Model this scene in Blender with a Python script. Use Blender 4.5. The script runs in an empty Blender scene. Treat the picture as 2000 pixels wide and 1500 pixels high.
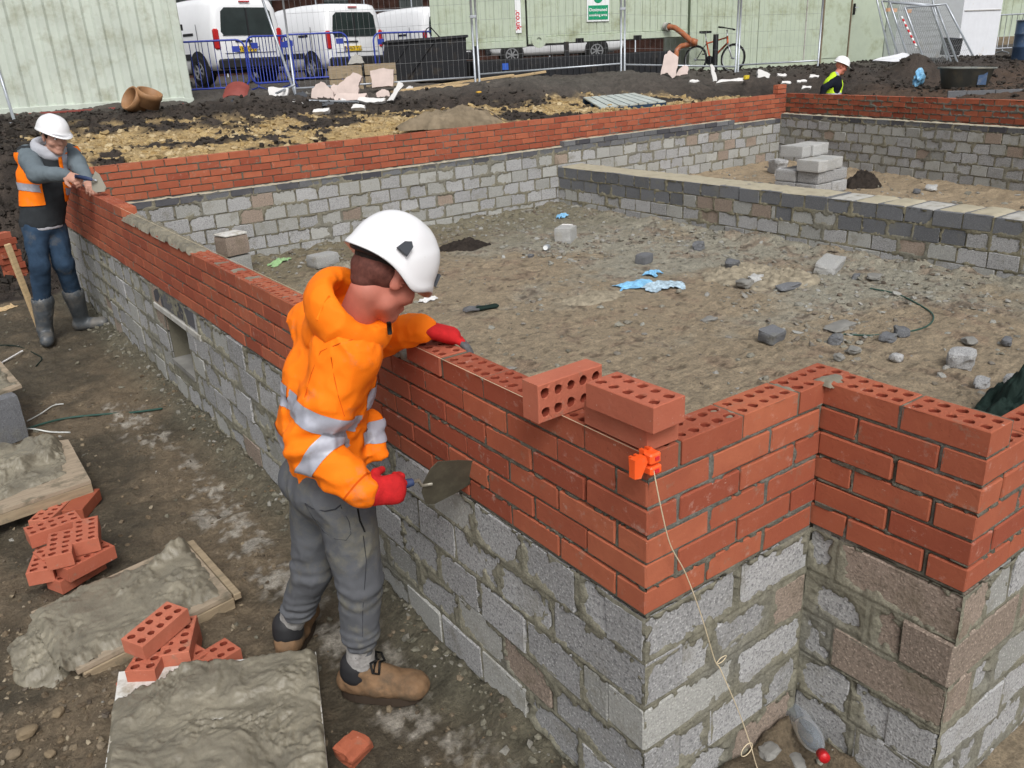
import bpy, math, random
import numpy as np
from mathutils import Matrix, Vector
random.seed(3)
rng = np.random.default_rng(11)
SC = bpy.context.scene
# ---------------------------------------------------------------- camera
CAMP = np.array([-1.23073828, -1.22458935, 1.30990003])
MR = np.array([[0.80534056, 0.25277097, -0.53622143], [-0.590904, 0.26976356, -0.76030262], [-0.04752943, 0.92915793, 0.36661492]])
FPX = 1640.014
cam = bpy.data.objects.new('camera', bpy.data.cameras.new('camera'))
SC.collection.objects.link(cam)
mw = Matrix.Identity(4)
for i in range(3):
    for j in range(3):
        mw[i][j] = float(MR[i, j])
    mw[i][3] = float(CAMP[i])
cam.matrix_world = mw
cam.data.sensor_width = 36.0
cam.data.lens = FPX * 36.0 / 2000.0
cam.data.clip_start = 0.05
cam.data.clip_end = 600
SC.camera = cam
# ---------------------------------------------------------------- sky and sun (overcast)
W = bpy.data.worlds.new('World'); SC.world = W; W.use_nodes = True
wn = W.node_tree; wn.nodes.clear()
SUN_EL, SUN_AZ = math.radians(48), math.radians(-158)
sky = wn.nodes.new('ShaderNodeTexSky'); sky.sky_type = 'NISHITA'; sky.sun_disc = False
sky.sun_elevation = SUN_EL; sky.sun_rotation = SUN_AZ
sky.air_density = 1.0; sky.dust_density = 4.0; sky.ozone_density = 1.0
hs = wn.nodes.new('ShaderNodeHueSaturation'); hs.inputs['Saturation'].default_value = 0.18
bg = wn.nodes.new('ShaderNodeBackground'); bg.inputs['Strength'].default_value = 0.13
wo = wn.nodes.new('ShaderNodeOutputWorld')
wn.links.new(sky.outputs[0], hs.inputs['Color']); wn.links.new(hs.outputs[0], bg.inputs[0]); wn.links.new(bg.outputs[0], wo.inputs[0])
sl = bpy.data.lights.new('sun', 'SUN'); sl.energy = 1.5; sl.angle = math.radians(20); sl.color = (1.0, 0.975, 0.94)
so = bpy.data.objects.new('sun', sl); SC.collection.objects.link(so)
sd = Vector((math.sin(SUN_AZ) * math.cos(SUN_EL), math.cos(SUN_AZ) * math.cos(SUN_EL), math.sin(SUN_EL)))
so.rotation_euler = sd.to_track_quat('Z', 'Y').to_euler()
so.location = (0, 0, 20)
SC.view_settings.view_transform = 'Standard'; SC.view_settings.look = 'None'
SC.view_settings.gamma = 1.0; SC.view_settings.use_curve_mapping = False
SC.view_settings.exposure = 0.2

# ---------------------------------------------------------------- layout helpers (survey of the site: pixel -> point)
FW = -MR[:, 2]
def ray(u, v):
    return MR @ np.array([(u - 1000) / FPX, -(v - 750) / FPX, -1.0])
def J(u, v, d):
    r = ray(u, v); return CAMP + r * d / (r @ FW)
def ZP(u, v, z):
    r = ray(u, v); return CAMP + r * (z - CAMP[2]) / r[2]
def V3(*a): return np.array(a, float)
def nrm(v):
    v = np.asarray(v, float); return v / (np.linalg.norm(v) + 1e-12)

# ---------------------------------------------------------------- noise
def _hash(ix, iy, iz, s):
    h = (ix.astype(np.uint32) * np.uint32(374761393) + iy.astype(np.uint32) * np.uint32(668265263) + iz.astype(np.uint32) * np.uint32(2147483647) + np.uint32((s * 974711 + 1013) % 4294967291))
    h = (h ^ (h >> np.uint32(13))) * np.uint32(1274126177)
    h = h ^ (h >> np.uint32(16))
    return h.astype(np.float64) / 4294967295.0
def vnoise(x, y, z=None, s=0):
    x = np.asarray(x, float); y = np.asarray(y, float)
    z = np.zeros_like(x) if z is None else np.asarray(z, float)
    x, y, z = np.broadcast_arrays(x, y, z)
    xi = np.floor(x).astype(np.int64); yi = np.floor(y).astype(np.int64); zi = np.floor(z).astype(np.int64)
    fx = x - xi; fy = y - yi; fz = z - zi
    fx = fx * fx * (3 - 2 * fx); fy = fy * fy * (3 - 2 * fy); fz = fz * fz * (3 - 2 * fz)
    def c(a, b, d): return _hash(xi + a, yi + b, zi + d, s)
    if np.all(z == z.flat[0]):
        a = c(0, 0, 0) * (1 - fx) + c(1, 0, 0) * fx; b = c(0, 1, 0) * (1 - fx) + c(1, 1, 0) * fx
        return (a * (1 - fy) + b * fy) * 2 - 1
    a = c(0, 0, 0) * (1 - fx) + c(1, 0, 0) * fx; b = c(0, 1, 0) * (1 - fx) + c(1, 1, 0) * fx
    e = c(0, 0, 1) * (1 - fx) + c(1, 0, 1) * fx; f = c(0, 1, 1) * (1 - fx) + c(1, 1, 1) * fx
    return ((a * (1 - fy) + b * fy) * (1 - fz) + (e * (1 - fy) + f * fy) * fz) * 2 - 1
def fbm(x, y, z=None, f=1.0, o=4, s=0, g=0.5):
    t = 0; a = 1.0; n = 0
    for i in range(o):
        t = t + a * vnoise(x * f, y * f, None if z is None else z * f, s + i * 7); n += a
        a *= g; f *= 2.03
    return t / n
def sstep(a, b, x):
    t = np.clip((x - a) / (b - a), 0, 1); return t * t * (3 - 2 * t)
def rot2(x, y, a):
    return x * math.cos(a) - y * math.sin(a), x * math.sin(a) + y * math.cos(a)

# ---------------------------------------------------------------- objects
def tag(o, label=None, cat=None, group=None, kind=None):
    if label: o['label'] = label
    if cat: o['category'] = cat
    if group: o['group'] = group
    if kind: o['kind'] = kind
    return o
def link(name, data, mat=None, parent=None, label=None, cat=None, group=None, kind=None, loc=None, rot=None):
    o = bpy.data.objects.new(name, data); SC.collection.objects.link(o)
    if mat is not None and data is not None and hasattr(data, 'materials') and len(data.materials) == 0:
        data.materials.append(mat)
    if parent is not None: o.parent = parent
    if loc is not None: o.location = [float(c) for c in loc]
    if rot is not None: o.rotation_euler = [float(c) for c in rot]
    return tag(o, label, cat, group, kind)
def empty(name, loc=(0, 0, 0), rot=(0, 0, 0), label=None, cat=None, group=None, kind=None):
    o = link(name, None, None, None, label, cat, group, kind, loc, rot); o.empty_display_size = 0.05
    return o
def mesh_np(name, V, F, smooth=False, col=None, cname='col'):
    V = np.ascontiguousarray(V, dtype=np.float32); me = bpy.data.meshes.new(name)
    if isinstance(F, np.ndarray):
        n, k = F.shape
        me.vertices.add(len(V)); me.vertices.foreach_set('co', V.ravel())
        me.loops.add(n * k); me.loops.foreach_set('vertex_index', np.ascontiguousarray(F, dtype=np.int32).ravel())
        me.polygons.add(n); me.polygons.foreach_set('loop_start', np.arange(0, n * k, k, dtype=np.int32))
        me.update(calc_edges=True)
    else:
        me.from_pydata(V.tolist(), [], F)
    me.polygons.foreach_set('use_smooth', np.full(len(me.polygons), bool(smooth)))
    if col is not None:
        a = me.attributes.new(cname, 'FLOAT_COLOR', 'POINT')
        c = np.ones((len(V), 4), np.float32); c[:, :col.shape[1]] = col
        a.data.foreach_set('color', c.ravel())
    me.update()
    return me
def frame_of(d, up=(0, 0, 1)):
    d = nrm(d); up = np.asarray(up, float)
    if abs(d @ up) > 0.98: up = V3(1, 0, 0)
    s = nrm(np.cross(d, up)); u = np.cross(s, d)
    return d, s, u
class MB:
    def __init__(self): self.v = []; self.f = []
    def add(self, V, F):
        b = len(self.v); self.v += [tuple(map(float, p)) for p in V]; self.f += [tuple(b + i for i in f) for f in F]; return self
    def box(self, c, s, rz=0.0, M=None, ch=0.0):
        hx, hy, hz = s[0] / 2, s[1] / 2, s[2] / 2
        V, F = chbox(hx, hy, hz, ch) if ch > 0 else (np.array([[x, y, z] for x in (-hx, hx) for y in (-hy, hy) for z in (-hz, hz)]), [(0, 1, 3, 2), (4, 6, 7, 5), (0, 4, 5, 1), (2, 3, 7, 6), (0, 2, 6, 4), (1, 5, 7, 3)])
        V = np.array(V)
        if M is not None: V = V @ np.asarray(M).T
        elif rz: x, y = rot2(V[:, 0], V[:, 1], rz); V = np.c_[x, y, V[:, 2]]
        return self.add(V + np.asarray(c, float), F)
    def tube(self, pts, r, n=8, cap=True, closed=False):
        pts = [np.asarray(p, float) for p in pts]; m = len(pts); rr = r if hasattr(r, '__len__') else [r] * m
        V = []; prev = None
        for i, p in enumerate(pts):
            a = pts[(i - 1) % m] if (i > 0 or closed) else p; b = pts[(i + 1) % m] if (i < m - 1 or closed) else p
            d = nrm(b - a)
            if prev is None: _, s, u = frame_of(d)
            else:
                s = nrm(prev - d * (prev @ d)); u = np.cross(s, d)
            prev = s
            for k in range(n):
                t = 2 * math.pi * k / n; V.append(p + rr[i] * (math.cos(t) * s + math.sin(t) * u))
        F = []
        for i in range(m if closed else m - 1):
            j = (i + 1) % m
            for k in range(n): F.append((i * n + k, i * n + (k + 1) % n, j * n + (k + 1) % n, j * n + k))
        if cap and not closed: F.append(tuple(range(n))); F.append(tuple((m - 1) * n + k for k in reversed(range(n))))
        return self.add(V, F)
    def lathe(self, prof, n=20, M=None, c=(0, 0, 0), cap=False):
        V = []; F = []
        for r, z in prof:
            for k in range(n):
                t = 2 * math.pi * k / n; V.append((r * math.cos(t), r * math.sin(t), z))
        for i in range(len(prof) - 1):
            for k in range(n): F.append((i * n + k, i * n + (k + 1) % n, (i + 1) * n + (k + 1) % n, (i + 1) * n + k))
        if cap: F.append(tuple(reversed(range(n)))); F.append(tuple((len(prof) - 1) * n + k for k in range(n)))
        V = np.array(V)
        if M is not None: V = V @ np.asarray(M).T
        return self.add(V + np.asarray(c, float), F)
    def prism(self, poly, z0, z1, M=None, c=(0, 0, 0)):
        n = len(poly); V = np.array([(x, y, z0) for x, y in poly] + [(x, y, z1) for x, y in poly])
        if M is not None: V = V @ np.asarray(M).T
        F = [tuple(reversed(range(n))), tuple(range(n, 2 * n))] + [(i, (i + 1) % n, n + (i + 1) % n, n + i) for i in range(n)]
        return self.add(V + np.asarray(c, float), F)
    def mesh(self, name, smooth=False):
        return mesh_np(name, np.array(self.v), self.f, smooth)
    def obj(self, name, mat, parent=None, smooth=False, **k):
        return link(name, self.mesh(name, smooth), mat, parent, **k)
def chbox(hx, hy, hz, c):
    V = []; idx = {}
    for sx in (-1, 1):
        for sy in (-1, 1):
            for sz in (-1, 1):
                for ax in range(3):
                    p = [sx * hx, sy * hy, sz * hz]
                    q = [sx * (hx - c), sy * (hy - c), sz * (hz - c)]
                    q[ax] = p[ax]; idx[(sx, sy, sz, ax)] = len(V); V.append(q)
    F = []
    S = (-1, 1)
    for ax in range(3):
        b, d = [a for a in range(3) if a != ax]
        for s in S:
            loop = []
            for (tb, td) in ((-1, -1), (1, -1), (1, 1), (-1, 1)):
                k = [0, 0, 0]; k[ax] = s; k[b] = tb; k[d] = td; loop.append(idx[(k[0], k[1], k[2], ax)])
            cr = (ax == 1)
            if (s < 0) != cr: loop = loop[::-1]
            F.append(tuple(loop))
    cen = np.zeros(3)
    Va = np.array(V, float)
    def addf(l):
        n = np.cross(Va[l[1]] - Va[l[0]], Va[l[2]] - Va[l[0]])
        if n @ (Va[list(l)].mean(0)) < 0: l = l[::-1]
        F.append(tuple(l))
    for ax in range(3):
        b, d = [a for a in range(3) if a != ax]
        for tb in S:
            for td in S:
                l = []
                for s in S:
                    k = [0, 0, 0]; k[ax] = s; k[b] = tb; k[d] = td; l.append(k)
                a0 = idx[(*l[0], b)]; a1 = idx[(*l[1], b)]; b1 = idx[(*l[1], d)]; b0 = idx[(*l[0], d)]
                addf((a0, a1, b1, b0))
    for sx in S:
        for sy in S:
            for sz in S: addf((idx[(sx, sy, sz, 0)], idx[(sx, sy, sz, 1)], idx[(sx, sy, sz, 2)]))
    return Va, F
def rotM(axis, a):
    return np.array(Matrix.Rotation(a, 3, axis))
# ---------------------------------------------------------------- materials
class NT:
    def __init__(self, m): self.t = m.node_tree; self.n = self.t.nodes
    def __call__(self, typ, **k):
        nd = self.n.new('ShaderNode' + typ)
        for a, b in k.items():
            if a.startswith('_'): setattr(nd, a[1:], b)
            else:
                key = int(a[1:]) if a[0] == 'i' and a[1:].isdigit() else a
                s = nd.inputs[key]
                if isinstance(b, bpy.types.NodeSocket): self.t.links.new(b, s)
                else: s.default_value = b
        return nd
    def link(self, a, b): self.t.links.new(a, b)
def rgba(c): return (c[0], c[1], c[2], 1.0)
def new_mat(name, rough=0.8, spec=0.3, metal=0.0):
    m = bpy.data.materials.new(name); m.use_nodes = True; n = NT(m)
    b = m.node_tree.nodes['Principled BSDF']; b.inputs['Roughness'].default_value = rough
    b.inputs['Specular IOR Level'].default_value = spec; b.inputs['Metallic'].default_value = metal
    return m, n, b
def mixc(n, fac, a, b, mode='MIX'):
    nd = n('Mix', _data_type='RGBA', _blend_type=mode)
    for s, v in ((nd.inputs[0], fac), (nd.inputs[6], a), (nd.inputs[7], b)):
        if isinstance(v, bpy.types.NodeSocket): n.link(v, s)
        elif s.type == 'RGBA': s.default_value = rgba(v)
        else: s.default_value = v
    return nd.outputs[2]
def ramp(n, fac, p0, p1, c0=0.0, c1=1.0):
    return n('MapRange', i0=fac, i1=p0, i2=p1, i3=c0, i4=c1).outputs[0]
def math_(n, op, a, b=0.0):
    return n('Math', _operation=op, i0=a, i1=b).outputs[0]
def noise(n, vec, scale, detail=4.0, rough=0.6, w=None):
    return n('TexNoise', Vector=vec, Scale=scale, Detail=detail, Roughness=rough).outputs[0]
def obj_vec(n, rnd=True):
    tc = n('TexCoord'); 
    if not rnd: return tc.outputs['Object'], None
    oi = n('ObjectInfo')
    v = n('VectorMath', _operation='SCALE', i0=(37.0, 91.0, 53.0)); n.link(oi.outputs['Random'], v.inputs['Scale'])
    a = n('VectorMath', _operation='ADD', i0=tc.outputs['Object'], i1=v.outputs[0])
    return a.outputs[0], oi.outputs['Random']
def bump(n, b, h, strength=0.5, dist=0.01):
    bp = n('Bump', Strength=strength, Distance=dist, Height=h); n.link(bp.outputs[0], b.inputs['Normal'])
def simple(name, c, rough=0.7, spec=0.3, metal=0.0, var=0.15, scale=6.0, bmp=0.0, bscale=60.0, dirt=None, dscale=4.0, damt=0.5, world=False):
    m, n, b = new_mat(name, rough, spec, metal)
    tc = n('TexCoord'); v = tc.outputs['Object']
    if world: v = n('NewGeometry').outputs['Position']
    f = noise(n, v, scale)
    col = mixc(n, ramp(n, f, 0.3, 0.7), [x * (1 - var) for x in c], [min(1, x * (1 + var)) for x in c])
    if dirt is not None:
        g = noise(n, v, dscale, 8.0, 0.7); col = mixc(n, ramp(n, g, 0.62 - damt * 0.25, 0.75 - damt * 0.15), col, dirt)
    n.link(col, b.inputs['Base Color'])
    if bmp: bump(n, b, noise(n, v, bscale, 6.0, 0.65), bmp, 0.004)
    return m
def brick_mat(name, base, lite, dark, scuff=0.35):
    m, n, b = new_mat(name, 0.85, 0.25)
    v, r = obj_vec(n)
    c = mixc(n, ramp(n, r, 0.0, 1.0), dark, lite)
    c = mixc(n, 0.25, c, base)
    f = noise(n, v, 9.0, 6.0, 0.65)
    c = mixc(n, ramp(n, f, 0.3, 0.75, 0.0, 0.55), c, dark)
    g = noise(n, v, 26.0, 8.0, 0.75)
    g2 = noise(n, v, 5.0, 3.0, 0.5)
    k = math_(n, 'MULTIPLY', ramp(n, g, 0.56, 0.72), ramp(n, g2, 0.45, 0.65, 0.0, scuff))
    c = mixc(n, k, c, (0.62, 0.45, 0.38))
    h = noise(n, v, 120.0, 3.0, 0.6)
    c = mixc(n, ramp(n, h, 0.66, 0.74, 0.0, 0.45), c, (0.10, 0.035, 0.02))
    c = mixc(n, ramp(n, noise(n, v, 70.0, 4.0, 0.6), 0.68, 0.74, 0.0, 0.5), c, (0.6, 0.5, 0.42))
    m3 = noise(n, v, 13.0, 5.0, 0.7)
    c = mixc(n, ramp(n, m3, 0.60, 0.72, 0.0, 0.55), c, (0.2, 0.17, 0.12))
    n.link(c, b.inputs['Base Color'])
    bump(n, b, math_(n, 'ADD', noise(n, v, 60.0, 8.0, 0.75), math_(n, 'MULTIPLY', f, 0.7)), 0.55, 0.004)
    return m
def block_mat(name, base, dark, pit=0.5, stain=(0.17, 0.155, 0.12), amt=0.6, speck=105.0):
    m, n, b = new_mat(name, 0.95, 0.15)
    v, r = obj_vec(n)
    c = mixc(n, r, [x * 0.82 for x in base], [min(1, x * 1.12) for x in base])
    f = noise(n, v, speck, 3.0, 0.75)
    c = mixc(n, ramp(n, f, 0.50, 0.62, 0.0, pit), c, dark)
    vo = n('TexVoronoi', Vector=v, Scale=speck * 0.8).outputs[0]
    c = mixc(n, ramp(n, vo, 0.14, 0.32, 0.55, 0.0), c, [min(.7, x * 1.7 + .02) for x in base])
    g = noise(n, v, 6.0, 8.0, 0.7)
    c = mixc(n, ramp(n, g, 0.54, 0.70, 0.0, amt), c, stain)
    n.link(c, b.inputs['Base Color'])
    bump(n, b, math_(n, 'ADD', f, math_(n, 'MULTIPLY', g, 0.6)), 0.8, 0.006)
    return m
def vcol_mat(name, rough=0.8, spec=0.25, fscale=90.0, famt=0.35, bstr=0.6, bdist=0.008, wet=None):
    m, n, b = new_mat(name, rough, spec)
    a = n('Attribute', _attribute_name='col').outputs['Color']
    p = n('NewGeometry').outputs['Position']
    f = noise(n, p, fscale, 8.0, 0.75); f2 = noise(n, p, fscale * 0.22, 6.0, 0.7)
    k = ramp(n, f, 0.3, 0.7, 1 - famt, 1 + famt); k2 = ramp(n, f2, 0.3, 0.7, 1 - famt * 0.7, 1 + famt * 0.7)
    s = n('VectorMath', _operation='SCALE', i0=a); n.link(math_(n, 'MULTIPLY', k, k2), s.inputs['Scale'])
    n.link(s.outputs[0], b.inputs['Base Color'])
    if wet: n.link(ramp(n, f2, 0.4, 0.6, wet, rough), b.inputs['Roughness'])
    bump(n, b, math_(n, 'ADD', f, math_(n, 'MULTIPLY', f2, 2.0)), bstr, bdist)
    return m
M = {}
M['brick'] = brick_mat('red_brick', (0.375, 0.102, 0.050), (0.465, 0.150, 0.078), (0.265, 0.064, 0.037), .7)
M['brick_clean'] = brick_mat('clean_red_brick', (0.50, 0.15, 0.085), (0.54, 0.19, 0.12), (0.36, 0.095, 0.055), 0.35)
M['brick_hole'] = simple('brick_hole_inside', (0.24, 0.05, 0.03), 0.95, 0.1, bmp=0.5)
M['block'] = block_mat('grey_block', (0.375, 0.375, 0.375), (0.095, 0.095, 0.10), 0.6, (0.20, 0.19, 0.155), 0.65)
M['block_old'] = block_mat('aged_grey_block', (0.36, 0.36, 0.34), (0.13, 0.13, 0.13), 0.35, (0.21, 0.20, 0.155), 0.75, 110.0)
M['block_brown'] = block_mat('brown_block', (0.31, 0.25, 0.205), (0.12, 0.10, 0.08), 0.6, (0.17, 0.14, 0.10), 0.7)
M['block_dark'] = block_mat('dark_dense_block', (0.15, 0.155, 0.165), (0.07, 0.07, 0.075), 0.35, (0.20, 0.19, 0.14), 0.45)
M['block_fresh'] = block_mat('fresh_block', (0.40, 0.40, 0.39), (0.22, 0.22, 0.22), 0.3, (0.34, 0.30, 0.2), 0.35)
M['eng'] = brick_mat('engineering_brick', (0.10, 0.105, 0.115), (0.15, 0.15, 0.16), (0.05, 0.05, 0.06), 0.3)
M['mortar'] = vcol_mat('mortar', 0.95, 0.15, 120.0, 0.3, 0.8, 0.006)
M['mortar_wet'] = simple('wet_mortar', (0.200, 0.180, 0.135), 0.42, 0.5, var=0.3, scale=7.0, bmp=1.0, bscale=45.0)
M['screed'] = simple('dusty_block_top', (0.40, 0.36, 0.27), 0.9, 0.15, var=0.18, scale=5.0, bmp=0.5, bscale=40.0, dirt=(0.27, 0.25, 0.18), dscale=5.0, damt=0.4)
M['ground'] = vcol_mat('mud_ground', 0.85, 0.3, 70.0, 0.45, 0.9, 0.014, 0.6)
M['stone'] = None
def stone_mat(name, cols, rough=0.8):
    m, n, b = new_mat(name, rough, 0.25)
    r = n('NewGeometry').outputs['Random Per Island']
    cr = n('ValToRGB', i0=r); e = cr.color_ramp
    e.interpolation = 'LINEAR'
    while len(e.elements) < len(cols): e.elements.new(0.5)
    for i, c in enumerate(cols): e.elements[i].position = i / (len(cols) - 1); e.elements[i].color = rgba(c)
    p = n('NewGeometry').outputs['Position']; f = noise(n, p, 80.0, 5.0, 0.7)
    s = n('VectorMath', _operation='SCALE', i0=cr.outputs[0]); n.link(ramp(n, f, 0.3, 0.7, 0.65, 1.3), s.inputs['Scale'])
    n.link(s.outputs[0], b.inputs['Base Color']); bump(n, b, f, 0.5, 0.005)
    return m
M['gravel'] = stone_mat('gravel', [(0.10, 0.075, 0.05), (0.16, 0.12, 0.075), (0.07, 0.055, 0.04), (0.26, 0.21, 0.14), (0.12, 0.09, 0.06), (0.20, 0.16, 0.11), (0.09, 0.075, 0.06), (0.32, 0.27, 0.19)])
M['rubble'] = stone_mat('rubble', [(0.20, 0.18, 0.14), (0.27, 0.27, 0.24), (0.13, 0.10, 0.075), (0.24, 0.23, 0.19), (0.16, 0.15, 0.12), (0.33, 0.33, 0.31), (0.12, 0.095, 0.07)])
M['darkclod'] = stone_mat('dark_clods', [(0.018, 0.015, 0.013), (0.035, 0.028, 0.022), (0.024, 0.02, 0.017), (0.05, 0.04, 0.03)], 0.75)
M['yellowclod'] = stone_mat('yellow_clay_stones', [(0.33, 0.23, 0.10), (0.42, 0.31, 0.15), (0.24, 0.17, 0.08), (0.5, 0.4, 0.24), (0.3, 0.21, 0.1)])
M['wood'] = None
def wood_mat(name, c, mud=(0.16, 0.14, 0.10), amt=0.5, ax=0):
    m, n, b = new_mat(name, 0.85, 0.2)
    v = n('TexCoord').outputs['Object']; sc = [30.0, 30.0, 30.0]; sc[ax] = 2.5
    mp = n('Mapping', Vector=v, Scale=tuple(sc)).outputs[0]
    f = noise(n, mp, 2.0, 6.0, 0.6)
    col = mixc(n, ramp(n, f, 0.3, 0.7), [x * 0.65 for x in c], c)
    g = noise(n, v, 9.0, 8.0, 0.7)
    col = mixc(n, ramp(n, g, 0.62 - amt * 0.25, 0.72 - amt * 0.2, 0.0, 0.85), col, mud)
    n.link(col, b.inputs['Base Color']); bump(n, b, f, 0.4, 0.003)
    return m
M['ply'] = wood_mat('muddy_plywood', (0.42, 0.34, 0.25), amt=0.45)
M['timber'] = wood_mat('weathered_timber', (0.38, 0.30, 0.20), amt=0.3)
M['newtimber'] = wood_mat('fresh_timber', (0.60, 0.44, 0.25), amt=0.05)
M['whiteboard'] = simple('white_faced_board', (0.66, 0.66, 0.63), 0.5, 0.4, var=0.1, dirt=(0.33, 0.29, 0.22), dscale=9.0, damt=0.55)
M['cabin'] = simple('pale_green_cabin_paint', (0.455, 0.52, 0.41), 0.55, 0.35, var=0.12, scale=1.6, dirt=(0.30, 0.33, 0.22), dscale=1.6, damt=0.5)
M['container'] = simple('cream_container_paint', (0.50, 0.55, 0.485), 0.5, 0.35, var=0.12, scale=1.5, bmp=0.6, bscale=3.0, dirt=(0.36, 0.38, 0.30), dscale=2.3, damt=0.5)
M['whitepaint'] = simple('white_cabin_paint', (0.74, 0.76, 0.80), 0.5, 0.4, var=0.04, dirt=(0.5, 0.44, 0.36), dscale=1.5, damt=0.1)
M['van'] = simple('white_car_paint', (0.80, 0.81, 0.83), 0.22, 0.5, var=0.02)
M['glass'] = simple('dark_van_glass', (0.025, 0.035, 0.035), 0.06, 0.6, var=0.3, scale=2.0)
M['blackplastic'] = simple('black_plastic', (0.02, 0.02, 0.022), 0.6, 0.35)
M['rubber'] = simple('tyre_rubber', (0.018, 0.018, 0.018), 0.85, 0.2)
M['alloy'] = simple('wheel_silver', (0.42, 0.43, 0.45), 0.35, 0.5, metal=0.6)
M['redlens'] = simple('red_lens', (0.45, 0.02, 0.02), 0.2, 0.5)
M['plate'] = simple('yellow_plate', (0.75, 0.50, 0.03), 0.4, 0.4, var=0.03)
M['black'] = simple('black_print', (0.01, 0.01, 0.01), 0.6, 0.2)
M['blueband'] = simple('blue_band', (0.03, 0.10, 0.45), 0.5, 0.3)
M['blue'] = simple('blue_barrier_paint', (0.03, 0.055, 0.33), 0.4, 0.4, var=0.1)
M['galv'] = simple('galvanised_steel', (0.42, 0.45, 0.49), 0.4, 0.5, metal=0.5, var=0.15)
M['wire'] = simple('mesh_wire', (0.30, 0.31, 0.32), 0.5, 0.4, metal=0.4)
M['blacksteel'] = simple('black_steel', (0.014, 0.015, 0.018), 0.65, 0.3, dirt=(0.05, 0.04, 0.03), dscale=3.0, damt=0.3)
M['clay'] = simple('clay_pipe', (0.30, 0.16, 0.075), 0.55, 0.35, bmp=0.2)
M['orangepipe'] = simple('brown_drain_pipe', (0.36, 0.12, 0.05), 0.35, 0.4)
M['foam'] = simple('pink_white_insulation', (0.60, 0.50, 0.46), 0.9, 0.1, var=0.12, scale=5, bmp=0.5, bscale=40, dirt=(0.45, 0.35, 0.28), dscale=5.0, damt=0.15)
M['poly'] = simple('polystyrene', (0.66, 0.65, 0.64), 0.85, 0.15, var=0.05, bmp=0.4, bscale=80, dirt=(0.3, 0.26, 0.22), dscale=6.0, damt=0.2)
M['plasticblue'] = simple('light_blue_plastic', (0.20, 0.45, 0.68), 0.3, 0.45, var=0.25, scale=20, bmp=0.3, bscale=30)
M['clearplastic'] = simple('dusty_clear_plastic', (0.36, 0.47, 0.55), 0.3, 0.5, var=0.5, scale=25, bmp=0.4, bscale=30)
M['hivis'] = simple('hi_vis_orange', (1.0, 0.205, 0.006), 0.75, 0.2, var=0.05, scale=8.0, bmp=0.25, bscale=500.0, dirt=(0.60, 0.19, 0.07), dscale=9.0, damt=0.15)
M['hivis_seam'] = simple('orange_seam', (0.62, 0.09, 0.002), 0.8, 0.2)
M['hivis_y'] = simple('hi_vis_yellow', (0.55, 0.80, 0.03), 0.75, 0.2, var=0.04)
M['reflect'] = simple('reflective_grey', (0.36, 0.37, 0.43), 0.4, 0.5, var=0.12, scale=20, dirt=(0.25, 0.23, 0.22), dscale=14.0, damt=0.3)
M['jogger'] = simple('grey_jersey', (0.115, 0.120, 0.132), 0.95, 0.1, var=0.15, scale=4.0, bmp=0.3, bscale=400.0, dirt=(0.20, 0.19, 0.145), dscale=5.0, damt=0.5)
M['seam'] = simple('dark_seam', (0.05, 0.052, 0.06), 0.9, 0.1)
M['skin'] = simple('skin', (0.50, 0.175, 0.125), 0.55, 0.35, var=0.12, scale=10.0)
M['skin_pale'] = simple('pale_skin', (0.50, 0.27, 0.20), 0.55, 0.35, var=0.1, scale=14.0)
M['crop'] = simple('cropped_hair_on_skin', (0.12, 0.045, 0.035), 0.8, 0.2, var=0.3, scale=60)
M['hair'] = simple('dark_brown_hair', (0.020, 0.012, 0.009), 0.7, 0.3, bmp=0.6, bscale=300)
M['helmet'] = simple('white_helmet_shell', (0.80, 0.80, 0.82), 0.22, 0.5, var=0.015, dirt=(0.55, 0.50, 0.44), dscale=28.0, damt=-0.05)
M['redglove'] = simple('red_knit_glove', (0.50, 0.018, 0.02), 0.85, 0.2, var=0.2, scale=30, bmp=0.4, bscale=300)
M['greyglove'] = simple('grey_latex_palm', (0.10, 0.10, 0.105), 0.6, 0.35, var=0.3, scale=25)
M['boot'] = simple('tan_leather_boot', (0.20, 0.12, 0.065), 0.75, 0.25, var=0.25, scale=12.0, bmp=0.4, bscale=60, dirt=(0.09, 0.065, 0.042), dscale=9.0, damt=0.6)
M['bootsole'] = simple('dark_muddy_sole', (0.05, 0.036, 0.026), 0.8, 0.2)
M['sock'] = simple('grey_wool_sock', (0.30, 0.29, 0.28), 0.95, 0.1, var=0.3, scale=40, bmp=0.6, bscale=200)
M['denim'] = simple('blue_denim', (0.028, 0.052, 0.09), 0.9, 0.15, var=0.35, scale=7.0, dirt=(0.09, 0.095, 0.10), dscale=6.0, damt=0.3)
M['jacket'] = simple('charcoal_softshell', (0.028, 0.032, 0.036), 0.85, 0.2, var=0.2)
M['greysleeve'] = simple('grey_marl_sleeve', (0.13, 0.16, 0.18), 0.9, 0.15, var=0.12)
M['lightgrey'] = simple('light_grey_jersey', (0.42, 0.43, 0.47), 0.9, 0.15)
M['welly'] = simple('grey_rubber_boot', (0.07, 0.08, 0.09), 0.45, 0.4, var=0.3, scale=9, dirt=(0.16, 0.15, 0.135), dscale=8.0, damt=0.6)
M['navy'] = simple('navy_cloth', (0.008, 0.010, 0.018), 0.9, 0.15)
M['steel'] = simple('trowel_steel_with_mortar', (0.075, 0.068, 0.048), 0.6, 0.4, dirt=(0.11, 0.10, 0.07), dscale=20, damt=0.6)
M['cleansteel'] = simple('steel_blade', (0.25, 0.235, 0.19), 0.4, 0.5, metal=0.3)
M['bluerubber'] = simple('blue_rubber_handle', (0.03, 0.05, 0.12), 0.6, 0.3)
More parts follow.
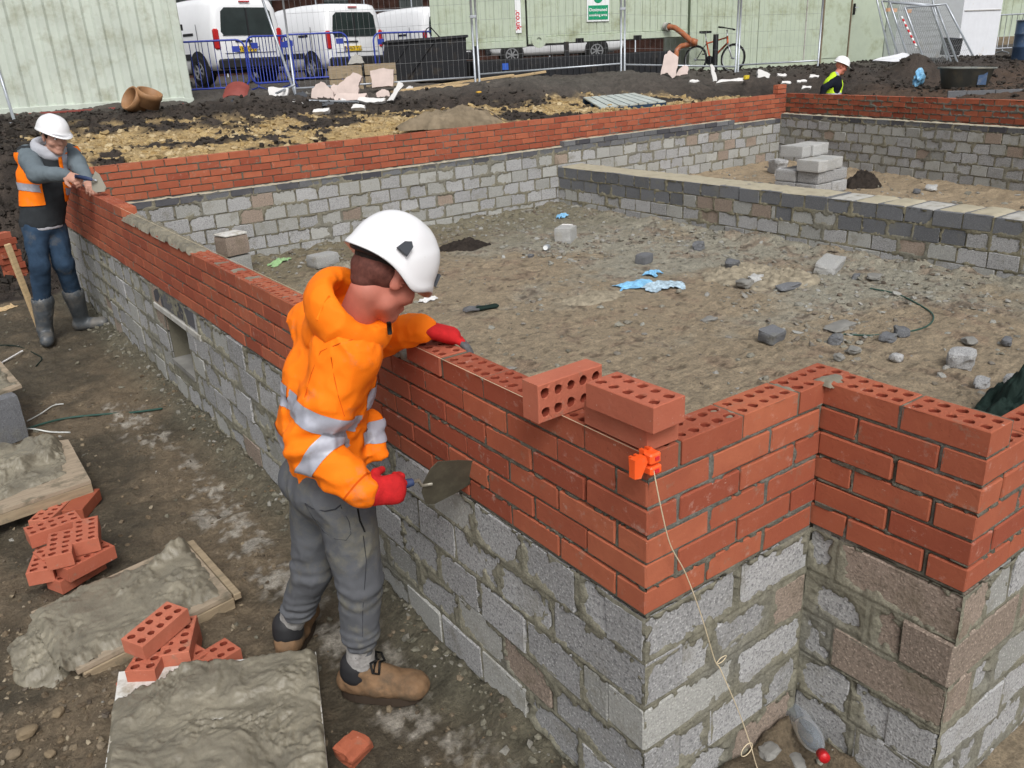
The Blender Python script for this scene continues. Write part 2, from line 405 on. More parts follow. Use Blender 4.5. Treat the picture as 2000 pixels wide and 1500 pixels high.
M['orangeplastic'] = simple('orange_plastic', (0.95, 0.11, 0.02), 0.35, 0.45, dirt=(0.55, 0.2, 0.1), dscale=40.0, damt=0.3)
M['string'] = simple('pale_string', (0.62, 0.52, 0.36), 0.8, 0.2)
M['hose'] = simple('green_cable', (0.02, 0.07, 0.055), 0.5, 0.4)
M['whitecable'] = simple('white_strap', (0.6, 0.62, 0.6), 0.5, 0.3)
M['netting'] = simple('dark_green_netting', (0.010, 0.022, 0.018), 0.8, 0.2, bmp=1.0, bscale=140)
M['tub'] = simple('muddy_grey_tub', (0.15, 0.16, 0.15), 0.6, 0.3, var=0.2, scale=4, dirt=(0.26, 0.24, 0.18), dscale=3.0, damt=0.5)
M['bluetub'] = simple('faded_blue_plastic', (0.05, 0.09, 0.17), 0.5, 0.35, var=0.3, scale=3, dirt=(0.2, 0.2, 0.18), dscale=3.0, damt=0.3)
M['pallet'] = simple('pale_blue_pallet_timber', (0.42, 0.46, 0.44), 0.85, 0.2, var=0.2, scale=8, dirt=(0.28, 0.24, 0.17), dscale=4.0, damt=0.4)
M['palletdark'] = simple('blue_pallet_bearer', (0.025, 0.05, 0.09), 0.8, 0.2)
M['slate'] = simple('dark_roof_slate', (0.04, 0.045, 0.055), 0.55, 0.35, var=0.2)
M['redtile'] = simple('dull_red_sheet', (0.22, 0.05, 0.04), 0.6, 0.3)
M['green'] = simple('sign_green', (0.0, 0.28, 0.13), 0.5, 0.3, var=0.03)
M['signwhite'] = simple('sign_white', (0.78, 0.80, 0.80), 0.5, 0.3, var=0.03)
M['signred'] = simple('sign_red', (0.6, 0.03, 0.04), 0.5, 0.3, var=0.03)
M['bikeorange'] = simple('bicycle_orange_frame', (0.42, 0.07, 0.015), 0.35, 0.45)
M['farbrick'] = simple('far_brick_wall', (0.055, 0.028, 0.022), 0.9, 0.1, var=0.5, scale=3.0)
M['bag'] = simple('dirty_sack_cloth', (0.20, 0.16, 0.11), 0.9, 0.15, var=0.3, scale=6)
M['concrete'] = simple('rough_concrete', (0.22, 0.215, 0.20), 0.9, 0.15, var=0.2, scale=6, bmp=0.7, bscale=60)
M['lintel'] = simple('pale_concrete_lintel', (0.42, 0.41, 0.38), 0.85, 0.2, var=0.15, scale=8, bmp=0.3, dirt=(0.22, 0.2, 0.15), dscale=9, damt=0.4)
M['lightgreen'] = simple('green_wrapper', (0.26, 0.42, 0.2), 0.4, 0.4)
M['redcap'] = simple('red_bottle_cap', (0.5, 0.01, 0.015), 0.35, 0.45, bmp=0.4, bscale=100)
def glassy(name, c, rough=0.05, alpha_t=0.92):
    m, n, b = new_mat(name, rough, 0.5)
    b.inputs['Base Color'].default_value = rgba(c); b.inputs['Transmission Weight'].default_value = alpha_t; b.inputs['IOR'].default_value = 1.12
    return m
M['bottle'] = glassy('clear_bottle_plastic', (0.62, 0.68, 0.75), 0.08, 0.8)
# ---------------------------------------------------------------- bricks and blocks
def solid_mesh(name, L, D, H, ch, jit, seed):
    V, F = chbox(L / 2, D / 2, H / 2, ch)
    r = np.random.default_rng(seed); V = V + r.normal(0, jit, V.shape)
    return mesh_np(name, V, F)
_cache = {}
def box_mesh(kind, L, D, H, ch, jit, var=3):
    k = (kind, round(L, 3), round(D, 3), round(H, 3), random.randrange(var))
    if k not in _cache:
        _cache[k] = solid_mesh(kind, k[1], k[2], k[3], ch, jit, len(_cache) + 5)
    return _cache[k]
def perf_mesh(L=.215, D=.1025, H=.065, seed=0, cols=5, rows=2, r0=.0135):
    r = np.random.default_rng(seed); V = []; F = []; MI = []
    c = .002; cw = (L - 2 * c) / cols; cd = (D - 2 * c) / rows
    def q(f, m=0): F.append(f); MI.append(m)
    for i in range(cols):
        for j in range(rows):
            cx = -L / 2 + c + cw * (i + .5); cy = -D / 2 + c + cd * (j + .5)
            ox, oy = r.normal(0, .0012, 2); rr = r0 * (1 + r.normal(0, .06))
            per = []
            for (ax, ay, bx, by) in ((1, -1, 1, 1), (1, 1, -1, 1), (-1, 1, -1, -1), (-1, -1, 1, -1)):
                for k in range(4):
                    t = k / 4; per.append(((ax + (bx - ax) * t) * cw / 2, (ay + (by - ay) * t) * cd / 2))
            b = len(V); n = 16
            for (x, y) in per: V.append((cx + x, cy + y, H / 2))
            for lv in range(3):
                for (x, y) in per:
                    a = math.atan2(y / cd, x / cw); e = rr * (1 + (.08 * math.sin(3 * a + i) if lv == 0 else 0)) * (1.06 if lv == 0 else 1)
                    V.append((cx + ox + e * math.cos(a), cy + oy + e * math.sin(a), H / 2 - (0, .003, .056)[lv] + (r.normal(0, .0006) if lv == 0 else 0)))
            for k in range(n):
                k2 = (k + 1) % n
                q((b + k, b + k2, b + n + k2, b + n + k))
                q((b + n + k, b + n + k2, b + 2 * n + k2, b + 2 * n + k), 0)
                q((b + 2 * n + k, b + 2 * n + k2, b + 3 * n + k2, b + 3 * n + k), 1)
            q(tuple(b + 3 * n + k for k in range(n)), 1)
    b = len(V)
    for (s, z) in ((c, H / 2), (0, H / 2 - c), (0, -H / 2 + c), (c, -H / 2)):
        for (x, y) in ((1, 1), (-1, 1), (-1, -1), (1, -1)): V.append((x * (L / 2 - s), y * (D / 2 - s), z))
    for l in range(3):
        for k in range(4): q((b + l * 4 + k, b + l * 4 + (k + 1) % 4, b + l * 4 + 4 + (k + 1) % 4, b + l * 4 + 4 + k))
    q(tuple(b + 12 + k for k in (3, 2, 1, 0)))
    me = mesh_np('perforated_brick', np.array(V), F)
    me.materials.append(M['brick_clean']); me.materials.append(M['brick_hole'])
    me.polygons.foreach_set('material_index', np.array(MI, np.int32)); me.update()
    return me
PERF = [perf_mesh(seed=i) for i in range(4)]
PERFH = perf_mesh(L=.1025, seed=9, cols=2)
PERFW = [perf_mesh(seed=20 + i) for i in range(3)]
for m_ in PERFW + [PERFH]: m_.materials[0] = M['brick']

def put(name, me, mat, parent, c, rz=0.0, jit=.0):
    o = bpy.data.objects.new(name, me); SC.collection.objects.link(o)
    if len(me.materials) == 0: me.materials.append(mat)
    o.parent = parent
    o.location = [float(c[0]) + random.gauss(0, jit), float(c[1]) + random.gauss(0, jit), float(c[2]) + random.gauss(0, jit * .7)]
    o.rotation_euler = (random.gauss(0, jit * 3), random.gauss(0, jit * 3), rz + random.gauss(0, jit * 3))
    if o.material_slots and o.material_slots[0].material is not mat and me not in PERFW and me is not PERFH:
        o.material_slots[0].link = 'OBJECT'; o.material_slots[0].material = mat
    return o
class Face:
    """a wall face: origin, run direction, outward normal; bricks are laid along it"""
    def __init__(s, O, S, N): s.O = V3(*O); s.S = nrm(S); s.N = nrm(N); s.rz = math.atan2(s.S[1], s.S[0]); s.rects = []
    def P(s, a, dep, z): return s.O + s.S * a - s.N * dep + V3(0, 0, z)
    def unit(s, parent, name, mat, a0, a1, z0, z1, depth, ch=.003, jit=.0006, proud=0.0, me=None, rect=True):
        L = a1 - a0
        if me is None: me = box_mesh(name, L, depth, z1 - z0, ch, jit)
        c = s.P((a0 + a1) / 2, depth / 2 - proud, (z0 + z1) / 2)
        if rect: s.rects.append((a0, a1, z0, z1))
        return put(name, me, mat, parent, c, s.rz, jit * 2)
def mortar_sheet(parent, F, s0, s1, z0, z1, res, jd, spread, skip=(), name='mortar', seed=1, bulge=.003, col=(0.205, 0.195, 0.150), patch=0.0):
    ns = int((s1 - s0) / res) + 1; nz = int((z1 - z0) / res) + 1
    S = np.linspace(s0, s1, ns); Z = np.linspace(z0, z1, nz)
    D = np.full((ns, nz), -1.0)
    for (a0, a1, b0, b1) in F.rects:
        i0, i1 = np.searchsorted(S, [a0, a1]); j0, j1 = np.searchsorted(Z, [b0, b1])
        if i1 <= i0 or j1 <= j0: continue
        d = np.minimum(np.minimum(S[i0:i1] - a0, a1 - S[i0:i1])[:, None], np.minimum(Z[j0:j1] - b0, b1 - Z[j0:j1])[None, :])
        D[i0:i1, j0:j1] = np.maximum(D[i0:i1, j0:j1], d)
    sg, zg = np.meshgrid(S, Z, indexing='ij')
    n1 = fbm(sg, zg, f=9, o=4, s=seed); n2 = fbm(sg, zg, f=45, o=3, s=seed + 3); n3 = fbm(sg, zg, f=3.1, o=3, s=seed + 9)
    w = spread * np.clip(.45 + 1.3 * n1 + .9 * n2 + .8 * n3, .02, 3)
    if patch: w = np.where(n3 + .5 * n1 > (1 - patch), .3, w)
    t = np.clip(D / np.maximum(w, 1e-4), 0, 2)
    h_in = bulge * (1 - t) - .016 * sstep(.9, 1.7, t) + .0012 * n2
    h_j = -jd + n2 * .0022 + n1 * .003
    h = np.where(D < 0, h_j, np.where(D < .004, np.minimum(h_in, h_j + .004 if jd > .003 else h_in), h_in))
    P = F.O[None, None, :] + sg[..., None] * F.S + h[..., None] * F.N + zg[..., None] * V3(0, 0, 1)
    idx = np.arange(ns * nz).reshape(ns, nz)
    Q = np.stack([idx[:-1, :-1], idx[1:, :-1], idx[1:, 1:], idx[:-1, 1:]], -1)
    keep = np.ones(Q.shape[:2], bool)
    for (a0, a1, b0, b1) in skip:
        keep &= ~((sg[:-1, :-1] > a0) & (sg[:-1, :-1] < a1) & (zg[:-1, :-1] > b0) & (zg[:-1, :-1] < b1))
    hh = h[:-1, :-1]; keep &= ~((h[:-1, :-1] < -.0125) & (h[1:, 1:] < -.0125) & (h[1:, :-1] < -.0125) & (h[:-1, 1:] < -.0125))
    Q = Q[keep]
    if np.cross(F.S, V3(0, 0, 1)) @ F.N < 0: Q = Q[:, ::-1]
    cc = np.array(col)[None, None, :] * (1 + .28 * n1 + .22 * n2)[..., None]
    g = sstep(.1, .5, n3)[..., None]; cc = cc * (1 - .45 * g) + np.array([.20, .20, .185]) * .45 * g
    me = mesh_np(name, P.reshape(-1, 3), Q, True, cc.reshape(-1, 3))
    return link(name, me, M['mortar'], parent, kind=None)

PLUGS = []
CB = .075   # brick course
def zc(i): return i * CB + .005, i * CB + .070
# ================= long wall in front (W1) with its stepped corner
wall1 = empty('brick_wall', (0, 0, -.75), label='long front wall of red brick on grey blocks, worked on by the man in orange', cat='wall', kind='thing')
def P0(o): o.matrix_parent_inverse = Matrix.Identity(4); return o
wl = (0, 0, .75)
class PF(Face):
    pass
WOFF = V3(0, 0, .75)    # parts are placed relative to the wall's base point
f1 = Face((0, 0, .75), (0, 1, 0), (-1, 0, 0))
Y5 = 8.2
def run(F, parent, a, b, zi, start, mats, depth=.1025, pitch=.225, perf=None, nm='brick', end_half=True, **k):
    """one course of bricks from a to b, the first ending at start"""
    z0, z1 = zc(zi) if not isinstance(zi, tuple) else zi
    s = a; e = start; n = 0
    while s < b - .02:
        if perf is not None and s > a and perf(s, s): PLUGS.append((F, s - .005, z0, z1))
        e2 = min(e, b)
        me = None
        if perf is not None and perf(s, e2) and (e2 - s) > .2:
            me = random.choice(PERFW); k2 = dict(k)
        if e2 - s > .03: F.unit(parent, nm, random.choice(mats) if isinstance(mats, (list, tuple)) else mats, s, e2, z0, z1, depth, me=me, **k)
        s = e2 + .010; e = s + pitch - .010; n += 1
B = M['brick']
for i in range(7):
    a_start = .215 if i % 2 == 1 else .1025
    if i < 5:
        first = 0.0 if i % 2 == 1 else .1125
        pf = (lambda s, e: True) if i == 4 else None
        run(f1, wall1, first, Y5 - .02, i, first + .215, B, perf=pf)
    elif i == 5:
        z0, z1 = zc(5)
        for k, (s, e) in enumerate(((0, .215), (.225, .44), (.45, .665), (.675, .89), (.902, 1.117))):
            if k < 4: f1.unit(wall1, 'brick', B, s, e, z0, z1, .1025, me=PERFW[k % 3] if k else PERFW[0])
        run(f1, wall1, 5.08, Y5 - .02, 5, 5.295, B, perf=lambda s, e: True)
# short return (W2), inner return (W3), far run (W4)
f2 = Face((0, 0, .75), (1, 0, 0), (0, -1, 0))
f3 = Face((.665, 0, .75), (0, -1, 0), (-1, 0, 0))
f4 = Face((.665, -.44, .75), (1, 0, 0), (0, -1, 0))
for i in range(6):
    z0, z1 = zc(i); top = i == 5
    U = lambda F, s, e, me=None, mat=B: F.unit(wall1, 'brick', mat, s, e, z0, z1, .1025, me=me)
    if i % 2 == 1:
        U(f2, .1125, .3275, PERFW[1] if top else None); U(f2, .3375, .5525, PERFW[2] if top else None); U(f2, .5625, .7675 if not top else .7775, PERFW[0] if top else None)
        U(f3, .0, .215, PERFW[1] if top else None); U(f3, .225, .44, PERFW[2] if top else None)
        if not top: run(f4, wall1, .1125, 1.6, i, .3275, B)
    else:
        U(f2, 0, .215); U(f2, .225, .44); U(f2, .45, .655)
        U(f3, -.1125, .1025); U(f3, .1125, .3275)
        run(f4, wall1, 0, 1.6, i, .215, B, perf=(lambda s, e: True) if i == 4 else None)
# blocks
HB = .145
BL = [M['block'], M['block'], M['block_old'], M['block']]
def zb(j): return -.008 - HB * j - .135, -.008 - HB * j
VENT = (3.93, 4.42, -.50, -.17)
def block_run(F, parent, a, b, j, first, pitch, mats, depth=.14, nm='block', h=None, skip=None, gap=.012, brown=.06):
    s = a; e = first
    z0, z1 = h if h else zb(j)
    while s < b - .03:
        e2 = min(e, b)
        if b - e2 < .05: e2 = b
        ok = True
        if skip:
            for (a0, a1, b0, b1) in skip:
                if e2 > a0 and s < a1 and z1 > b0 + .02 and z0 < b1 - .02:
                    if s < a0 - .05: e2 = a0
                    elif s < a1: ok = False; e2 = a1 - gap if e2 < a1 + .2 else a1 - gap
        if ok and e2 - s > .04:
            mt = random.choice(mats)
            if random.random() < brown: mt = M['block_brown']
            F.unit(parent, nm, mt, s, e2, z0, z1, depth, ch=.004, jit=.0018, proud=random.gauss(0, .0012))
        s = e2 + gap; e = s + pitch - gap + random.gauss(0, .006)
BLC = [M['block']] * 3 + [M['block_old']]
for j in range(6):
    z0, z1 = zb(j); ev = j % 2 == 0; fe = (.25, .37, .24, .38, .25, .36)[j]; mt = M['block_old'] if j == 2 else M['block']
    f1.unit(wall1, 'block', mt, .1415 if ev else 0, fe, z0, z1, .14, ch=.005, jit=.0018, rect=False); f1.rects.append((0, fe, z0, z1))
    block_run(f1, wall1, fe + .012, Y5 - .02, j, fe + .262, .262, BLC if j < 3 else BLC + [M['block_old']], skip=[(VENT[0] - .02, VENT[1] + .02, VENT[2], VENT[3] + .16)], brown=.03)
    def U(F, s, e, mat, rect=None):
        F.unit(wall1, 'block', mat, s, e, z0, z1, .14, ch=.005, jit=.0018, rect=rect is None)
        if rect: F.rects.append((*rect, z0, z1))
    if ev: U(f2, 0, .35, mt); U(f2, .362, .655, M['block_brown'] if j == 4 else M['block'])
    else: U(f2, .1415, .25, mt, (0, .25)); U(f2, .262, .50, M['block']); U(f2, .512, .655, M['block_brown'] if j == 1 else M['block'])
    pat = [(.0, .085, .097, .44), (.0, .20, .212, .44), (.0, .095, .107, .44), (0, .175, .187, .44), (0, .20, .212, .44), (0, .1, .112, .44)][j]
    mm = [(M['block'], M['block_brown']), (M['block'], M['block_brown']), (M['block'], M['block_brown']), (M['block'], M['block']), (M['block'], M['block']), (M['block'], M['block'])][j]
    if ev: U(f3, pat[0], pat[1], mm[0]); U(f3, pat[2], pat[3], mm[1]); f4.rects.append((0, .14, z0, z1)); block_run(f4, wall1, .1415, 1.6, j, .26, .27, [M['block'], M['block_old']])
    else: U(f3, pat[0], pat[1], mm[0]); U(f3, pat[2], .2985, mm[1], (pat[2], .44)); block_run(f4, wall1, 0, 1.6, j, .35, .27, [M['block_brown'] if j == 1 else M['block']], brown=0)
for i in range(6):
    z0, z1 = zc(i)
    if i % 2: f2.rects.append((0, .1025, z0, z1)); f4.rects.append((0, .1025, z0, z1))
    else: f1.rects.append((0, .1025, z0, z1)); f3.rects.append((.3375, .44, z0, z1))
ob = f1.rects; 
mortar_sheet(wall1, f1, -.001, Y5 - .04, -.86, -.006, .0085, -.0005, .030, skip=[(VENT[0], VENT[1], VENT[2], VENT[3] + .05)], seed=3, bulge=.0055, patch=.0)
def upper(F, s0, s1, z1, seed, res=.006):
    mortar_sheet(wall1, F, s0, s1, -.010, z1, res, .0045, .0022, seed=seed, bulge=.0008, col=(.145, .136, .108))
upper(f1, .004, 3.0, .371, 5); 
upper(f1, .004, 1.10, .445, 25, .006) if False else None
mortar_sheet(wall1, f1, 3.0, Y5 - .04, -.010, .371, .012, .0045, .003, seed=6, bulge=.001, col=(.145, .136, .108))
mortar_sheet(wall1, f1, .004, .885, .371, .443, .006, .0045, .0022, seed=7, bulge=.0008, col=(.145, .136, .108))
mortar_sheet(wall1, f1, 5.09, Y5 - .04, .371, .443, .012, .0045, .003, seed=8, bulge=.0008, col=(.145, .136, .108))
for F, s0, s1, zt, sd in ((f2, .004, .661, .443, 11), (f3, .004, .436, .443, 12), (f4, .004, .112, .443, 13), (f4, .112, 1.55, .370, 14)):
    mortar_sheet(wall1, F, s0, s1, -.010, zt, .006, .0045, .0022, seed=sd, bulge=.0008, col=(.145, .136, .108))
for F, s0, s1, sd in ((f2, -.001, .664, 15), (f3, .001, .441, 16), (f4, -.001, 1.55, 17)):
    mortar_sheet(wall1, F, s0, s1, -.86, -.006, .006, -.0005, .026, seed=sd, bulge=.0055)
# solid core behind the joints (keeps every joint closed)
mb = MB()
def core(x0, x1, y0, y1, z0, z1): mb.box(((x0 + x1) / 2, (y0 + y1) / 2, (z0 + z1) / 2 + .75), (x1 - x0, y1 - y0, z1 - z0))
r_ = .012
core(r_, .1025 - r_, r_, Y5 - .03, -.006, .302); core(r_, .1025 - r_, r_, .885, .302, .376); core(r_, .1025 - r_, 5.09, Y5 - .03, .302, .376); core(r_, .1025 - r_, 3.55, 5.09, .302, .366)
core(.1025 - r_, .7675 - r_, r_, .1025 - r_, -.006, .376)
core(.665 + r_, .7675 - r_, -.44 + r_, r_, -.006, .376); core(.7675 - r_, 2.2, -.44 + r_, -.3375 - r_, -.006, .302)
PLUGS += [(f1, a, .38, .445) for a in (.22, .445, .67, .896)] + [(f2, a, .38, .445) for a in (.1075, .3325, .5575)] + [(f3, a, .38, .445) for a in (.002, .22)] + [(f4, .1075, .305, .445)]
for F_, a_, q0, q1 in PLUGS:
    c_ = F_.P(a_, .05125, (q0 + q1) / 2 - .003); al = abs(F_.S[0]) > .5
    mb.box(c_, (.0095, .094, q1 - q0) if al else (.094, .0095, q1 - q0))
for (a, b) in ((r_, VENT[0]), (VENT[1], Y5 - .03)): core(r_, .30, a, b, -.9, -.008)
core(r_, .30, VENT[0], VENT[1], VENT[3] + .05, -.008); core(r_, .30, VENT[0], VENT[1], -.9, VENT[2])
core(.28, .805 - r_, r_, .30, -.9, -.008); core(.665 + r_, .805 - r_, -.44 + r_, r_, -.9, -.008); core(.805 - r_, 2.2, -.44 + r_, -.14, -.9, -.008)
mb.obj('mortar_core', simple('mortar_core', (.14, .13, .10), .95, .1, bmp=.8), wall1)
# vent opening with lintel
mb = MB(); mb.box((.12, (VENT[0] + VENT[1]) / 2 - .05, VENT[3] + .75 + .022), (.262, VENT[1] - VENT[0] + .52, .04), ch=.004)
mb.obj('lintel', M['lintel'], wall1)
for k in range(4):
    f1.unit(wall1, 'engineering_brick', M['eng'], VENT[0] - .22 + k * .225, VENT[0] - .22 + k * .225 + .215, -.118, -.012, .1025)
mb = MB(); mb.box((.13, (VENT[0] + VENT[1]) / 2, VENT[2] + .75 + .01), (.28, VENT[1] - VENT[0], .03)); mb.box((.26, (VENT[0] + VENT[1]) / 2, (VENT[2] + VENT[3]) / 2 + .75), (.02, VENT[1] - VENT[0], VENT[3] - VENT[2]))
mb.obj('opening_lining', M['concrete'], wall1)
# wet mortar bed and smears on top
def bed(parent, x0, x1, y0, y1, z, h, seed, name='mortar_bed', res=.007, rag=1.0, amp=1.0, mat='mortar_wet'):
    nx = max(6, int((x1 - x0) / res)); ny = max(6, int((y1 - y0) / res))
    X, Y = np.meshgrid(np.linspace(x0, x1, nx), np.linspace(y0, y1, ny), indexing='ij')
    e = np.minimum(np.minimum(X - x0, x1 - X) / .016, np.minimum(Y - y0, y1 - Y) / .03)
    n = fbm(X, Y, f=16, o=4, s=seed); n2 = fbm(X, Y, f=50, o=3, s=seed + 5)
    hh = h * (1 + amp * (.9 * n + .55 * n2)) * sstep(0, 1, e + rag * n) - .004 * (1 - sstep(0, 1, e))
    Z = z + np.maximum(hh, -.012)
    idx = np.arange(nx * ny).reshape(nx, ny)
    Q = np.stack([idx[:-1, :-1], idx[1:, :-1], idx[1:, 1:], idx[:-1, 1:]], -1).reshape(-1, 4)
    keep = (Z.ravel()[Q].max(1) > z - .003); Q = Q[keep]
    return link(name, mesh_np(name, np.c_[X.ravel(), Y.ravel(), Z.ravel()], Q, True), M[mat], parent)
bed(wall1, -.010, .114, 3.50, 5.10, .366 + .75, .026, 4)
bed(wall1, .002, .106, .93, 1.36, .366 + .75, .020, 9, amp=1.9, res=.005)
bed(wall1, .0, .1025, .656, .684, .436 + .75, .008, 14, res=.004); bed(wall1, .0, .1, .431, .459, .436 + .75, .007, 15, res=.004)
bed(wall1, .31, .345, .004, .1, .438 + .75, .006, 16, res=.004); bed(wall1, .54, .575, .004, .1, .438 + .75, .006, 17, res=.004)
bed(wall1, .655, .745, -.03, .035, .440 + .75, .008, 18, res=.004); bed(wall1, .09, .125, .01, .1, .438 + .75, .006, 19, res=.004)
bed(wall1, .67, .76, -.235, -.205, .438 + .75, .005, 20, res=.004)
# perforated bricks further along carry smears too
for k in range(9): bed(wall1, .012, .095, 1.55 + .225 * k - .02, 1.55 + .225 * k + .05, .366 + .75, .006, 40 + k, res=.006)

# ================= far outer brick wall (W5)
X6 = 11.43
S6 = nrm(V3(-.95, -4.26, 0)); N6 = nrm(V3(-4.26, .95, 0)); R6 = math.atan2(S6[1], S6[0])
wall5 = empty('brick_wall', (0, 8.2, -.2), label='long red brick wall behind the pit with a dark brick band at its base', cat='wall', kind='thing')
f5 = Face((0, 0, .2), (1, 0, 0), (0, -1, 0))
for i in range(1, 6):
    run(f5, wall5, .0 if i % 2 else .1125, X6, i, (.215 if i % 2 else .3275) + .0, B, pitch=.2275, jit=.0009)
for i, b_ in ((0, 6.0), (-1, X6)):
    run(f5, wall5, 0, b_, i, .215 if i else .1025, M['eng'], pitch=.2275, nm='engineering_brick')
run(f5, wall5, 6.0, X6, 0, 6.1, B, pitch=.2275)
mortar_sheet(wall5, f5, .0, X6, -.07, .445, .012, .0045, .006, seed=31, bulge=.003, col=(.12, .11, .085))
mb = MB(); mb.box((X6 / 2, .052, .2 + .18), (X6, .081, .52)); mb.box((X6 / 2, .052, -.3), (X6, .1, 1.0)); mb.obj('mortar_core', M['concrete'], wall5)
# corner pier
pier = []
for i in range(6, 8):
    z0, z1 = zc(i); f5.unit(wall5, 'brick', B, X6 - .24, X6 - .02, z0, z1, .1025)
# ================= right hand outer brick wall (W6)
wall6 = empty('brick_wall', (X6, 8.2, -.2), label='red brick outer wall along the right at the back, with ragged mortar joints', cat='wall', kind='thing')
f6 = Face((0, 0, .2), S6, N6)
L6 = 7.8
for i in range(0, 6): run(f6, wall6, .0 if i % 2 else .1125, L6, i, .215 if i % 2 else .3275, B, pitch=.2195, jit=.0016)
for i in (-1,): run(f6, wall6, 0, L6, i, .215, M['eng'], nm='engineering_brick')
mortar_sheet(wall6, f6, .0, L6, -.07, .445, .011, -.001, .012, seed=33, bulge=.007, col=(.125, .11, .08))
mb = MB(); c_ = S6 * (L6 / 2) - N6 * .052; mb.box((c_[0], c_[1], .38), (L6, .081, .52), rz=R6); mb.box((c_[0], c_[1], -.3), (L6, .1, 1.0), rz=R6); mb.obj('mortar_core', M['concrete'], wall6)
# ================= inner block leaves
def inner(O, S, N, L, label, seed, pitch, top, ncourse, hb, coping=True, res=.014, xtra=None, mats=None, spread=.019):
    w = empty('block_wall', O, label=label, cat='wall', kind='thing')
    F = Face((0, 0, 0), S, N)
    zt = top - O[2]
    if coping:
        run(F, w, 0, L, (zt - .072, zt - .004), .2, [M['eng'], M['block_dark']], pitch=.262, nm='engineering_brick', ch=.004)
        zt -= .085
    for j in range(ncourse):
        z1 = zt - j * hb; z0 = z1 - hb + .012
        block_run(F, w, 0, L, j, .25 if j % 2 else .12, pitch, mats or [M['block'], M['block_old'], M['block_old'], M['block']], depth=.1, h=(z0, z1), gap=.016, brown=.03)
    mortar_sheet(w, F, 0, L, zt - ncourse * hb - .05, zt + (.083 if coping else 0) - .006, res, -.0005, spread, seed=seed, bulge=.007, col=(.185, .172, .130))
    mb = MB(); D = V3(*F.N) * -.055
    c = F.S * (L / 2) + D; ln = L
    sz = (ln, .085, zt + .07 - (zt - ncourse * hb - .3))
    if not coping: sz = (sz[0], sz[1], sz[2] - .08)
    mb.box((c[0], c[1], (zt - ncourse * hb - .3) + sz[2] / 2), sz, rz=F.rz); mb.obj('mortar_core', M['concrete'], w)
    return w, F
wi5, fi5 = inner((.42, 7.95, -.75), (1, 0, 0), (0, -1, 0), 10.56, 'long inner block wall with a thin dark coping course, parallel to the far brick wall', 41, .262, .085, 6, .15)
for s in (0,):   # short raised length of dark coping
    run(fi5, wi5, 5.9, 9.4, (.835, .90), 6.1, [M['eng'], M['block_dark']], pitch=.262, nm='engineering_brick')
bed(wi5, 0.02, 5.9, .004, .10, .832, .010, 51, res=.03, name='mortar_top', mat='screed'); bed(wi5, 5.92, 9.38, .004, .10, .90, .008, 52, res=.03, name='mortar_top', mat='screed'); bed(wi5, 9.42, 10.5, .004, .10, .832, .010, 53, res=.03, name='mortar_top', mat='screed')
wi6, fi6 = inner((10.99, 7.95, -.75), S6, N6, 7.5, 'inner block wall on the right at the back, below the ragged red brickwork', 43, .245, .16, 6, .137, spread=.022)
tb_ = bed(wi6, .0, 7.4, .004, .10, .907, .010, 54, res=.03, name='mortar_top', mat='screed'); tb_.rotation_euler = (0, 0, R6)
for v_ in tb_.data.vertices: pass
# cross wall (W7)
w7 = empty('block_wall', (6.2, 7.95, -.75), label='thick low cross wall of grey and dark blocks with a broad pale top', cat='wall', kind='thing')
f7 = Face((0, 0, 0), (0, -1, 0), (-1, 0, 0))
L7 = 7.6; top7 = -.17 + .75
for j in range(4):
    z1 = top7 - j * .147 - .004; z0 = z1 - .135
    mats = [M['block_dark']] if j == 0 else [M['block_dark'], M['block_dark'], M['block_old']] if j == 1 else [M['block'], M['block_old'], M['block']]
    if j == 1:
        block_run(f7, w7, 0, 2.3, j, .25, .262, [M['block_dark']], depth=.2, h=(z0, z1), gap=.014, brown=0)
        block_run(f7, w7, 2.31, 3.6, j, 2.5, .262, [M['block_old'], M['block_brown']], depth=.2, h=(z0, z1), gap=.014)
        block_run(f7, w7, 3.61, 5.6, j, 3.8, .262, [M['block_dark'], M['block_dark'], M['block_old']], depth=.2, h=(z0, z1), gap=.014)
        block_run(f7, w7, 5.61, L7, j, 5.8, .262, [M['block']], depth=.2, h=(z0, z1), gap=.014)
    else: block_run(f7, w7, 0, L7, j, .25 if j % 2 else .13, .27, mats, depth=.2 if j else .42, h=(z0, z1), gap=.014, brown=.05 if j else 0)
mortar_sheet(w7, f7, 0, L7, -.06, top7 - .008, .014, -.0005, .020, seed=45, bulge=.006, col=(.19, .175, .125))
mb = MB(); mb.box((.21, -L7 / 2, (top7 - .012) / 2 - .1), (.38, L7, top7 + .188)); mb.obj('mortar_core', M['concrete'], w7)
bed(w7, .012, .41, -4.2, -.02, top7 - .004, .009, 55, res=.03, name='mortar_top', mat='screed', rag=.6)

for k in range(12):
    y0_ = -4.22 - .27 * k; bed(w7, .010, .412, y0_ - .262, y0_ + .004, top7 - .004, .006 + .003 * (k % 3), 560 + k, res=.03, name='dusty_top', mat='screed' if k % 3 else 'lintel', rag=.3)
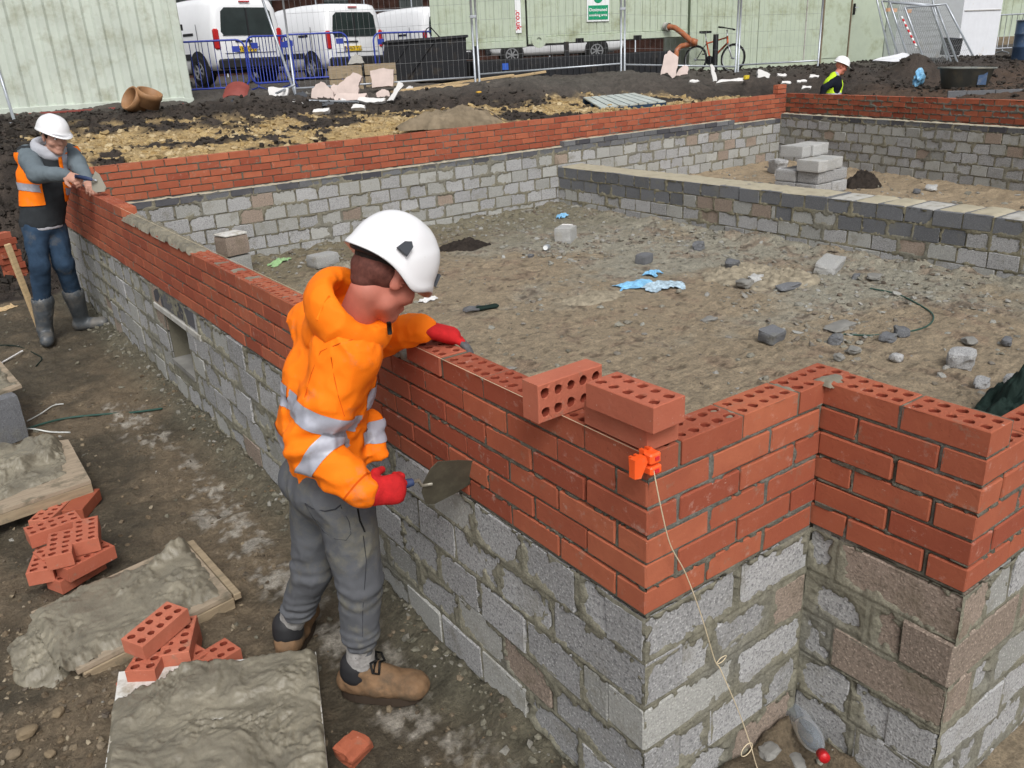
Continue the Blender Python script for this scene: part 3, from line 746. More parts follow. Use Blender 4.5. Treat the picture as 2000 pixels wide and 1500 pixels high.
# ---------------------------------------------------------------- the ground: one sheet for the whole site
_ctrl = [tuple(ZP(0, 225, .75)), tuple(ZP(378, 200, .75)), tuple(J(500, 163, 19)), tuple(J(640, 158, 20)), tuple(J(760, 150, 22)), tuple(J(400, 188, 15.5)), tuple(J(560, 178, 16)), tuple(J(700, 165, 17)),
         tuple(J(930, 168, 15.8)), tuple(J(1215, 143, 17.2)), tuple(J(1437, 143, 17.2)), tuple(J(1597, 130, 18.2)), tuple(J(1000, 150, 18.5)), tuple(J(1300, 140, 19)), tuple(J(1475, 134, 20.3)), tuple(J(1380, 140, 20)), tuple(J(1720, 118, 21)),
         tuple(J(1860, 113, 21)), tuple(J(1990, 110, 21)), tuple(J(1880, 168, 16.6)), tuple(J(1990, 170, 16.0)), tuple(J(1170, 216, 13.2)), tuple(J(1300, 199, 14.3)), tuple(J(1440, 192, 14.4)),
         (1.0, 8.5, .22), (3, 8.5, .25), (5, 8.5, .26), (7, 8.5, .28), (9, 8.5, .30), (10.5, 8.5, .30), (2, 10.5, .42), (4, 10.5, .42), (6, 10.5, .42),
         (13.6, 7, .14), (13.8, 5, .12), (13.8, 3, .1), (13.8, 0, .1), (13.5, 9, .22), (12.2, 9.5, .25), (16, 2, .25), (12, -4, -.2),
         (6, 26, 1.0), (14, 26, 1.0), (22, 22, 1.0), (30, 12, .95), (30, 0, .8), (-4, 16, .8), (-4, 26, 1.0), (40, 30, 1.1), (0, 40, 1.1), (16, 40, 1.1)]
_ctrl = np.array([c[:3] for c in _ctrl])
def Hbg(x, y):
    num = 0; den = 0
    for cx, cy, cz in _ctrl:
        w = 1.0 / ((x - cx) ** 2 + (y - cy) ** 2 + .15) ** 1.6
        num = num + w * cz; den = den + w
    return num / den
_mounds = [(J(470, 205, 14.4), .6, .05), (J(800, 180, 15.3), .7, .05), (J(1000, 168, 15.6), .7, .10), (J(1100, 168, 15.6), .6, .10), (J(1250, 158, 16.0), .6, .10), (J(1370, 155, 16.2), .4, .10),
           (J(1560, 138, 17.0), .5, .10), (J(1660, 135, 17.0), .6, .16), (J(1790, 112, 17.8), .42, .42), (J(1840, 122, 17.8), .4, .12), (J(1930, 124, 18.0), .5, .10), (J(1700, 155, 15.8), .7, .16)]
def dark_mask(x, y):
    """0 = yellow clay, 1 = dark topsoil"""
    d = np.minimum(99, y - 8.3)
    n = fbm(x, y, f=.9, o=4, s=60); n2 = fbm(x, y, f=4, o=3, s=64)
    edge = 3.9 + .35 * np.sin(x * .8) - .36 * np.maximum(0, x - 4.5) + .9 * n
    m = sstep(-.12, .12, (d - edge) * .35 + .25 * n2)
    blot = sstep(.26, .36, n + .45 * n2)
    m = np.maximum(m, blot)
    m = np.maximum(m, sstep(.7, .2, x + .6 * n))
    m = np.maximum(m, sstep(10.9, 11.3, XR(x, y)) * sstep(8.6, 8.2, y)); m = np.maximum(m, sstep(11.8, 12.6, x + .5 * n))
    return m
def XR(x, y): return x + .223 * (8.2 - np.minimum(y, 8.2)) - (X6 - 10.72)      # follow the skew of the right hand wall
def zones(x, y):
    out = np.maximum(sstep(8.14, 8.26, y), sstep(10.80, 10.88, XR(x, y)))
    left = sstep(.30, -.15, x)                              # open ground left of the long wall
    return out, left
def H(x, y, detail=True):
    x = np.asarray(x, float); y = np.asarray(y, float)
    room1 = sstep(.10, .16, x) * sstep(.06, .14, y) * (x < 6.45) * (y < 8.12)
    room1 = np.where((x > .72), sstep(-.36, -.28, y) * (x < 6.45) * (y < 8.12), room1)
    room2 = (x >= 6.45) * (XR(x, y) < 10.80) * (y < 8.12)
    z = -.75 + 0 * x
    z = np.where(room1 > 0, -.75 + .04 * room1, z)
    z = np.where(room2 > 0, -.62, z)
    out, left = zones(x, y)
    hb = Hbg(x, y)
    trench = sstep(10.7, 10.8, XR(x, y)) * sstep(12.9, 12.1, XR(x, y)) * sstep(9.2, 8.6, y)
    hb = hb * (1 - trench) + (-.80) * trench
    z = z * (1 - out) + hb * out
    bank = sstep(9.3, 11.6, y)
    zl = -.75 * (1 - bank) + np.minimum(hb, .75) * bank
    z = np.where(y > 8.0, z * (1 - left) + zl * left, z)
    if detail:
        for P, r, a in _mounds: z = z + a * np.exp(-(((x - P[0]) ** 2 + (y - P[1]) ** 2) / r ** 2))
        n = fbm(x, y, f=1.3, o=5, s=70)
        far = np.clip(out + left * bank, 0, 1)
        dk = dark_mask(x, y) * far
        rid = 1 - np.abs(fbm(x, y, f=2.6, o=5, s=75, g=.6)) * 2
        z = z + dk * (rid - .6) * .11 * sstep(8.4, 9.4, np.maximum(y, x - 3.5)) * sstep(24, 17, np.hypot(x + 1, y + 1) - 0) + far * n * .05
        near = 1 - far
        m1 = fbm(x, y, f=7, o=5, s=77, g=.55); m2 = 1 - np.abs(fbm(x, y, f=4.0, o=4, s=79)) * 2
        z = z + near * (.022 * n + .018 * m1 + .014 * (m2 - .5))
        m4 = fbm(x, y, f=30, o=3, s=81, g=.6)
        z = z + near * (.009 * m4 + .006 * (1 - 2 * np.abs(fbm(x, y, f=17, o=3, s=83)) - .5))
        # spoil and mortar droppings banked against the wall feet
        dw = np.where(x < 0, -x, 9)
        dw = np.where((y < 0) & (x > -.1) & (x < .66), np.minimum(np.abs(y) , .665 - x), dw)
        z = z + near * sstep(.20, .0, dw) * (.045 + .035 * m1)
        dr = np.minimum(np.minimum(np.abs(7.95 - y), np.abs(6.2 - x)), 9)
        z = z + np.where(room1 > 0, sstep(.55, 0, dr) * (.05 + .05 * m1), 0)
        dr2 = np.minimum(np.abs(7.95 - y), np.abs(10.27 - XR(x, y)))
        z = z + np.where(room2 > 0, sstep(.5, 0, dr2) * (.04 + .04 * m1), 0)
    return z
def h1(x, y): return float(H(np.array([x]), np.array([y]))[0])
def lines(segs):
    L = []
    for a, b, s in segs: L += list(np.arange(a, b - s * .3, s))
    return np.array(L + [segs[-1][1]])
gx = lines([(-60, -10, 5), (-10, -1.8, .5), (-1.8, .95, .015), (.95, 6.3, .034), (6.3, 14, .07), (14, 24, .12), (24, 60, 2), (60, 300, 40)])
gy = lines([(-60, -8, 5), (-8, -.7, .3), (-.7, 3.2, .015), (3.2, 8.1, .032), (8.1, 14, .055), (14, 20, .12), (20, 40, 1.0), (40, 400, 40)])
GX, GY = np.meshgrid(gx, gy, indexing='ij')
GZ = H(GX, GY)
out_, left_ = zones(GX, GY)
far_ = np.clip(out_ + left_ * sstep(9.2, 9.8, GY), 0, 1)[..., None]
nA = fbm(GX, GY, f=1.1, o=5, s=90)[..., None]; nB = fbm(GX, GY, f=5, o=5, s=95, g=.6)[..., None]; nC = fbm(GX, GY, f=24, o=3, s=99, g=.65)[..., None]
mud = np.array([.160, .124, .082]); mud2 = np.array([.085, .070, .048])
Cn = mud + (mud2 - mud) * sstep(-.2, .35, nA + .5 * nB)
_lp = [ZP(230, 790, -.75), ZP(280, 850, -.75), ZP(400, 965, -.75), ZP(490, 1080, -.75), ZP(640, 1190, -.75), ZP(745, 1330, -.75), ZP(880, 1450, -.75), ZP(960, 1560, -.75)]
dl = np.full(GX.shape, 9.0)
for a, b in zip(_lp[:-1], _lp[1:]):
    ab = (b - a)[:2]; t = np.clip(((GX - a[0]) * ab[0] + (GY - a[1]) * ab[1]) / (ab @ ab), 0, 1)
    dl = np.minimum(dl, np.hypot(GX - a[0] - t * ab[0], GY - a[1] - t * ab[1]))
lime = sstep(.18, .46, (.62 * nB[..., 0] + .7 * nC[..., 0] + .27) * sstep(.22, .02, dl) + .02)[..., None]
Cn = Cn * (1 - lime) + np.array([.36, .33, .28]) * lime
dw = np.where(GX < .02, -GX, 9)[..., None]
wet = sstep(.28, .02, dw + .12 * nB)
Cn = Cn * (1 - .75 * wet) + np.array([.105, .10, .072]) * .75 * wet
inroom = ((GX > .1) & (GY < 8.12) & (XR(GX, GY) < 10.8) & ((GY > .05) | (GX > .7)))[..., None]
tan = np.array([.235, .188, .128]); gry = np.array([.235, .22, .175]); olv = np.array([.13, .115, .075]); red_ = np.array([.17, .115, .08])
gmask = sstep(-.1, .35, sstep(3.6, 5.6, GX - .25 * (4 - GY))[..., None] * .75 - .28 + .7 * nA + .35 * nB)
Cr = tan * (1 + .18 * nB) + (gry - tan) * gmask
Cr = Cr + (red_ - Cr) * sstep(.12, .4, nB - .2 * nA + .12 * nC) * .55
omask = sstep(2.2, .3, (7.95 - GY)[..., None] + .8 * nB) * (GX < 6.3)[..., None]
Cr = Cr + (olv - Cr) * np.clip(omask, 0, 1) * .8
m4 = sstep(.28, .5, nC + .4 * nB); Cr = Cr * (1 - .5 * m4)
Cr = np.where((GX > 6.45)[..., None], np.array([.25, .195, .13]) * (1 + .3 * nB), Cr)
C = np.where(inroom, Cr * 1.22, Cn)
dk = dark_mask(GX, GY)[..., None]
yel = np.array([.40, .285, .135]) * (1 + .35 * nB + .35 * nC); blk = np.array([.040, .031, .025]) * (1 + .8 * nB + .4 * nC)
Cf = yel * (1 - dk) + blk * dk
road = sstep(15.2, 16.5, np.hypot(GX + 1.2, GY + 1.2) - .0)[..., None] * sstep(9.5, 12, GY)[..., None]
Cf = Cf * (1 - road) + np.array([.085, .075, .065]) * (1 + .3 * nB) * road
brn = sstep(15.5, 16.5, GX - .3 * nA[..., 0])[..., None] * sstep(11, 7, GY)[..., None]
trn = sstep(10.7, 11, XR(GX, GY))[..., None] * sstep(9, 7.5, GY)[..., None]
Cf = Cf * (1 - trn) + np.array([.070, .045, .030]) * (1 + .5 * nB) * trn
C = C * (1 - far_) + Cf * far_
idx = np.arange(GX.size).reshape(GX.shape)
Q = np.stack([idx[:-1, :-1], idx[1:, :-1], idx[1:, 1:], idx[:-1, 1:]], -1).reshape(-1, 4)
gm = mesh_np('ground', np.c_[GX.ravel(), GY.ravel(), GZ.ravel()], Q, True, np.clip(C, 0.004, .9).reshape(-1, 3))
link('ground', gm, M['ground'], kind='structure')

# ---------------------------------------------------------------- loose stones, rubble and clods
_ico = None
def ico():
    t = (1 + 5 ** .5) / 2
    v = [(-1, t, 0), (1, t, 0), (-1, -t, 0), (1, -t, 0), (0, -1, t), (0, 1, t), (0, -1, -t), (0, 1, -t), (t, 0, -1), (t, 0, 1), (-t, 0, -1), (-t, 0, 1)]
    f = [(0, 11, 5), (0, 5, 1), (0, 1, 7), (0, 7, 10), (0, 10, 11), (1, 5, 9), (5, 11, 4), (11, 10, 2), (10, 7, 6), (7, 1, 8), (3, 9, 4), (3, 4, 2), (3, 2, 6), (3, 6, 8), (3, 8, 9), (4, 9, 5), (2, 4, 11), (6, 2, 10), (8, 6, 7), (9, 8, 1)]
    return np.array(v, float) / math.sqrt(1 + t * t), np.array(f, np.int32)
IV, IF_ = ico()
def scatter(name, pts, sizes, mat, label, flat=(.45, .8), seed=0, sink=.25, smooth=False, jag=.25, z=None):
    r = np.random.default_rng(seed); n = len(pts)
    if n == 0: return
    V = np.repeat(IV[None], n, 0) * (1 + r.normal(0, jag, (n, 12, 1)))
    sc = np.stack([r.uniform(.7, 1.3, n), r.uniform(.6, 1.1, n), r.uniform(flat[0], flat[1], n)], -1) * sizes[:, None]
    V = V * sc[:, None, :]
    a = r.uniform(0, 6.28, n); t = r.normal(0, .3, n)
    ct, st = np.cos(t)[:, None], np.sin(t)[:, None]
    V = np.stack([V[..., 0] * ct + V[..., 2] * st, V[..., 1], -V[..., 0] * st + V[..., 2] * ct], -1)
    ca, sa = np.cos(a)[:, None], np.sin(a)[:, None]
    V = np.stack([V[..., 0] * ca - V[..., 1] * sa, V[..., 0] * sa + V[..., 1] * ca, V[..., 2]], -1)
    zz = H(pts[:, 0], pts[:, 1]) if z is None else z
    V = V + np.stack([pts[:, 0], pts[:, 1], zz + sc[:, 2] * (1 - 2 * sink) * .6], -1)[:, None, :]
    F = (IF_[None] + (np.arange(n) * 12)[:, None, None]).reshape(-1, 3)
    link(name, mesh_np(name, V.reshape(-1, 3), F.astype(np.int32), smooth), mat, kind='stuff', label=label, cat=name.replace('_', ' '))
def pts_in(n, x0, x1, y0, y1, dens, seed):
    r = np.random.default_rng(seed); P = np.c_[r.uniform(x0, x1, n), r.uniform(y0, y1, n)]
    k = r.uniform(0, 1, n) < dens(P[:, 0], P[:, 1]); return P[k]
def sizes_(n, lo, hi, seed, p=2.5):
    r = np.random.default_rng(seed); return lo + (hi - lo) * r.uniform(0, 1, n) ** p
_gc = ZP(90, 1400, -.75)
P = pts_in(26000, -1.9, -.02, -.4, 5.0, lambda x, y: .10 + .85 * np.exp(-(((x - _gc[0]) / .42) ** 2 + ((y - _gc[1]) / .75) ** 2)) + .25 * sstep(.12, 0, -x), 201)
scatter('gravel', P, sizes_(len(P), .0022, .017, 202, 4.5), M['gravel'], 'small stones strewn through the mud beside the mortar boards', seed=203, sink=.3)
P = pts_in(9000, -1.2, 0.0, -.3, 7.8, lambda x, y: .9 * sstep(.22, 0.02, -x) + .03, 211)
scatter('mortar_droppings', P, sizes_(len(P), .004, .022, 212, 4), stone_mat('dropped_mortar', [(.14, .13, .095), (.19, .18, .14), (.10, .092, .066), (.3, .29, .26)]), 'lumps of dropped mortar along the foot of the long wall', seed=213, sink=.35)
P = pts_in(34000, .15, 6.2, -.2, 7.95, lambda x, y: .12 + .62 * sstep(4.0, 6.0, x - .25 * (4 - y)) * (.4 + .6 * (vnoise(x * 1.7, y * 1.7, s=5) > -.1)) + .5 * (vnoise(x * .9, y * .9, s=8) > .45) + .4 * sstep(1.3, .1, 7.95 - y), 221)
scatter('rubble', P, sizes_(len(P), .004, .034, 222, 6), M['rubble'], 'crushed mortar and chippings spread over the floor of the foundation pit', seed=223, sink=.3, flat=(.3, .7))
P = pts_in(1500, 6.7, 10.3, 2.5, 7.95, lambda x, y: .4 + 0 * x, 226)
scatter('rubble', P, sizes_(len(P), .01, .05, 227, 4), M['rubble'], 'chippings on the floor of the far room', seed=228, sink=.3, flat=(.3, .7))
P = pts_in(26000, -2, 13, 8.32, 15, lambda x, y: dark_mask(x, y) * .7 * sstep(15.4, 14.2, np.hypot(x + 1.2, y + 1.2) * .95), 231)
scatter('soil_clods', P, sizes_(len(P), .010, .045, 232, 3), M['darkclod'], 'dark clods of dug topsoil heaped behind the far brick wall', seed=233, sink=.3, flat=(.5, .9))
P = pts_in(22000, .2, 13, 8.3, 13, lambda x, y: (1 - dark_mask(x, y)) * .6, 241)
scatter('clay_lumps', P, sizes_(len(P), .01, .06, 242, 4), M['yellowclod'], 'yellow clay lumps on the strip behind the far brick wall', seed=243, sink=.35, flat=(.4, .8))
P = pts_in(12000, 12.6, 22, -2, 14, lambda x, y: .15 + .6 * sstep(14, 15, x) + 0 * y, 251)
scatter('soil_clods', P, sizes_(len(P), .012, .055, 252, 3), M['darkclod'], 'dark soil clods on the bank behind the man in yellow', seed=253, sink=.3, flat=(.5, .9))
P = pts_in(5000, -2.5, .6, 9.1, 14, lambda x, y: .6 + 0 * y, 261)
scatter('soil_clods', P, sizes_(len(P), .015, .07, 262, 3), M['darkclod'], 'dark soil clods on the bank at the far left', seed=263, sink=.3, flat=(.5, .9))
# ---------------------------------------------------------------- loose bricks
def brick_at(x, y, z, rz, label, group=None, rx=0, ry=0, perf=True, mat=None, i=0):
    me = PERF[i % 4] if perf else box_mesh('brick', .215, .1025, .065, .003, .0006)
    o = link('loose_brick', me, mat or M['brick_clean'], label=label, cat='brick', group=group, loc=(x, y, z), rot=(rx, ry, rz))
    return o
HP = math.pi / 2
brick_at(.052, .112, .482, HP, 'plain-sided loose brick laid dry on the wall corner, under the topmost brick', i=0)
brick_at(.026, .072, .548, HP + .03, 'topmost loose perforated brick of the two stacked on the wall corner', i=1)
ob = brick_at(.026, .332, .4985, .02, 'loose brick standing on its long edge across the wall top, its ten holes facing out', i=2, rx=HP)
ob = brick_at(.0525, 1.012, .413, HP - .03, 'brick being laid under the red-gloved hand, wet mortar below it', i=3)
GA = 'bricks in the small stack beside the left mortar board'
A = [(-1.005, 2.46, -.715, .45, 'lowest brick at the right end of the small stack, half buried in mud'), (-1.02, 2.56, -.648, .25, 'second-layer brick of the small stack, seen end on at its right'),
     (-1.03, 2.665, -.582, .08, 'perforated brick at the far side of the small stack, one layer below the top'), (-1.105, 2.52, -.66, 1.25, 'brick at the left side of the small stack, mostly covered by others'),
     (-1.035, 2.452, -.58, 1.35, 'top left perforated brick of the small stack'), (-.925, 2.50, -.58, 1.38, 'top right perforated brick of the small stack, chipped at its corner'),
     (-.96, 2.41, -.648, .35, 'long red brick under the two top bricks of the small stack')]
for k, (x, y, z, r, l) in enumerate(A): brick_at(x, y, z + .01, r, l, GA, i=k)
GB = 'bricks tumbled between the two front mortar boards'
Bk = [(-.862, 1.60, -.567, .50, 'uppermost brick of the tumbled heap, tilted, all ten holes showing', .05, -.06), (-.80, 1.575, -.637, 1.15, 'brick sticking out right beneath the uppermost brick of the tumbled heap', 0, 0),
      (-.90, 1.555, -.64, .95, 'brick under the left end of the uppermost one, touching the white board corner', 0, 0), (-.845, 1.50, -.69, .30, 'half-hidden brick at the front of the heap with mortar in its holes', 0, 0),
      (-.745, 1.455, -.695, .25, 'rightmost brick of the tumbled heap, poking out behind the board edge', 0, 0), (-.93, 1.60, -.708, .9, 'bottom left brick of the tumbled heap, pressed into the mud', 0, 0), (-.79, 1.60, -.705, 1.2, 'bottom right brick under the tumbled heap', 0, 0)]
for k, (x, y, z, r, l, rx, ry) in enumerate(Bk): brick_at(x, y, z, r, l, GB, rx, ry, i=k + 1)
GC_ = 'bricks in the leaning stack behind the man in the grey jacket'
for k in range(8):
    c = J(30 + 1.5 * k if k else 34, 545 - 13.5 * k, 9.25)
    lab = ['bottom brick', 'second brick from the ground', 'third brick from the ground', 'fourth brick from the ground', 'fifth brick from the ground', 'third brick from the top', 'second brick from the top', 'top brick'][k]
    brick_at(-.36 - .012 * k * (1 if k % 2 else .6), 9.28 - .01 * k, -.72 + .068 * k, .35 + .12 * math.sin(k * 2.1), lab + ' of the leaning stack behind the man in the grey jacket', GC_, i=k, perf=(k == 7))
brick_at(-1.00, 3.09, -.70, .9, 'brick holding up the near corner of the left mortar board', i=2)
brick_at(-.86, 3.10, -.70, 1.0, 'brick under the right end of the left mortar board', i=2, perf=False)
brick_at(-1.17, 3.97, -.70, .2, 'brick lying at the picture edge beyond the left mortar board', i=1); brick_at(-1.26, 3.90, -.63, 1.2, 'brick resting on another at the far left edge, beyond the mortar board', i=1)
def chunk(dims, seed, rough=.08, sq=4.0, n=6):
    V = []; F = []; g = np.linspace(-1, 1, n)
    for ax in range(3):
        for s in (-1, 1):
            b = len(V)
            for i in range(n):
                for j in range(n):
                    p = [0, 0, 0]; p[ax] = s; p[(ax + 1) % 3] = g[i]; p[(ax + 2) % 3] = g[j]; V.append(p)
            for i in range(n - 1):
                for j in range(n - 1):
                    q = (b + i * n + j, b + (i + 1) * n + j, b + (i + 1) * n + j + 1, b + i * n + j + 1)
                    F.append(q if s > 0 else q[::-1])
    V = np.array(V, float); L = (np.abs(V) ** sq).sum(1) ** (1 / sq); V = V / L[:, None]
    d = fbm(V[:, 0] + seed * 3.3, V[:, 1], V[:, 2], f=1.1, o=2, s=seed); d2 = fbm(V[:, 0] + seed * 3.3, V[:, 1], V[:, 2], f=3.5, o=3, s=seed + 3)
    V = V * (1 + rough * 2.2 * d + rough * d2)[:, None]
    V[:, 0] += .25 * rough * 5 * V[:, 2] * math.sin(seed); 
    return V * np.asarray(dims)[None] / 2, F
def rock(name, x, y, dims, mat, label, cat, seed=1, rz=0, rx=0, ry=0, rough=.08, sq=4.0, group=None, z=None, dz=0, n=6):
    V, F = chunk(dims, seed, rough, sq, n)
    zz = (h1(x, y) + dims[2] * .42 if z is None else z) + dz
    return link(name, mesh_np(name, V, F, False), mat, label=label, cat=cat, group=group, loc=(x, y, zz), rot=(rx, ry, rz))
_z = ZP(690, 1468, -.74)
rock('broken_brick', _z[0], _z[1], (.10, .085, .06), M['brick'], 'broken half of a red brick sunk in the mud by the big board', 'brick', 5, .4, rough=.09, sq=9, dz=-.008, rx=.2)
# blocks and fragments inside the pit
def R(name, u, v, dims, mat, label, cat, seed, rz=.3, rough=.07, sq=6, z=-.70, **k):
    p = ZP(u, v, z); return rock(name, p[0], p[1], dims, M[mat], label, cat, seed, rz, rough=rough, sq=sq, **k)
R('concrete_block', 1105, 468, (.24, .20, .17), 'block_fresh', 'pale grey block standing on the pit floor next to the drinks can', 'block', 1, .55, .02, 14)
R('concrete_block', 1620, 524, (.40, .2, .09), 'block_fresh', 'long flat pale block tilted on the rubble near the cross wall', 'block', 2, .35, .05, 10, rx=.15, ry=-.08)
R('concrete_block', 1258, 510, (.17, .12, .10), 'block_dark', 'small dark grey block above the blue wrapper', 'block', 3, .3, .03, 12)
R('concrete_block', 1507, 664, (.20, .135, .09), 'block_dark', 'dark block fragment lying left of the flat grey shard', 'block', 4, .15, .05, 10, rx=.2)
R('concrete_block', 1876, 710, (.19, .16, .12), 'block', 'pitted pale half block with a pinkish top at the right of the pit', 'block', 5, .4, .08, 6)
R('stone_shard', 1640, 637, (.30, .14, .035), 'concrete', 'flat lilac grey slab of set mortar on the pit floor', 'rubble', 6, .0, .16, 4)
R('stone_shard', 1735, 662, (.13, .09, .05), 'block_dark', 'left one of two small grey block chips lying together', 'rubble', 7, .2, .1, 8)
R('stone_shard', 1760, 655, (.10, .09, .06), 'block_dark', 'right one of two small grey block chips lying together', 'rubble', 8, .8, .12, 7)
R('stone_shard', 1632, 668, (.08, .08, .07), 'block_dark', 'small pointed grey chip below the flat slab', 'rubble', 9, .2, .2, 4)
R('stone_shard', 1637, 703, (.06, .06, .05), 'concrete', 'little grey stone below the pointed chip', 'rubble', 10, .2, .2, 3)
R('stone_shard', 1750, 701, (.08, .08, .06), 'block', 'rounded grey cobble in the middle of the right half of the pit', 'rubble', 11, .2, .1, 3)
R('stone_shard', 1668, 688, (.10, .08, .05), 'concrete', 'brownish grey lump right of the small pointed chip', 'rubble', 12, .2, .15, 3)
R('stone_shard', 1893, 671, (.09, .08, .05), 'concrete', 'weathered stone behind the pitted half block', 'rubble', 13, .9, .15, 3)
R('stone_shard', 1917, 752, (.11, .08, .05), 'block', 'grey fragment in front of the pitted half block, nearer the netting', 'rubble', 14, .3, .15, 5)
R('stone_shard', 1972, 749, (.07, .07, .06), 'block', 'grey fragment close to the right picture edge above the netting', 'rubble', 15, .3, .1, 8)
R('stone_shard', 1540, 563, (.26, .10, .05), 'block_dark', 'bent dark slab fragment below the long flat block', 'rubble', 16, .0, .14, 4)
R('stone_shard', 1455, 558, (.16, .13, .08), 'concrete', 'grey mortar lump left of the bent dark fragment', 'rubble', 17, .2, .14, 3)
R('stone_shard', 1430, 525, (.15, .12, .10), 'block_dark', 'dark broken block corner leaning on rubble in the pit centre', 'rubble', 18, .6, .15, 5)
R('stone_shard', 1475, 548, (.15, .11, .07), 'block_fresh', 'pale angular fragment beside the mortar lump', 'rubble', 19, .4, .14, 5)
R('stone_shard', 1672, 538, (.12, .06, .04), 'block_dark', 'thin dark chip to the right of the long flat block', 'rubble', 20, .4, .14, 5)
R('stone_shard', 1365, 484, (.13, .10, .09), 'block_dark', 'black chunk near the foot of the cross wall', 'rubble', 21, .4, .14, 5)
R('stone_shard', 1037, 501, (.07, .05, .04), 'block_dark', 'tiny black chip left of the drinks can', 'rubble', 22, .4, .14, 5)
R('stone_shard', 1384, 622, (.17, .07, .03), 'concrete', 'flat greenish flake left of the dark block fragment', 'rubble', 23, .1, .16, 4)
R('stone_shard', 1965, 672, (.10, .06, .05), 'block_dark', 'dark little stone at the right edge of the pit', 'rubble', 24, .4, .14, 5)
R('stone_shard', 1708, 540, (.14, .11, .04), 'concrete', 'greenish flake against the cross wall', 'rubble', 25, .4, .14, 5)
R('stone_shard', 1818, 372, (.22, .14, .06), 'block_fresh', 'pale fragment on the floor of the far room', 'rubble', 26, .4, .14, 5, z=-.62)
R('stone_shard', 1790, 378, (.10, .08, .05), 'block_dark', 'dark chip left of the pale fragment in the far room', 'rubble', 27, .4, .14, 5, z=-.62)
_p = ZP(632, 517, -.70); rock('concrete_block', _p[0], _p[1], (.30, .2, .13), M['block_fresh'], 'pale block lying behind the shoulder of the man in the orange hoodie', 'block', 31, .2, rough=.02, sq=14)
_p = ZP(420, 500, -.70)
for k, (dz, mt, lb) in enumerate(((.10, 'block_old', 'aged block under the white-topped one behind the perforated wall course'), (.31, 'block_brown', 'brownish block with a white dusty top behind the perforated wall course'))):
    rock('concrete_block', 1.45, 7.45, (.27, .22, .2), M[mt], lb, 'block', 33 + k, .25, rough=.015, sq=16, z=-.70 + dz)
rock('white_tray', 1.45, 7.45, (.27, .22, .02), M['whiteboard'], 'small white slab lying on top of the brownish block', 'slab', 36, .25, rough=.01, sq=16, z=-.70 + .422)
# block stack in the far room
SB = 'blocks stacked in the far room behind the cross wall'
bs0 = ZP(1588, 380, -.62)
BS = [(0, 0, 0, 'lower front block at the left of the stack'), (.34, .0, 0, 'lower block at the right of the stack'), (0, .34, 0, 'lower rear block at the left of the stack'), (.34, .34, 0, 'lower rear block at the right of the stack'),
      (.02, 0, 1, 'second-layer front block of the stack'), (.35, .02, 1, 'second-layer right block of the stack'), (.0, .34, 1, 'second-layer rear left block of the stack'), (.34, .34, 1, 'second-layer rear right block of the stack'),
      (-.10, -.02, 2, 'third-layer front block jutting out over the stack'), (.10, -.01, 2, 'third-layer middle block of the stack'), (.30, .03, 2, 'third-layer right block of the stack'),
      (.0, .32, 3, 'top front block of the stack, yellowish on its upper face'), (.20, .30, 3, 'top middle block of the stack'), (.40, .33, 3, 'top right block of the stack')]
for k, (dx, dy, l, lb) in enumerate(BS):
    sz = (.33, .32, .145) if l < 2 else (.195, .34, .145)
    rock('concrete_block', bs0[0] + dx + (0 if l < 2 else .0), bs0[1] + dy * 1.0, sz, M['block_fresh'] if l > 1 else M['block'], lb + ' in the far room', 'block', 60 + k, random.uniform(-.04, .04), rough=.008, sq=26, group=SB, z=-.62 + .085 + .152 * l, n=8)
_p = ZP(1518, 338, -.62)
rock('concrete_block', _p[0], _p[1], (.38, .2, .22), M['block'], 'hollowed grey block left of the stack in the far room', 'block', 80, 1.1, rough=.10, sq=6)
rock('stone_shard', _p[0] - .25, _p[1] - .25, (.2, .14, .12), M['poly'], 'small white lump in front of the hollowed block', 'rubble', 81, .1, rough=.1, sq=4)
_p = ZP(1685, 362, -.60)
M['drymortar'] = simple('dried_mortar_crumbs', (.27, .235, .175), .95, .1, var=.35, scale=14, bmp=1.0, bscale=50)
def mound(name, x, y, rx, ry, h, mat, label, cat, seed, parent=None, z=None, amp=.5, f=10, n=70, kind=None, rot=0, sharp=1.0, edge=.25):
    X, Y = np.meshgrid(np.linspace(-1.15, 1.15, n), np.linspace(-1.15, 1.15, n), indexing='ij')
    a = np.arctan2(Y, X); n0 = fbm(np.cos(a) * 1.5 + seed, np.sin(a) * 1.5, f=1.2, o=3, s=seed)
    r = np.hypot(X, Y) / (1 + edge * n0)
    wx, wy = rot2(X * rx, Y * ry, rot); n1 = fbm(wx + x, wy + y, f=f, o=5, s=seed, g=.6); n2 = 1 - 2 * np.abs(fbm(wx + x, wy + y, f=f * .6, o=4, s=seed + 4))
    base = np.clip(1 - r ** (2 * sharp), 0, 1) ** .7
    Z = h * base * (1 + amp * n1 + amp * .6 * (n2 - .4))
    zz = z if z is not None else None
    if zz is None: zz = H(x + wx, y + wy)
    Zw = zz + np.where(base > 0, Z, -.02)
    idx = np.arange(n * n).reshape(n, n); Q = np.stack([idx[:-1, :-1], idx[1:, :-1], idx[1:, 1:], idx[:-1, 1:]], -1).reshape(-1, 4)
    Q = Q[(base.ravel()[Q] > 0).any(1)]
    off = np.zeros(3) if parent is None else -np.array(parent.location)
    P = np.c_[(x + wx).ravel(), (y + wy).ravel(), Zw.ravel()] + off
    return link(name, mesh_np(name, P, Q, True), M[mat], parent, label=label, cat=cat, kind=kind)
M['darksoil'] = simple('dark_soil', (.028, .022, .018), .9, .2, var=.4, scale=14, bmp=1.0, bscale=60)
mound('soil_heap', _p[0], _p[1], .30, .24, .13, 'darksoil', 'small dark heap of soil right of the block stack in the far room', 'soil', 83, amp=.8)
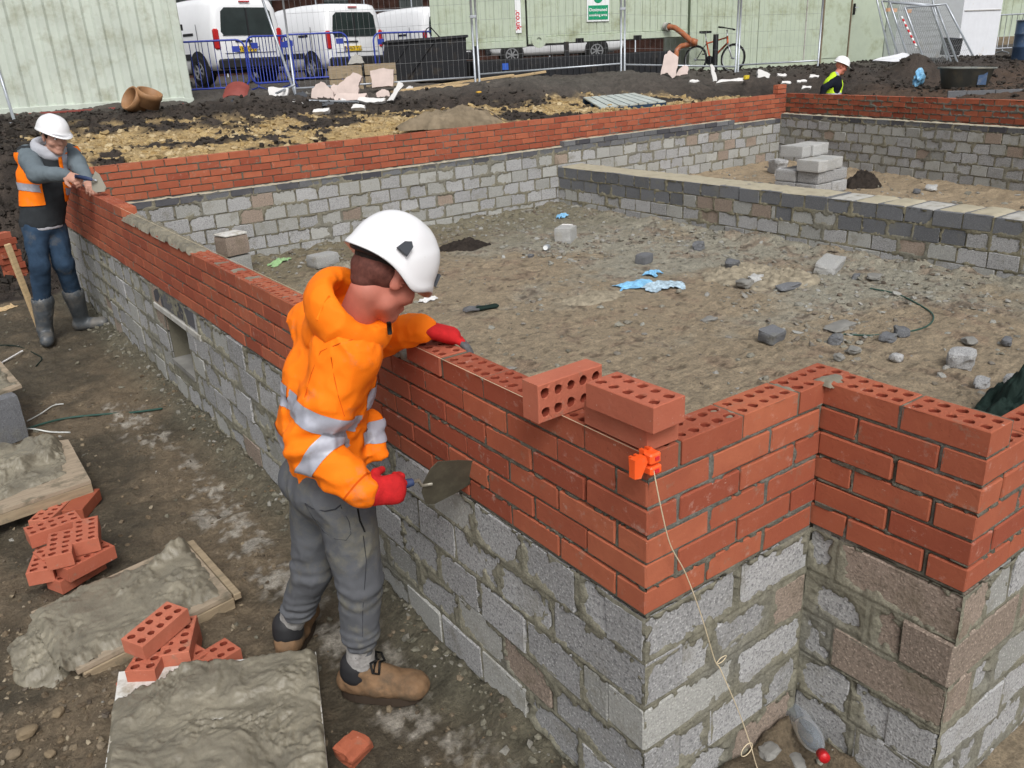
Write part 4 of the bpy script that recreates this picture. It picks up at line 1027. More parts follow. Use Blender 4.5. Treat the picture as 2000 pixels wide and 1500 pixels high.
_p = ZP(905, 480, -.7); mound('soil_heap', _p[0], _p[1], .30, .24, .05, 'darksoil', 'low dark clump of soil on the pit floor behind the white helmet', 'soil', 84, amp=1.0, f=16)
_p = ZP(700, 545, -.7)
_p = ZP(1160, 580, -.7); mound('mortar_splat', _p[0], _p[1], .30, .2, .02, 'drymortar', 'pale patch of dried mortar on the pit floor near the dropped glove', 'mortar', 85, amp=1.2, f=16)
for k, (u, v, s, l) in enumerate(((1530, 545, .30, 'pale crumbled mortar spread below the long flat block'), (1445, 535, .3, 'pale crumbled mortar around the dark broken corner'), (690, 520, .2, 'dark smear of set mortar near the long inner wall'))):
    _p = ZP(u, v, -.7); mound('mortar_splat', _p[0], _p[1], s * 1.3, s, .05, 'mortar_wet' if k == 2 else 'drymortar', l, 'mortar', 90 + k, amp=1.2, f=14)
# ---------------------------------------------------------------- litter in the pit
def crumple(name, u, v, sx, sy, h, mat, label, cat, seed, z=-.695, n=26, rz=.3, parent=None, fr=7):
    p = ZP(u, v, z); X, Y = np.meshgrid(np.linspace(-1, 1, n), np.linspace(-1, 1, n), indexing='ij')
    wx, wy = rot2(X * sx * (1 + .25 * vnoise(Y * 2, X, s=seed)), Y * sy * (1 + .35 * vnoise(X * 3, Y, s=seed + 1)), rz)
    g = 1 - 2 * np.abs(fbm(X, Y, f=1.6, o=3, s=seed + 2)); zz = H(p[0] + wx, p[1] + wy) + .004 + h * np.clip(.35 + .6 * g, 0, 2) * np.clip(1.1 - X ** 2 * .5 - Y ** 2 * .5, .1, 1)
    idx = np.arange(n * n).reshape(n, n); Q = np.stack([idx[:-1, :-1], idx[1:, :-1], idx[1:, 1:], idx[:-1, 1:]], -1).reshape(-1, 4)
    V1 = np.c_[(p[0] + wx).ravel(), (p[1] + wy).ravel(), zz.ravel()]
    V2 = V1 - np.array([0, 0, .002])
    return link(name, mesh_np(name, np.r_[V1, V2], np.r_[Q, Q[:, ::-1] + len(V1)], False), M[mat], label=label, cat=cat)
crumple('plastic_bag', 1240, 556, .17, .11, .035, 'plasticblue', 'crumpled light blue plastic bag on the pit floor', 'bag', 101, rz=-.2)
crumple('plastic_sheet', 1298, 558, .20, .13, .035, 'clearplastic', 'dusty translucent plastic sheet beside the light blue bag', 'sheet', 102, rz=-.3)
crumple('plastic_wrapper', 1275, 533, .09, .07, .05, 'plasticblue', 'small blue and white wrapper behind the light blue bag', 'wrapper', 103)
crumple('plastic_wrapper', 1098, 423, .07, .06, .06, 'plasticblue', 'small blue wrapper in the far corner of the pit', 'wrapper', 104)
crumple('paper_scrap', 1103, 445, .12, .05, .05, 'poly', 'white paper scrap behind the pale grey block', 'paper', 105)
crumple('paper_scrap', 835, 582, .09, .05, .02, 'poly', 'white scrap of paper near the face of the man in the hoodie', 'paper', 106)
crumple('green_wrapper', 546, 512, .14, .05, .03, 'lightgreen', 'green and white wrapper lying near the long inner wall', 'wrapper', 107, rz=.5)
crumple('paper_scrap', 12, 603, .10, .07, .01, 'newtimber', 'tan scrap of card on the mud at the left edge', 'paper', 108, z=-.75)
# drinks can
t = empty('drinks_can', (0, 0, 0), label='crushed silver drinks can lying next to the pale grey block', cat='can')
_p = ZP(1068, 487, -.70); d_ = nrm(V3(.8, .5, .25)); t.location = (_p[0], _p[1], h1(_p[0], _p[1]) + .035); t.rotation_euler = (HP * .9, 0, -.9)
mb = MB(); mb.lathe([(.0, -.058), (.026, -.058), (.033, -.05), (.033, .048), (.026, .058)], 20); mb.obj('can_body', M['galv'], t, True)
mb = MB(); mb.lathe([(.026, .058), (.024, .054), (.0, .054)], 20); mb.obj('can_end', M['signwhite'], t)
# dropped glove: a palm and five limp fingers
def rcone(mb, a, b, ra, rb, n=8):
    a = V3(*a); b = V3(*b); d = b - a; L = np.linalg.norm(d); dd, s, u = frame_of(d)
    pts = []; rr = []
    for t_, k_ in ((-.9 * ra / max(L, 1e-6), .35), (-.5 * ra / max(L, 1e-6), .85), (0, 1), (.5, 1), (1, 1), (1 + .5 * rb / max(L, 1e-6), .85), (1 + .9 * rb / max(L, 1e-6), .35)):
        pts.append(a + d * t_); rr.append((ra + (rb - ra) * np.clip(t_, 0, 1)) * k_)
    mb.tube(pts, rr, n); return mb
_p = ZP(938, 607, -.70); t = empty('work_glove', (_p[0], _p[1], h1(_p[0], _p[1]) + .015), (0, 0, -.4), label='dark and grey work glove dropped flat on the pit floor', cat='glove')
mb = MB()
for k, (x, l) in enumerate(((-.035, .07), (-.012, .085), (.011, .08), (.034, .065))): rcone(mb, (-.02, x, .0), (-.05 - l * .5, x * 1.4, .008), .012, .011); rcone(mb, (-.05 - l * .5, x * 1.4, .008), (-.06 - l, x * 1.5 + .008, -.004), .011, .008)
rcone(mb, (.02, .03, 0), (-.01, .075, .0), .014, .010); mb.obj('glove_fingers', M['greyglove'], t, True)
mb = MB(); rcone(mb, (-.01, 0, 0), (.06, 0, .004), .04, .034, 10); rcone(mb, (.06, 0, .004), (.13, .02, .0), .034, .04, 10); mb.v = [(a, b, c * .5) for a, b, c in mb.v]; mb.obj('glove_palm', M['netting'], t, True)
# cables and string
def cable(name, pts, r, mat, label, cat, n=6, sub=8):
    P = [np.asarray(p, float) for p in pts]; out = []
    for i in range(len(P) - 1):
        p0 = P[max(i - 1, 0)]; p1 = P[i]; p2 = P[i + 1]; p3 = P[min(i + 2, len(P) - 1)]
        for k in range(sub):
            t = k / sub; out.append(.5 * ((2 * p1) + (-p0 + p2) * t + (2 * p0 - 5 * p1 + 4 * p2 - p3) * t * t + (-p0 + 3 * p1 - 3 * p2 + p3) * t ** 3))
    out.append(P[-1]); mb = MB(); mb.tube(out, r, n)
    return mb.obj(name, M[mat], None, True, label=label, cat=cat)
def gp(u, v, z0=-.70, dz=.006):
    p = ZP(u, v, z0); return V3(p[0], p[1], h1(p[0], p[1]) + dz)
cable('cable_loop', [gp(*q) for q in ((1648, 648), (1700, 651), (1770, 648), (1812, 636), (1822, 618), (1795, 595), (1750, 575), (1700, 563))], .006, 'hose', 'thin green cable lying in a loop on the pit floor', 'cable')
cable('cable', [gp(*q, -.75) for q in ((-40, 862), (10, 856), (70, 838), (130, 820), (200, 811), (260, 806), (318, 802))], .007, 'hose', 'dark green cable running across the mud above the left mortar board', 'cable')
cable('cable', [gp(*q, -.75) for q in ((-30, 677), (30, 679), (70, 690), (82, 703), (70, 715))], .005, 'netting', 'thin black cable curving on the mud at the left below the grey jacketed man', 'cable')
cable('plastic_strap', [gp(*q, -.75, .012) for q in ((-20, 860), (20, 851), (60, 847), (100, 847), (138, 849))], .005, 'whitecable', 'white plastic strap on the mud just behind the left mortar board', 'strap')
cable('plastic_strap', [gp(*q, -.75, .012) for q in ((55, 828), (80, 812), (105, 797), (125, 792))], .004, 'whitecable', 'pale strap pointing away from the grey block at the left', 'strap')
cable('plastic_strap', [gp(*q, -.75, .03) for q in ((5, 712), (45, 690))], .007, 'poly', 'short white stick behind the far left board', 'strap')
# line pin, line and hanging string
pin = empty('line_block', (-.020, -.004, .441), (0, 0, 0), label='bright orange plastic line block hooked on the brick corner', cat='line block')
mb = MB()
for dx, dz, w in ((-.022, .004, .022), (.012, .012, .026), (.014, -.018, .026)):
    mb.prism([(-w / 2, -.012), (w / 2, -.012), (w / 2, .014), (w / 6, .014), (w / 6, 0), (-w / 6, 0), (-w / 6, .014), (-w / 2, .014)], -.017, .0, c=(dx, -.006, dz), M=rotM('X', HP * .95))
mb.prism([(-.04, -.03), (-.02, -.035), (.0, .0), (-.006, .016), (-.04, .016)], -.006, .012, c=(-.004, -.008, .004), M=rotM('X', HP))
mb.box((.018, -.012, -.022), (.036, .03, .022), ch=.004); mb.box((.016, -.012, .008), (.034, .03, .026), ch=.004)
mb.obj('plastic_body', M['orangeplastic'], pin)
for dx, dz in ((.018, .009), (.018, -.022)): MB().box((dx, -.0275, dz), (.012, .003, .009)).obj('slot', M['signred'], pin)
cable('mason_line', [(-.006, .0, .4485), (-.006, .9, .4485), (-.005, 1.5, .4485), (-.004, 3.0, .449), (-.004, 5.06, .4495)], .0011, 'string', 'taut pale builders line along the top edge of the red brick wall', 'line', n=4, sub=3)
st = [(-.012, -.03, .425), (.014, -.034, .306), (.05, -.03, .20), (.107, -.028, .096), (.17, -.03, -.06), (.232, -.03, -.235)]
cable('string', st + [(.25, -.035, -.27), (.30, -.05, -.40), (.343, -.05, -.50), (.375, -.06, -.60), (.40, -.075, -.70), (.42, -.10, -.735)], .0016, 'string', 'loose pale string hanging from the orange line block to the ground', 'string', n=5)
kn = [(.232 + .018 * math.cos(a) * (1 + .3 * math.sin(2 * a)) + .02, -.036, -.24 + .008 * math.sin(a)) for a in np.linspace(0, 6.2, 10)]
cable('string_knot', kn, .0016, 'string', 'small knotted loop half way down the hanging string', 'knot', n=4, sub=3)
kn = [(.375 + .025 * math.cos(a) - .02, -.062, -.60 + .02 * math.sin(a)) for a in np.linspace(0, 6.2, 12)]
cable('string_knot', kn, .0016, 'string', 'open loop tied in the string near the ground', 'knot', n=4, sub=3)
# bottle in the corner
a_ = ZP(1545, 1380, -.70); b_ = min((ZP(1609, 1478, z) for z in np.linspace(-.72, -.3, 80)), key=lambda q: abs(np.linalg.norm(q - a_) - .272))
d_ = nrm(b_ - a_); _, s_, u_ = frame_of(d_); Mb = np.stack([s_, u_, d_], 1); Lb = .29
bt = empty('plastic_bottle', a_, label='empty clear plastic bottle with a red cap lying in the block wall corner', cat='bottle')
prof = [(.0, 0), (.030, .0), (.036, .008), (.036, .06), (.033, .07), (.036, .08), (.033, .09), (.036, .10), (.033, .11), (.036, .12), (.037, .17), (.032, .20), (.022, .228), (.014, .245), (.0135, .262)]
mb = MB(); mb.lathe(prof, 28, M=Mb); mb.obj('bottle_body', M['bottle'], bt, True)
mb = MB(); mb.lathe([(.0, .285), (.015, .284), (.0165, .280), (.0165, .256), (.0, .256)], 20, M=Mb); mb.obj('bottle_cap', M['redcap'], bt, True)
mb = MB(); mb.lathe([(.0345, .124), (.0355, .165)], 28, M=Mb); 
rock('chipboard_scrap', *ZP(1662, 1488, -.74)[:2], (.11, .09, .02), M['newtimber'], 'torn scrap of golden chipboard beside the red bottle cap', 'board', 111, .5, rough=.1, sq=6, dz=.01)
for k, (u, v, s, l) in enumerate(((1500, 1492, .07, 'pale cracked mortar lump below the hanging string'), (1558, 1492, .05, 'grey mortar lump beside the bottle'), (1700, 1492, .07, 'flat concrete lump near the chipboard scrap'))):
    _p = ZP(u, v, -.74); rock('mortar_lump', _p[0], _p[1], (s, s * .8, s * .4), M['concrete'], l, 'mortar', 120 + k, k, rough=.14, sq=3)
# ---------------------------------------------------------------- mortar boards
def board(name, corners, zt, th, mat, label, cat='mortar board'):
    c = np.mean(corners, 0); t = empty(name, (c[0], c[1], zt - th), label=label, cat=cat)
    P = [(x - c[0], y - c[1]) for x, y in corners]
    a = sum(P[i][0] * P[(i + 1) % len(P)][1] - P[(i + 1) % len(P)][0] * P[i][1] for i in range(len(P)))
    if a < 0: P = P[::-1]
    mb = MB(); mb.prism(P, 0, th); mb.obj('board_sheet', M[mat], t)
    return t
def heap(parent, corners, h, seed, mat='mortar_wet', name='mortar_heap', res=.007, amp=.9, f=11, edge=.05, label=None, cat='mortar', bare=None, zt=0.0, low=.35, over=0.0):
    """fresh mortar spread over a quadrilateral"""
    A, B_, C_, D_ = [np.array(q, float) for q in corners]
    nu = int(max(np.linalg.norm(B_ - A), np.linalg.norm(C_ - D_)) / res); nv = int(max(np.linalg.norm(D_ - A), np.linalg.norm(C_ - B_)) / res)
    U, V = np.meshgrid(np.linspace(0, 1, nu), np.linspace(0, 1, nv), indexing='ij')
    XY = A * ((1 - U) * (1 - V))[..., None] + B_ * (U * (1 - V))[..., None] + C_ * (U * V)[..., None] + D_ * ((1 - U) * V)[..., None]
    X, Y = XY[..., 0], XY[..., 1]
    w1 = fbm(X, Y, f=5, o=2, s=seed + 20) * .11; w2 = fbm(X, Y, f=5, o=2, s=seed + 30) * .11
    n1 = fbm(X + w1, Y + w2, f=f, o=6, s=seed, g=.6); rd = 1 - 2 * np.abs(fbm(X + w1 * 2, Y + w2 * 2, f=f * .55, o=5, s=seed + 5, g=.55)); n3 = fbm(X, Y, f=3, o=3, s=seed + 9)
    ms = sstep(-.15, .25, n3 + .25 * n1)
    ed = np.minimum(np.minimum(U, 1 - U) * nu * res, np.minimum(V, 1 - V) * nv * res)
    e = sstep(0, edge, ed + edge * .9 * n1 + over)
    rd2 = 1 - 2 * np.abs(fbm(X + w1 * 3, Y + w2 * 3, f=f * 1.7, o=4, s=seed + 15, g=.6)); n6 = fbm(X + w1, Y + w2, f=f * 3.4, o=4, s=seed + 17, g=.65)
    step = np.floor((n3 * 1.6 + .8 * n1) * 5) / 5 - (n3 * 1.6 + .8 * n1)
    rough_ = sstep(-.08, .22, fbm(X, Y, f=4.5, o=3, s=seed + 19))
    Z = h * e * (low + .55 * ms + amp * ms * (.45 * (rd - .35) + .35 * n1) + .18 * n1 * (1 - ms)) + e * (.015 * rough_ * (rd2 - .5) + .011 * rough_ * n6 + .006 * step + .0015 * (rd2 - .5))
    if bare is not None: Z = Z * bare(U, V, n1)
    n4 = fbm(X, Y, f=60, o=3, s=seed + 12); Z = Z + (.0015 + .003 * rough_) * n4 * (Z > .002)
    idx = np.arange(nu * nv).reshape(nu, nv); Q = np.stack([idx[:-1, :-1], idx[1:, :-1], idx[1:, 1:], idx[:-1, 1:]], -1).reshape(-1, 4)
    if np.cross(np.append(B_ - A, 0), np.append(D_ - A, 0))[2] < 0: Q = Q[:, ::-1]
    Q = Q[(Z.ravel()[Q] > .0015).any(1)]
    Zs = np.where(Z > .0015, Z, -.004) + zt
    o = link(name, mesh_np(name, np.c_[X.ravel(), Y.ravel(), Zs.ravel()], Q, True), M[mat], None, label=label, cat=cat)
    return o
Z1 = -.655
c1 = [tuple(ZP(*q, Z1)[:2]) for q in ((232, 1312), (617, 1273), (640, 1500), (205, 1500))]
c1 = [c1[0], c1[1], tuple(np.array(c1[1]) + 1.42 * (np.array(c1[2]) - np.array(c1[1]))), tuple(np.array(c1[0]) + 1.45 * (np.array(c1[3]) - np.array(c1[0])))]
bd = board('mortar_board', c1, Z1, .018, 'whiteboard', 'big mortar board at the bottom of the picture with a white bare corner')
mb = MB()
for k in (.12, .88):
    a_ = np.array(c1[0]) * (1 - k) + np.array(c1[1]) * k; b_ = np.array(c1[3]) * (1 - k) + np.array(c1[2]) * k; m_ = (a_ + b_) / 2 - np.array(bd.location[:2]); an = math.atan2(*(b_ - a_)[::-1])
    mb.box((m_[0], m_[1], -.04), (.62, .09, .078), rz=an)
mb.obj('board_bearer', M['timber'], bd)
heap(bd, [tuple(np.array(q)) for q in c1], .034, 301, zt=Z1, name='mortar_heap', label='wide bed of wet mortar spread over the big front board', edge=.03, res=.0055,
     bare=lambda U, V, n: sstep(.0, .05, np.maximum((U - .30) + .18 * n, (V - .16) + .10 * n + .12 * U * 0 + np.maximum(0, .0)) if False else np.maximum(U * .55 + V - .23 + .11 * n, (U - .42) + .1 * n)), over=.012)
Z2 = -.69
c2 = [tuple(ZP(*q, Z2)[:2]) for q in ((150, 1310), (452, 1160), (362, 1058), (60, 1195))]
bd = board('mortar_board', c2, Z2, .018, 'ply', 'middle mortar board with split timber edges, buried in mortar')
e0, e1 = np.array(c2[0]) - np.array(bd.location[:2]), np.array(c2[1]) - np.array(bd.location[:2]); an = math.atan2(*(e1 - e0)[::-1])
mb = MB(); m_ = (e0 + e1) / 2; nn = np.array([math.sin(an), -math.cos(an)]) * .0; mb.box((m_[0] + .01, m_[1] + .012, -.028), (np.linalg.norm(e1 - e0) * .98, .03, .05), rz=an, ch=.003); mb.obj('edge_batten', M['timber'], bd)
e2 = np.array(c2[2]) - np.array(bd.location[:2]); an2 = math.atan2(*(e2 - e1)[::-1]); mb = MB(); m_ = (e1 + e2) / 2; mb.box((m_[0] + .022, m_[1], -.002), (np.linalg.norm(e2 - e1) * 1.02, .03, .03), rz=an2, ch=.003); mb.obj('edge_batten', M['timber'], bd)
c2b = [tuple(ZP(*q, Z2)[:2]) for q in ((120, 1320), (440, 1163), (366, 1064), (110, 1180))]
c2c = [c2b[0], c2b[1], c2b[2], tuple(np.array(c2b[3]) + np.array([-.1, .0]))]
heap(bd, c2c, .075, 311, zt=Z2, label='lumpy heap of wet mortar spilling over the middle board', edge=.05, f=10, amp=1.0, low=.3)
_p = ZP(90, 1270, -.74); mound('mortar_spill', _p[0], _p[1], .13, .24, .035, 'mortar_wet', 'mortar spilled into the mud at the left of the middle board', 'mortar', 315, amp=1.1, f=14, n=110)
Z3 = -.60
c3 = [tuple(ZP(*q, Z3)[:2]) for q in ((-110, 1035), (177, 938), (133, 858), (-60, 880))]
bd = board('mortar_board', c3, Z3, .018, 'ply', 'left mortar board propped up on bricks, pinkish plywood showing')
e0, e1 = np.array(c3[0]) - np.array(bd.location[:2]), np.array(c3[1]) - np.array(bd.location[:2]); an = math.atan2(*(e1 - e0)[::-1]); m_ = (e0 + e1) / 2
mb = MB(); mb.box((m_[0], m_[1] + .016, -.03), (np.linalg.norm(e1 - e0), .03, .055), rz=an, ch=.003); mb.obj('edge_batten', M['timber'], bd)
c3b = [tuple(ZP(*q, Z3)[:2]) for q in ((-80, 1010), (135, 925), (120, 866), (-50, 885))]
heap(bd, c3b, .08, 321, zt=Z3, label='fresh mortar heap with trowel marks on the left board', edge=.07, f=7, amp=.8, low=.2)
Z4 = -.44
c4 = [tuple(ZP(*q, Z4)[:2]) for q in ((-90, 800), (42, 752), (-2, 702), (-70, 690))]
bd = board('mortar_board', c4, Z4, .018, 'ply', 'muddy plywood board resting on a grey block at the far left edge')
heap(bd, [tuple(ZP(*q, Z4)[:2]) for q in ((-80, 790), (32, 750), (-5, 712), (-65, 700))], .03, 331, zt=Z4, label='thin crust of mortar on the board at the far left', edge=.05)
rock('concrete_block', -1.075, 4.42, (.24, .22, .29), M['block_dark'], 'upright grey block under the plywood board at the far left', 'block', 130, .25, rough=.01, sq=20, z=-.745 + .145)
# netting at the right edge of the pit
_p = ZP(1975, 812, -.66)
mound('netting_heap', _p[0] + .12, _p[1] - .02, .36, .24, .20, 'netting', 'crumpled dark green netting heaped behind the right end of the wall', 'netting', 340, amp=1.1, f=7, n=90)
crumple('paper_scrap', 1985, 772, .10, .07, .03, 'poly', 'white scrap beside the dark green netting', 'paper', 341)
for k, (u, v, sz, lb) in enumerate(((55, 1440, .05, 'large tan pebble at the lower left'), (115, 1395, .035, 'tan pebble left of the big board, upper one'), (100, 1478, .03, 'pale pebble at the bottom left edge of the picture'), (28, 1475, .035, 'brown pebble in the bottom left corner'))):
    _p = ZP(u, v, -.745); rock('pebble', _p[0], _p[1], (sz * 1.3, sz, sz * .7), M['bag'] if k == 3 else M['concrete'] if False else simple('pebble_tan', (.20, .155, .10), .85, .2), lb, 'stone', 140 + k, k, rough=.1, sq=2.6)
# ---------------------------------------------------------------- site compound in the background
def horiz(v): return nrm(V3(v[0], v[1], 0))
def TR(loc, rz): return None
# shipping container at the left
pR, pL = ZP(378, 200, .75), ZP(0, 225, .75)
S_ = horiz(pL - pR); Nf = nrm(np.cross(V3(0, 0, 1), S_)); Nf = Nf if Nf @ (CAMP - pR) > 0 else -Nf
rz = math.atan2(S_[1], S_[0])
ct = empty('shipping_container', (pR[0], pR[1], .70), (0, 0, rz), label='cream green corrugated shipping container at the left', cat='container')
# local x along the side, local y away from the camera if sign = +1
yb = 1 if (V3(-math.sin(rz), math.cos(rz), 0) @ (-Nf)) > 0 else -1
def corr(L, h, z0, pitch=.28, dep=.036):
    pts = []; x = .12
    while x < L - .12:
        pts += [(x, 0), (x + pitch * .36, 0), (x + pitch * .5, dep), (x + pitch * .86, dep)]; x += pitch
    pts.append((L - .1, 0)); V = []; F = []
    for (a, b) in pts: V += [(a, b * yb + .03 * yb, z0), (a, b * yb + .03 * yb, z0 + h)]
    for i in range(len(pts) - 1): F.append((2 * i, 2 * i + 2, 2 * i + 3, 2 * i + 1))
    return V, F
mb = MB(); mb.add(*corr(6.06, 2.3, .14)); mb.obj('side_panel', M['container'], ct)
mb = MB(); mb.box((3.03, yb * .06, .075), (6.06, .12, .15), ch=.01); mb.obj('bottom_rail', M['container'], ct)
mb = MB(); mb.box((3.03, yb * .06, 2.5), (6.06, .12, .12), ch=.01); mb.obj('top_rail', M['container'], ct)
for x in (.07, 5.99): MB().box((x, yb * .07, 1.3), (.15, .15, 2.6), ch=.012).obj('corner_post', M['container'], ct)
for x in (.07, 5.99): MB().box((x, yb * .075, .07), (.178, .17, .13), ch=.01).obj('corner_casting', M['container'], ct)
mb = MB(); mb.box((-.006, yb * 1.24, 1.3), (.03, 2.2, 2.4)); mb.obj('end_door', M['container'], ct)
mb = MB(); mb.box((3.03, yb * 1.24, 2.55), (6.0, 2.3, .04)); mb.obj('roof', M['container'], ct)
mb = MB(); mb.box((3.03, yb * 2.42, 1.3), (6.0, .04, 2.5)); mb.obj('back_panel', M['container'], ct)
for z in (.35, 1.3, 2.2): MB().box((-.03, yb * .16, z), (.05, .05, .10)).obj('hinge', M['blacksteel'], ct)
pl = ZP(180, 226, .70); mb = MB(); mb.box((0, 0, 0), (2.9, .16, .05), ch=.004); mb.obj('timber_plank', M['newtimber'], None, label='long timber plank in front of the shipping container foot', cat='plank', loc=(2.0, 14.75, .70), rot=(0, 0, rz + math.pi))
mb = MB(); mb.box((0, 0, 0), (2.6, .12, .03), ch=.004); mb.obj('red_plank', M['redtile'], None, label='thin reddish board lying against the base of the shipping container', cat='plank', loc=(2.0, 14.98, .75), rot=(0, 0, rz + math.pi))
# clay pipe collars
for k, (u, v, ax) in enumerate(((265, 198, (.9, -.45, .15)), (290, 193, (.3, .5, 1)))):
    p = J(u, v, 13.3); a = nrm(-FW * .8 - MR[:, 0] * .55 + V3(0, 0, .25)) if k == 0 else nrm(V3(.3, -.4, 1)); _, s1, u1 = frame_of(a); Mx = np.stack([s1, u1, a], 1)
    mb = MB(); mb.lathe([(.165, -.11), (.18, -.11), (.18, .03), (.195, .04), (.195, .12), (.18, .125), (.165, .12), (.165, -.11)], 30, M=Mx)
    mb.obj('pipe_collar', M['clay'], None, True, label=('brown clay pipe collar lying on its side, opening toward us', 'brown clay pipe collar standing half behind the open one')[k], cat='pipe', loc=p, group='clay pipe collars in front of the container')
# vans
def flat_text(o, fc):
    dg = bpy.context.evaluated_depsgraph_get(); me = bpy.data.meshes.new_from_object(o.evaluated_get(dg)); me.materials.clear(); me.materials.append(fc.materials[0]); n = o.name; p_, ml, mt = o.parent, o.matrix_local.copy(), fc.materials[0]
    bpy.data.objects.remove(o); q = bpy.data.objects.new('lettering', me); SC.collection.objects.link(q); q.parent = p_; q.matrix_local = ml; return q
def make_van(root, plate=None):
    st = [  # x, halfwidth, z_low, z_belt, z_roof, roof half width factor
        (0.00, .80, .52, .95, 1.58, .80), (.03, .86, .40, .95, 1.70, .82), (.12, .89, .34, .98, 1.775, .82), (.6, .90, .30, 1.0, 1.81, .82), (1.4, .90, .28, 1.0, 1.815, .82), (2.3, .90, .28, 1.0, 1.79, .82),
        (2.75, .90, .28, 1.0, 1.72, .80), (3.15, .89, .28, 1.0, 1.45, .80), (3.5, .87, .28, .96, 1.12, .84), (4.0, .83, .30, .85, .98, .86), (4.28, .74, .34, .72, .80, .88), (4.36, .62, .42, .60, .66, .9)]
    V = []; F = []
    for (x, w, zl, zb_, zr, rf) in st:
        prof = [(w * .90, zl), (w * .985, zl + .1), (w, (zl + zb_) / 2), (w * .995, zb_), (w * .96, zb_ + (zr - zb_) * .35), (w * (rf + .06), zb_ + (zr - zb_) * .80), (w * (rf - .02), zb_ + (zr - zb_) * .95), (w * (rf - .22), zr - .005), (w * .3, zr)]
        prof = prof + [(-a, b) for a, b in prof[::-1]]
        V += [(x, a, b) for a, b in prof]
    n = 18
    for i in range(len(st) - 1):
        for k in range(n - 1): F.append((i * n + k, i * n + k + 1, (i + 1) * n + k + 1, (i + 1) * n + k))
        F.append((i * n + n - 1, i * n, (i + 1) * n, (i + 1) * n + n - 1))
    F.append(tuple(range(n))[::-1]); F.append(tuple((len(st) - 1) * n + k for k in range(n)))
    me = mesh_np('body', np.array(V), F, True); link('body', me, M['van'], root)
    MB().prism([(-.62, 1.02), (.62, 1.02), (.68, 1.10), (.62, 1.50), (.52, 1.58), (-.52, 1.58), (-.62, 1.50), (-.68, 1.10)], 0, .02, M=np.array([[0, 0, -1.], [1, 0, 0], [0, 1, 0]]), c=(.012, 0, 0)).obj('rear_window', M['glass'], root)
    MB().box((-.012, .0, 1.29), (.016, .035, .56)).obj('door_split', M['blackplastic'], root)
    for s in (-1, 1): MB().box((.02, s * .80, .95), (.10, .13, .42), ch=.03).obj('tail_light', M['redlens'], root)
    MB().box((-.02, 0, .44), (.16, 1.66, .22), ch=.04).obj('rear_bumper', M['blackplastic'], root)
    MB().box((-.004, .15, .90), (.03, .42, .035)).obj('door_handle', M['blackplastic'], root)
    MB().box((-.002, 0, 1.70), (.03, .26, .025)).obj('brake_light', M['redlens'], root)
    pt = MB().box((-.018, .12, .74), (.02, .52, .115)).obj('number_plate', M['plate'], root)
    if plate:
        fc = bpy.data.curves.new('plate_text', 'FONT'); fc.body = plate; fc.size = .125; fc.align_x = 'CENTER'; fc.align_y = 'CENTER'; fc.extrude = .001
        o = link('plate_text', fc, M['black'], pt); o.matrix_local = Matrix(((0, 0, -1, -.031), (-1, 0, 0, .10), (0, 1, 0, .74), (0, 0, 0, 1)))
        flat_text(o, fc)
        MB().box((-.0285, .355, .74), (.003, .04, .11)).obj('country_band', M['blueband'], pt)
    for s in (-1, 1):
        MB().box((1.75, s * .902, .62), (1.5, .02, .13), ch=.006).obj('side_moulding', M['blackplastic'], root)
        MB().box((1.0, s * .893, 1.08), (.42, .02, .055), ch=.006).obj('vent_slot', M['blackplastic'], root)
        MB().prism([(2.35, 1.06), (3.12, 1.06), (2.95, 1.35), (2.68, 1.56), (2.35, 1.60)], -.012, .012, M=np.array([[1, 0, 0], [0, 0, s * 1.0], [0, 1, 0.]]), c=(0, s * .865, 0)).obj('side_window', M['glass'], root)
        for x in (.72, 3.42):
            MB().lathe([(.0, -.02), (.375, -.02), (.375, .012), (.0, .012)], 26, M=rotM('X', HP), c=(x, s * .885, .36)).obj('wheel_arch', M['blackplastic'], root)
            w = MB().lathe([(.20, -.10), (.30, -.10), (.32, -.08), (.32, .08), (.30, .10), (.20, .10)], 28, M=rotM('X', HP), c=(x, s * .835, .32)).obj('tyre', M['rubber'], root, True)
            mb = MB(); mb.lathe([(.20, -.02), (.205, .02), (.175, .02), (.175, -.02)], 24, M=rotM('X', HP), c=(x, s * .925, .32)); mb.lathe([(.0, -.015), (.05, -.015), (.05, .015), (0, .015)], 12, M=rotM('X', HP), c=(x, s * .925, .32))
            for k in range(7):
                a = k * 2 * math.pi / 7; mb.box((x + .11 * math.cos(a), s * .925, .32 + .11 * math.sin(a)), (.15, .014, .035), M=rotM('Y', -a))
            mb.obj('rim', M['alloy'], w)
    for s in (-1, 1):
        for x in (.62, 1.95): MB().box((x, s * .9005, .80), (.012, .008, .95)).obj('door_gap', M['seam'], root)
    for z in (.66, 1.02): MB().box((-.004, 0, z), (.02, 1.30, .008)).obj('door_gap', M['seam'], root)
    MB().box((.0, 0, .80), (.03, .012, .50)).obj('door_gap', M['seam'], root)
    MB().box((2.2, 0, .9), (3.4, 1.5, .9)).obj('dark_interior', M['blackplastic'], root)
    MB().box((2.2, 0, .33), (3.6, 1.5, .18)).obj('underbody', M['blackplastic'], root)
def place_van(u, v, d, turn, plate, label):
    p = J(u, v, d); r = horiz(ray(u, v)); a = math.atan2(r[1], r[0]) + math.radians(turn)
    t = empty('parked_van', (p[0], p[1], h1(p[0], p[1])), (0, 0, a), label=label, cat='van', group='white vans parked behind the blue barriers')
    make_van(t, plate); return t
v1 = place_van(500, 163, 19.0, 33, 'NV64 OOO', 'nearest white van, rear doors and yellow plate behind the blue barriers')
v2 = place_van(702, 147, 21.6, 36, 'NV63 YLL', 'second white van, next to the leftmost one, with a silver wheel showing')
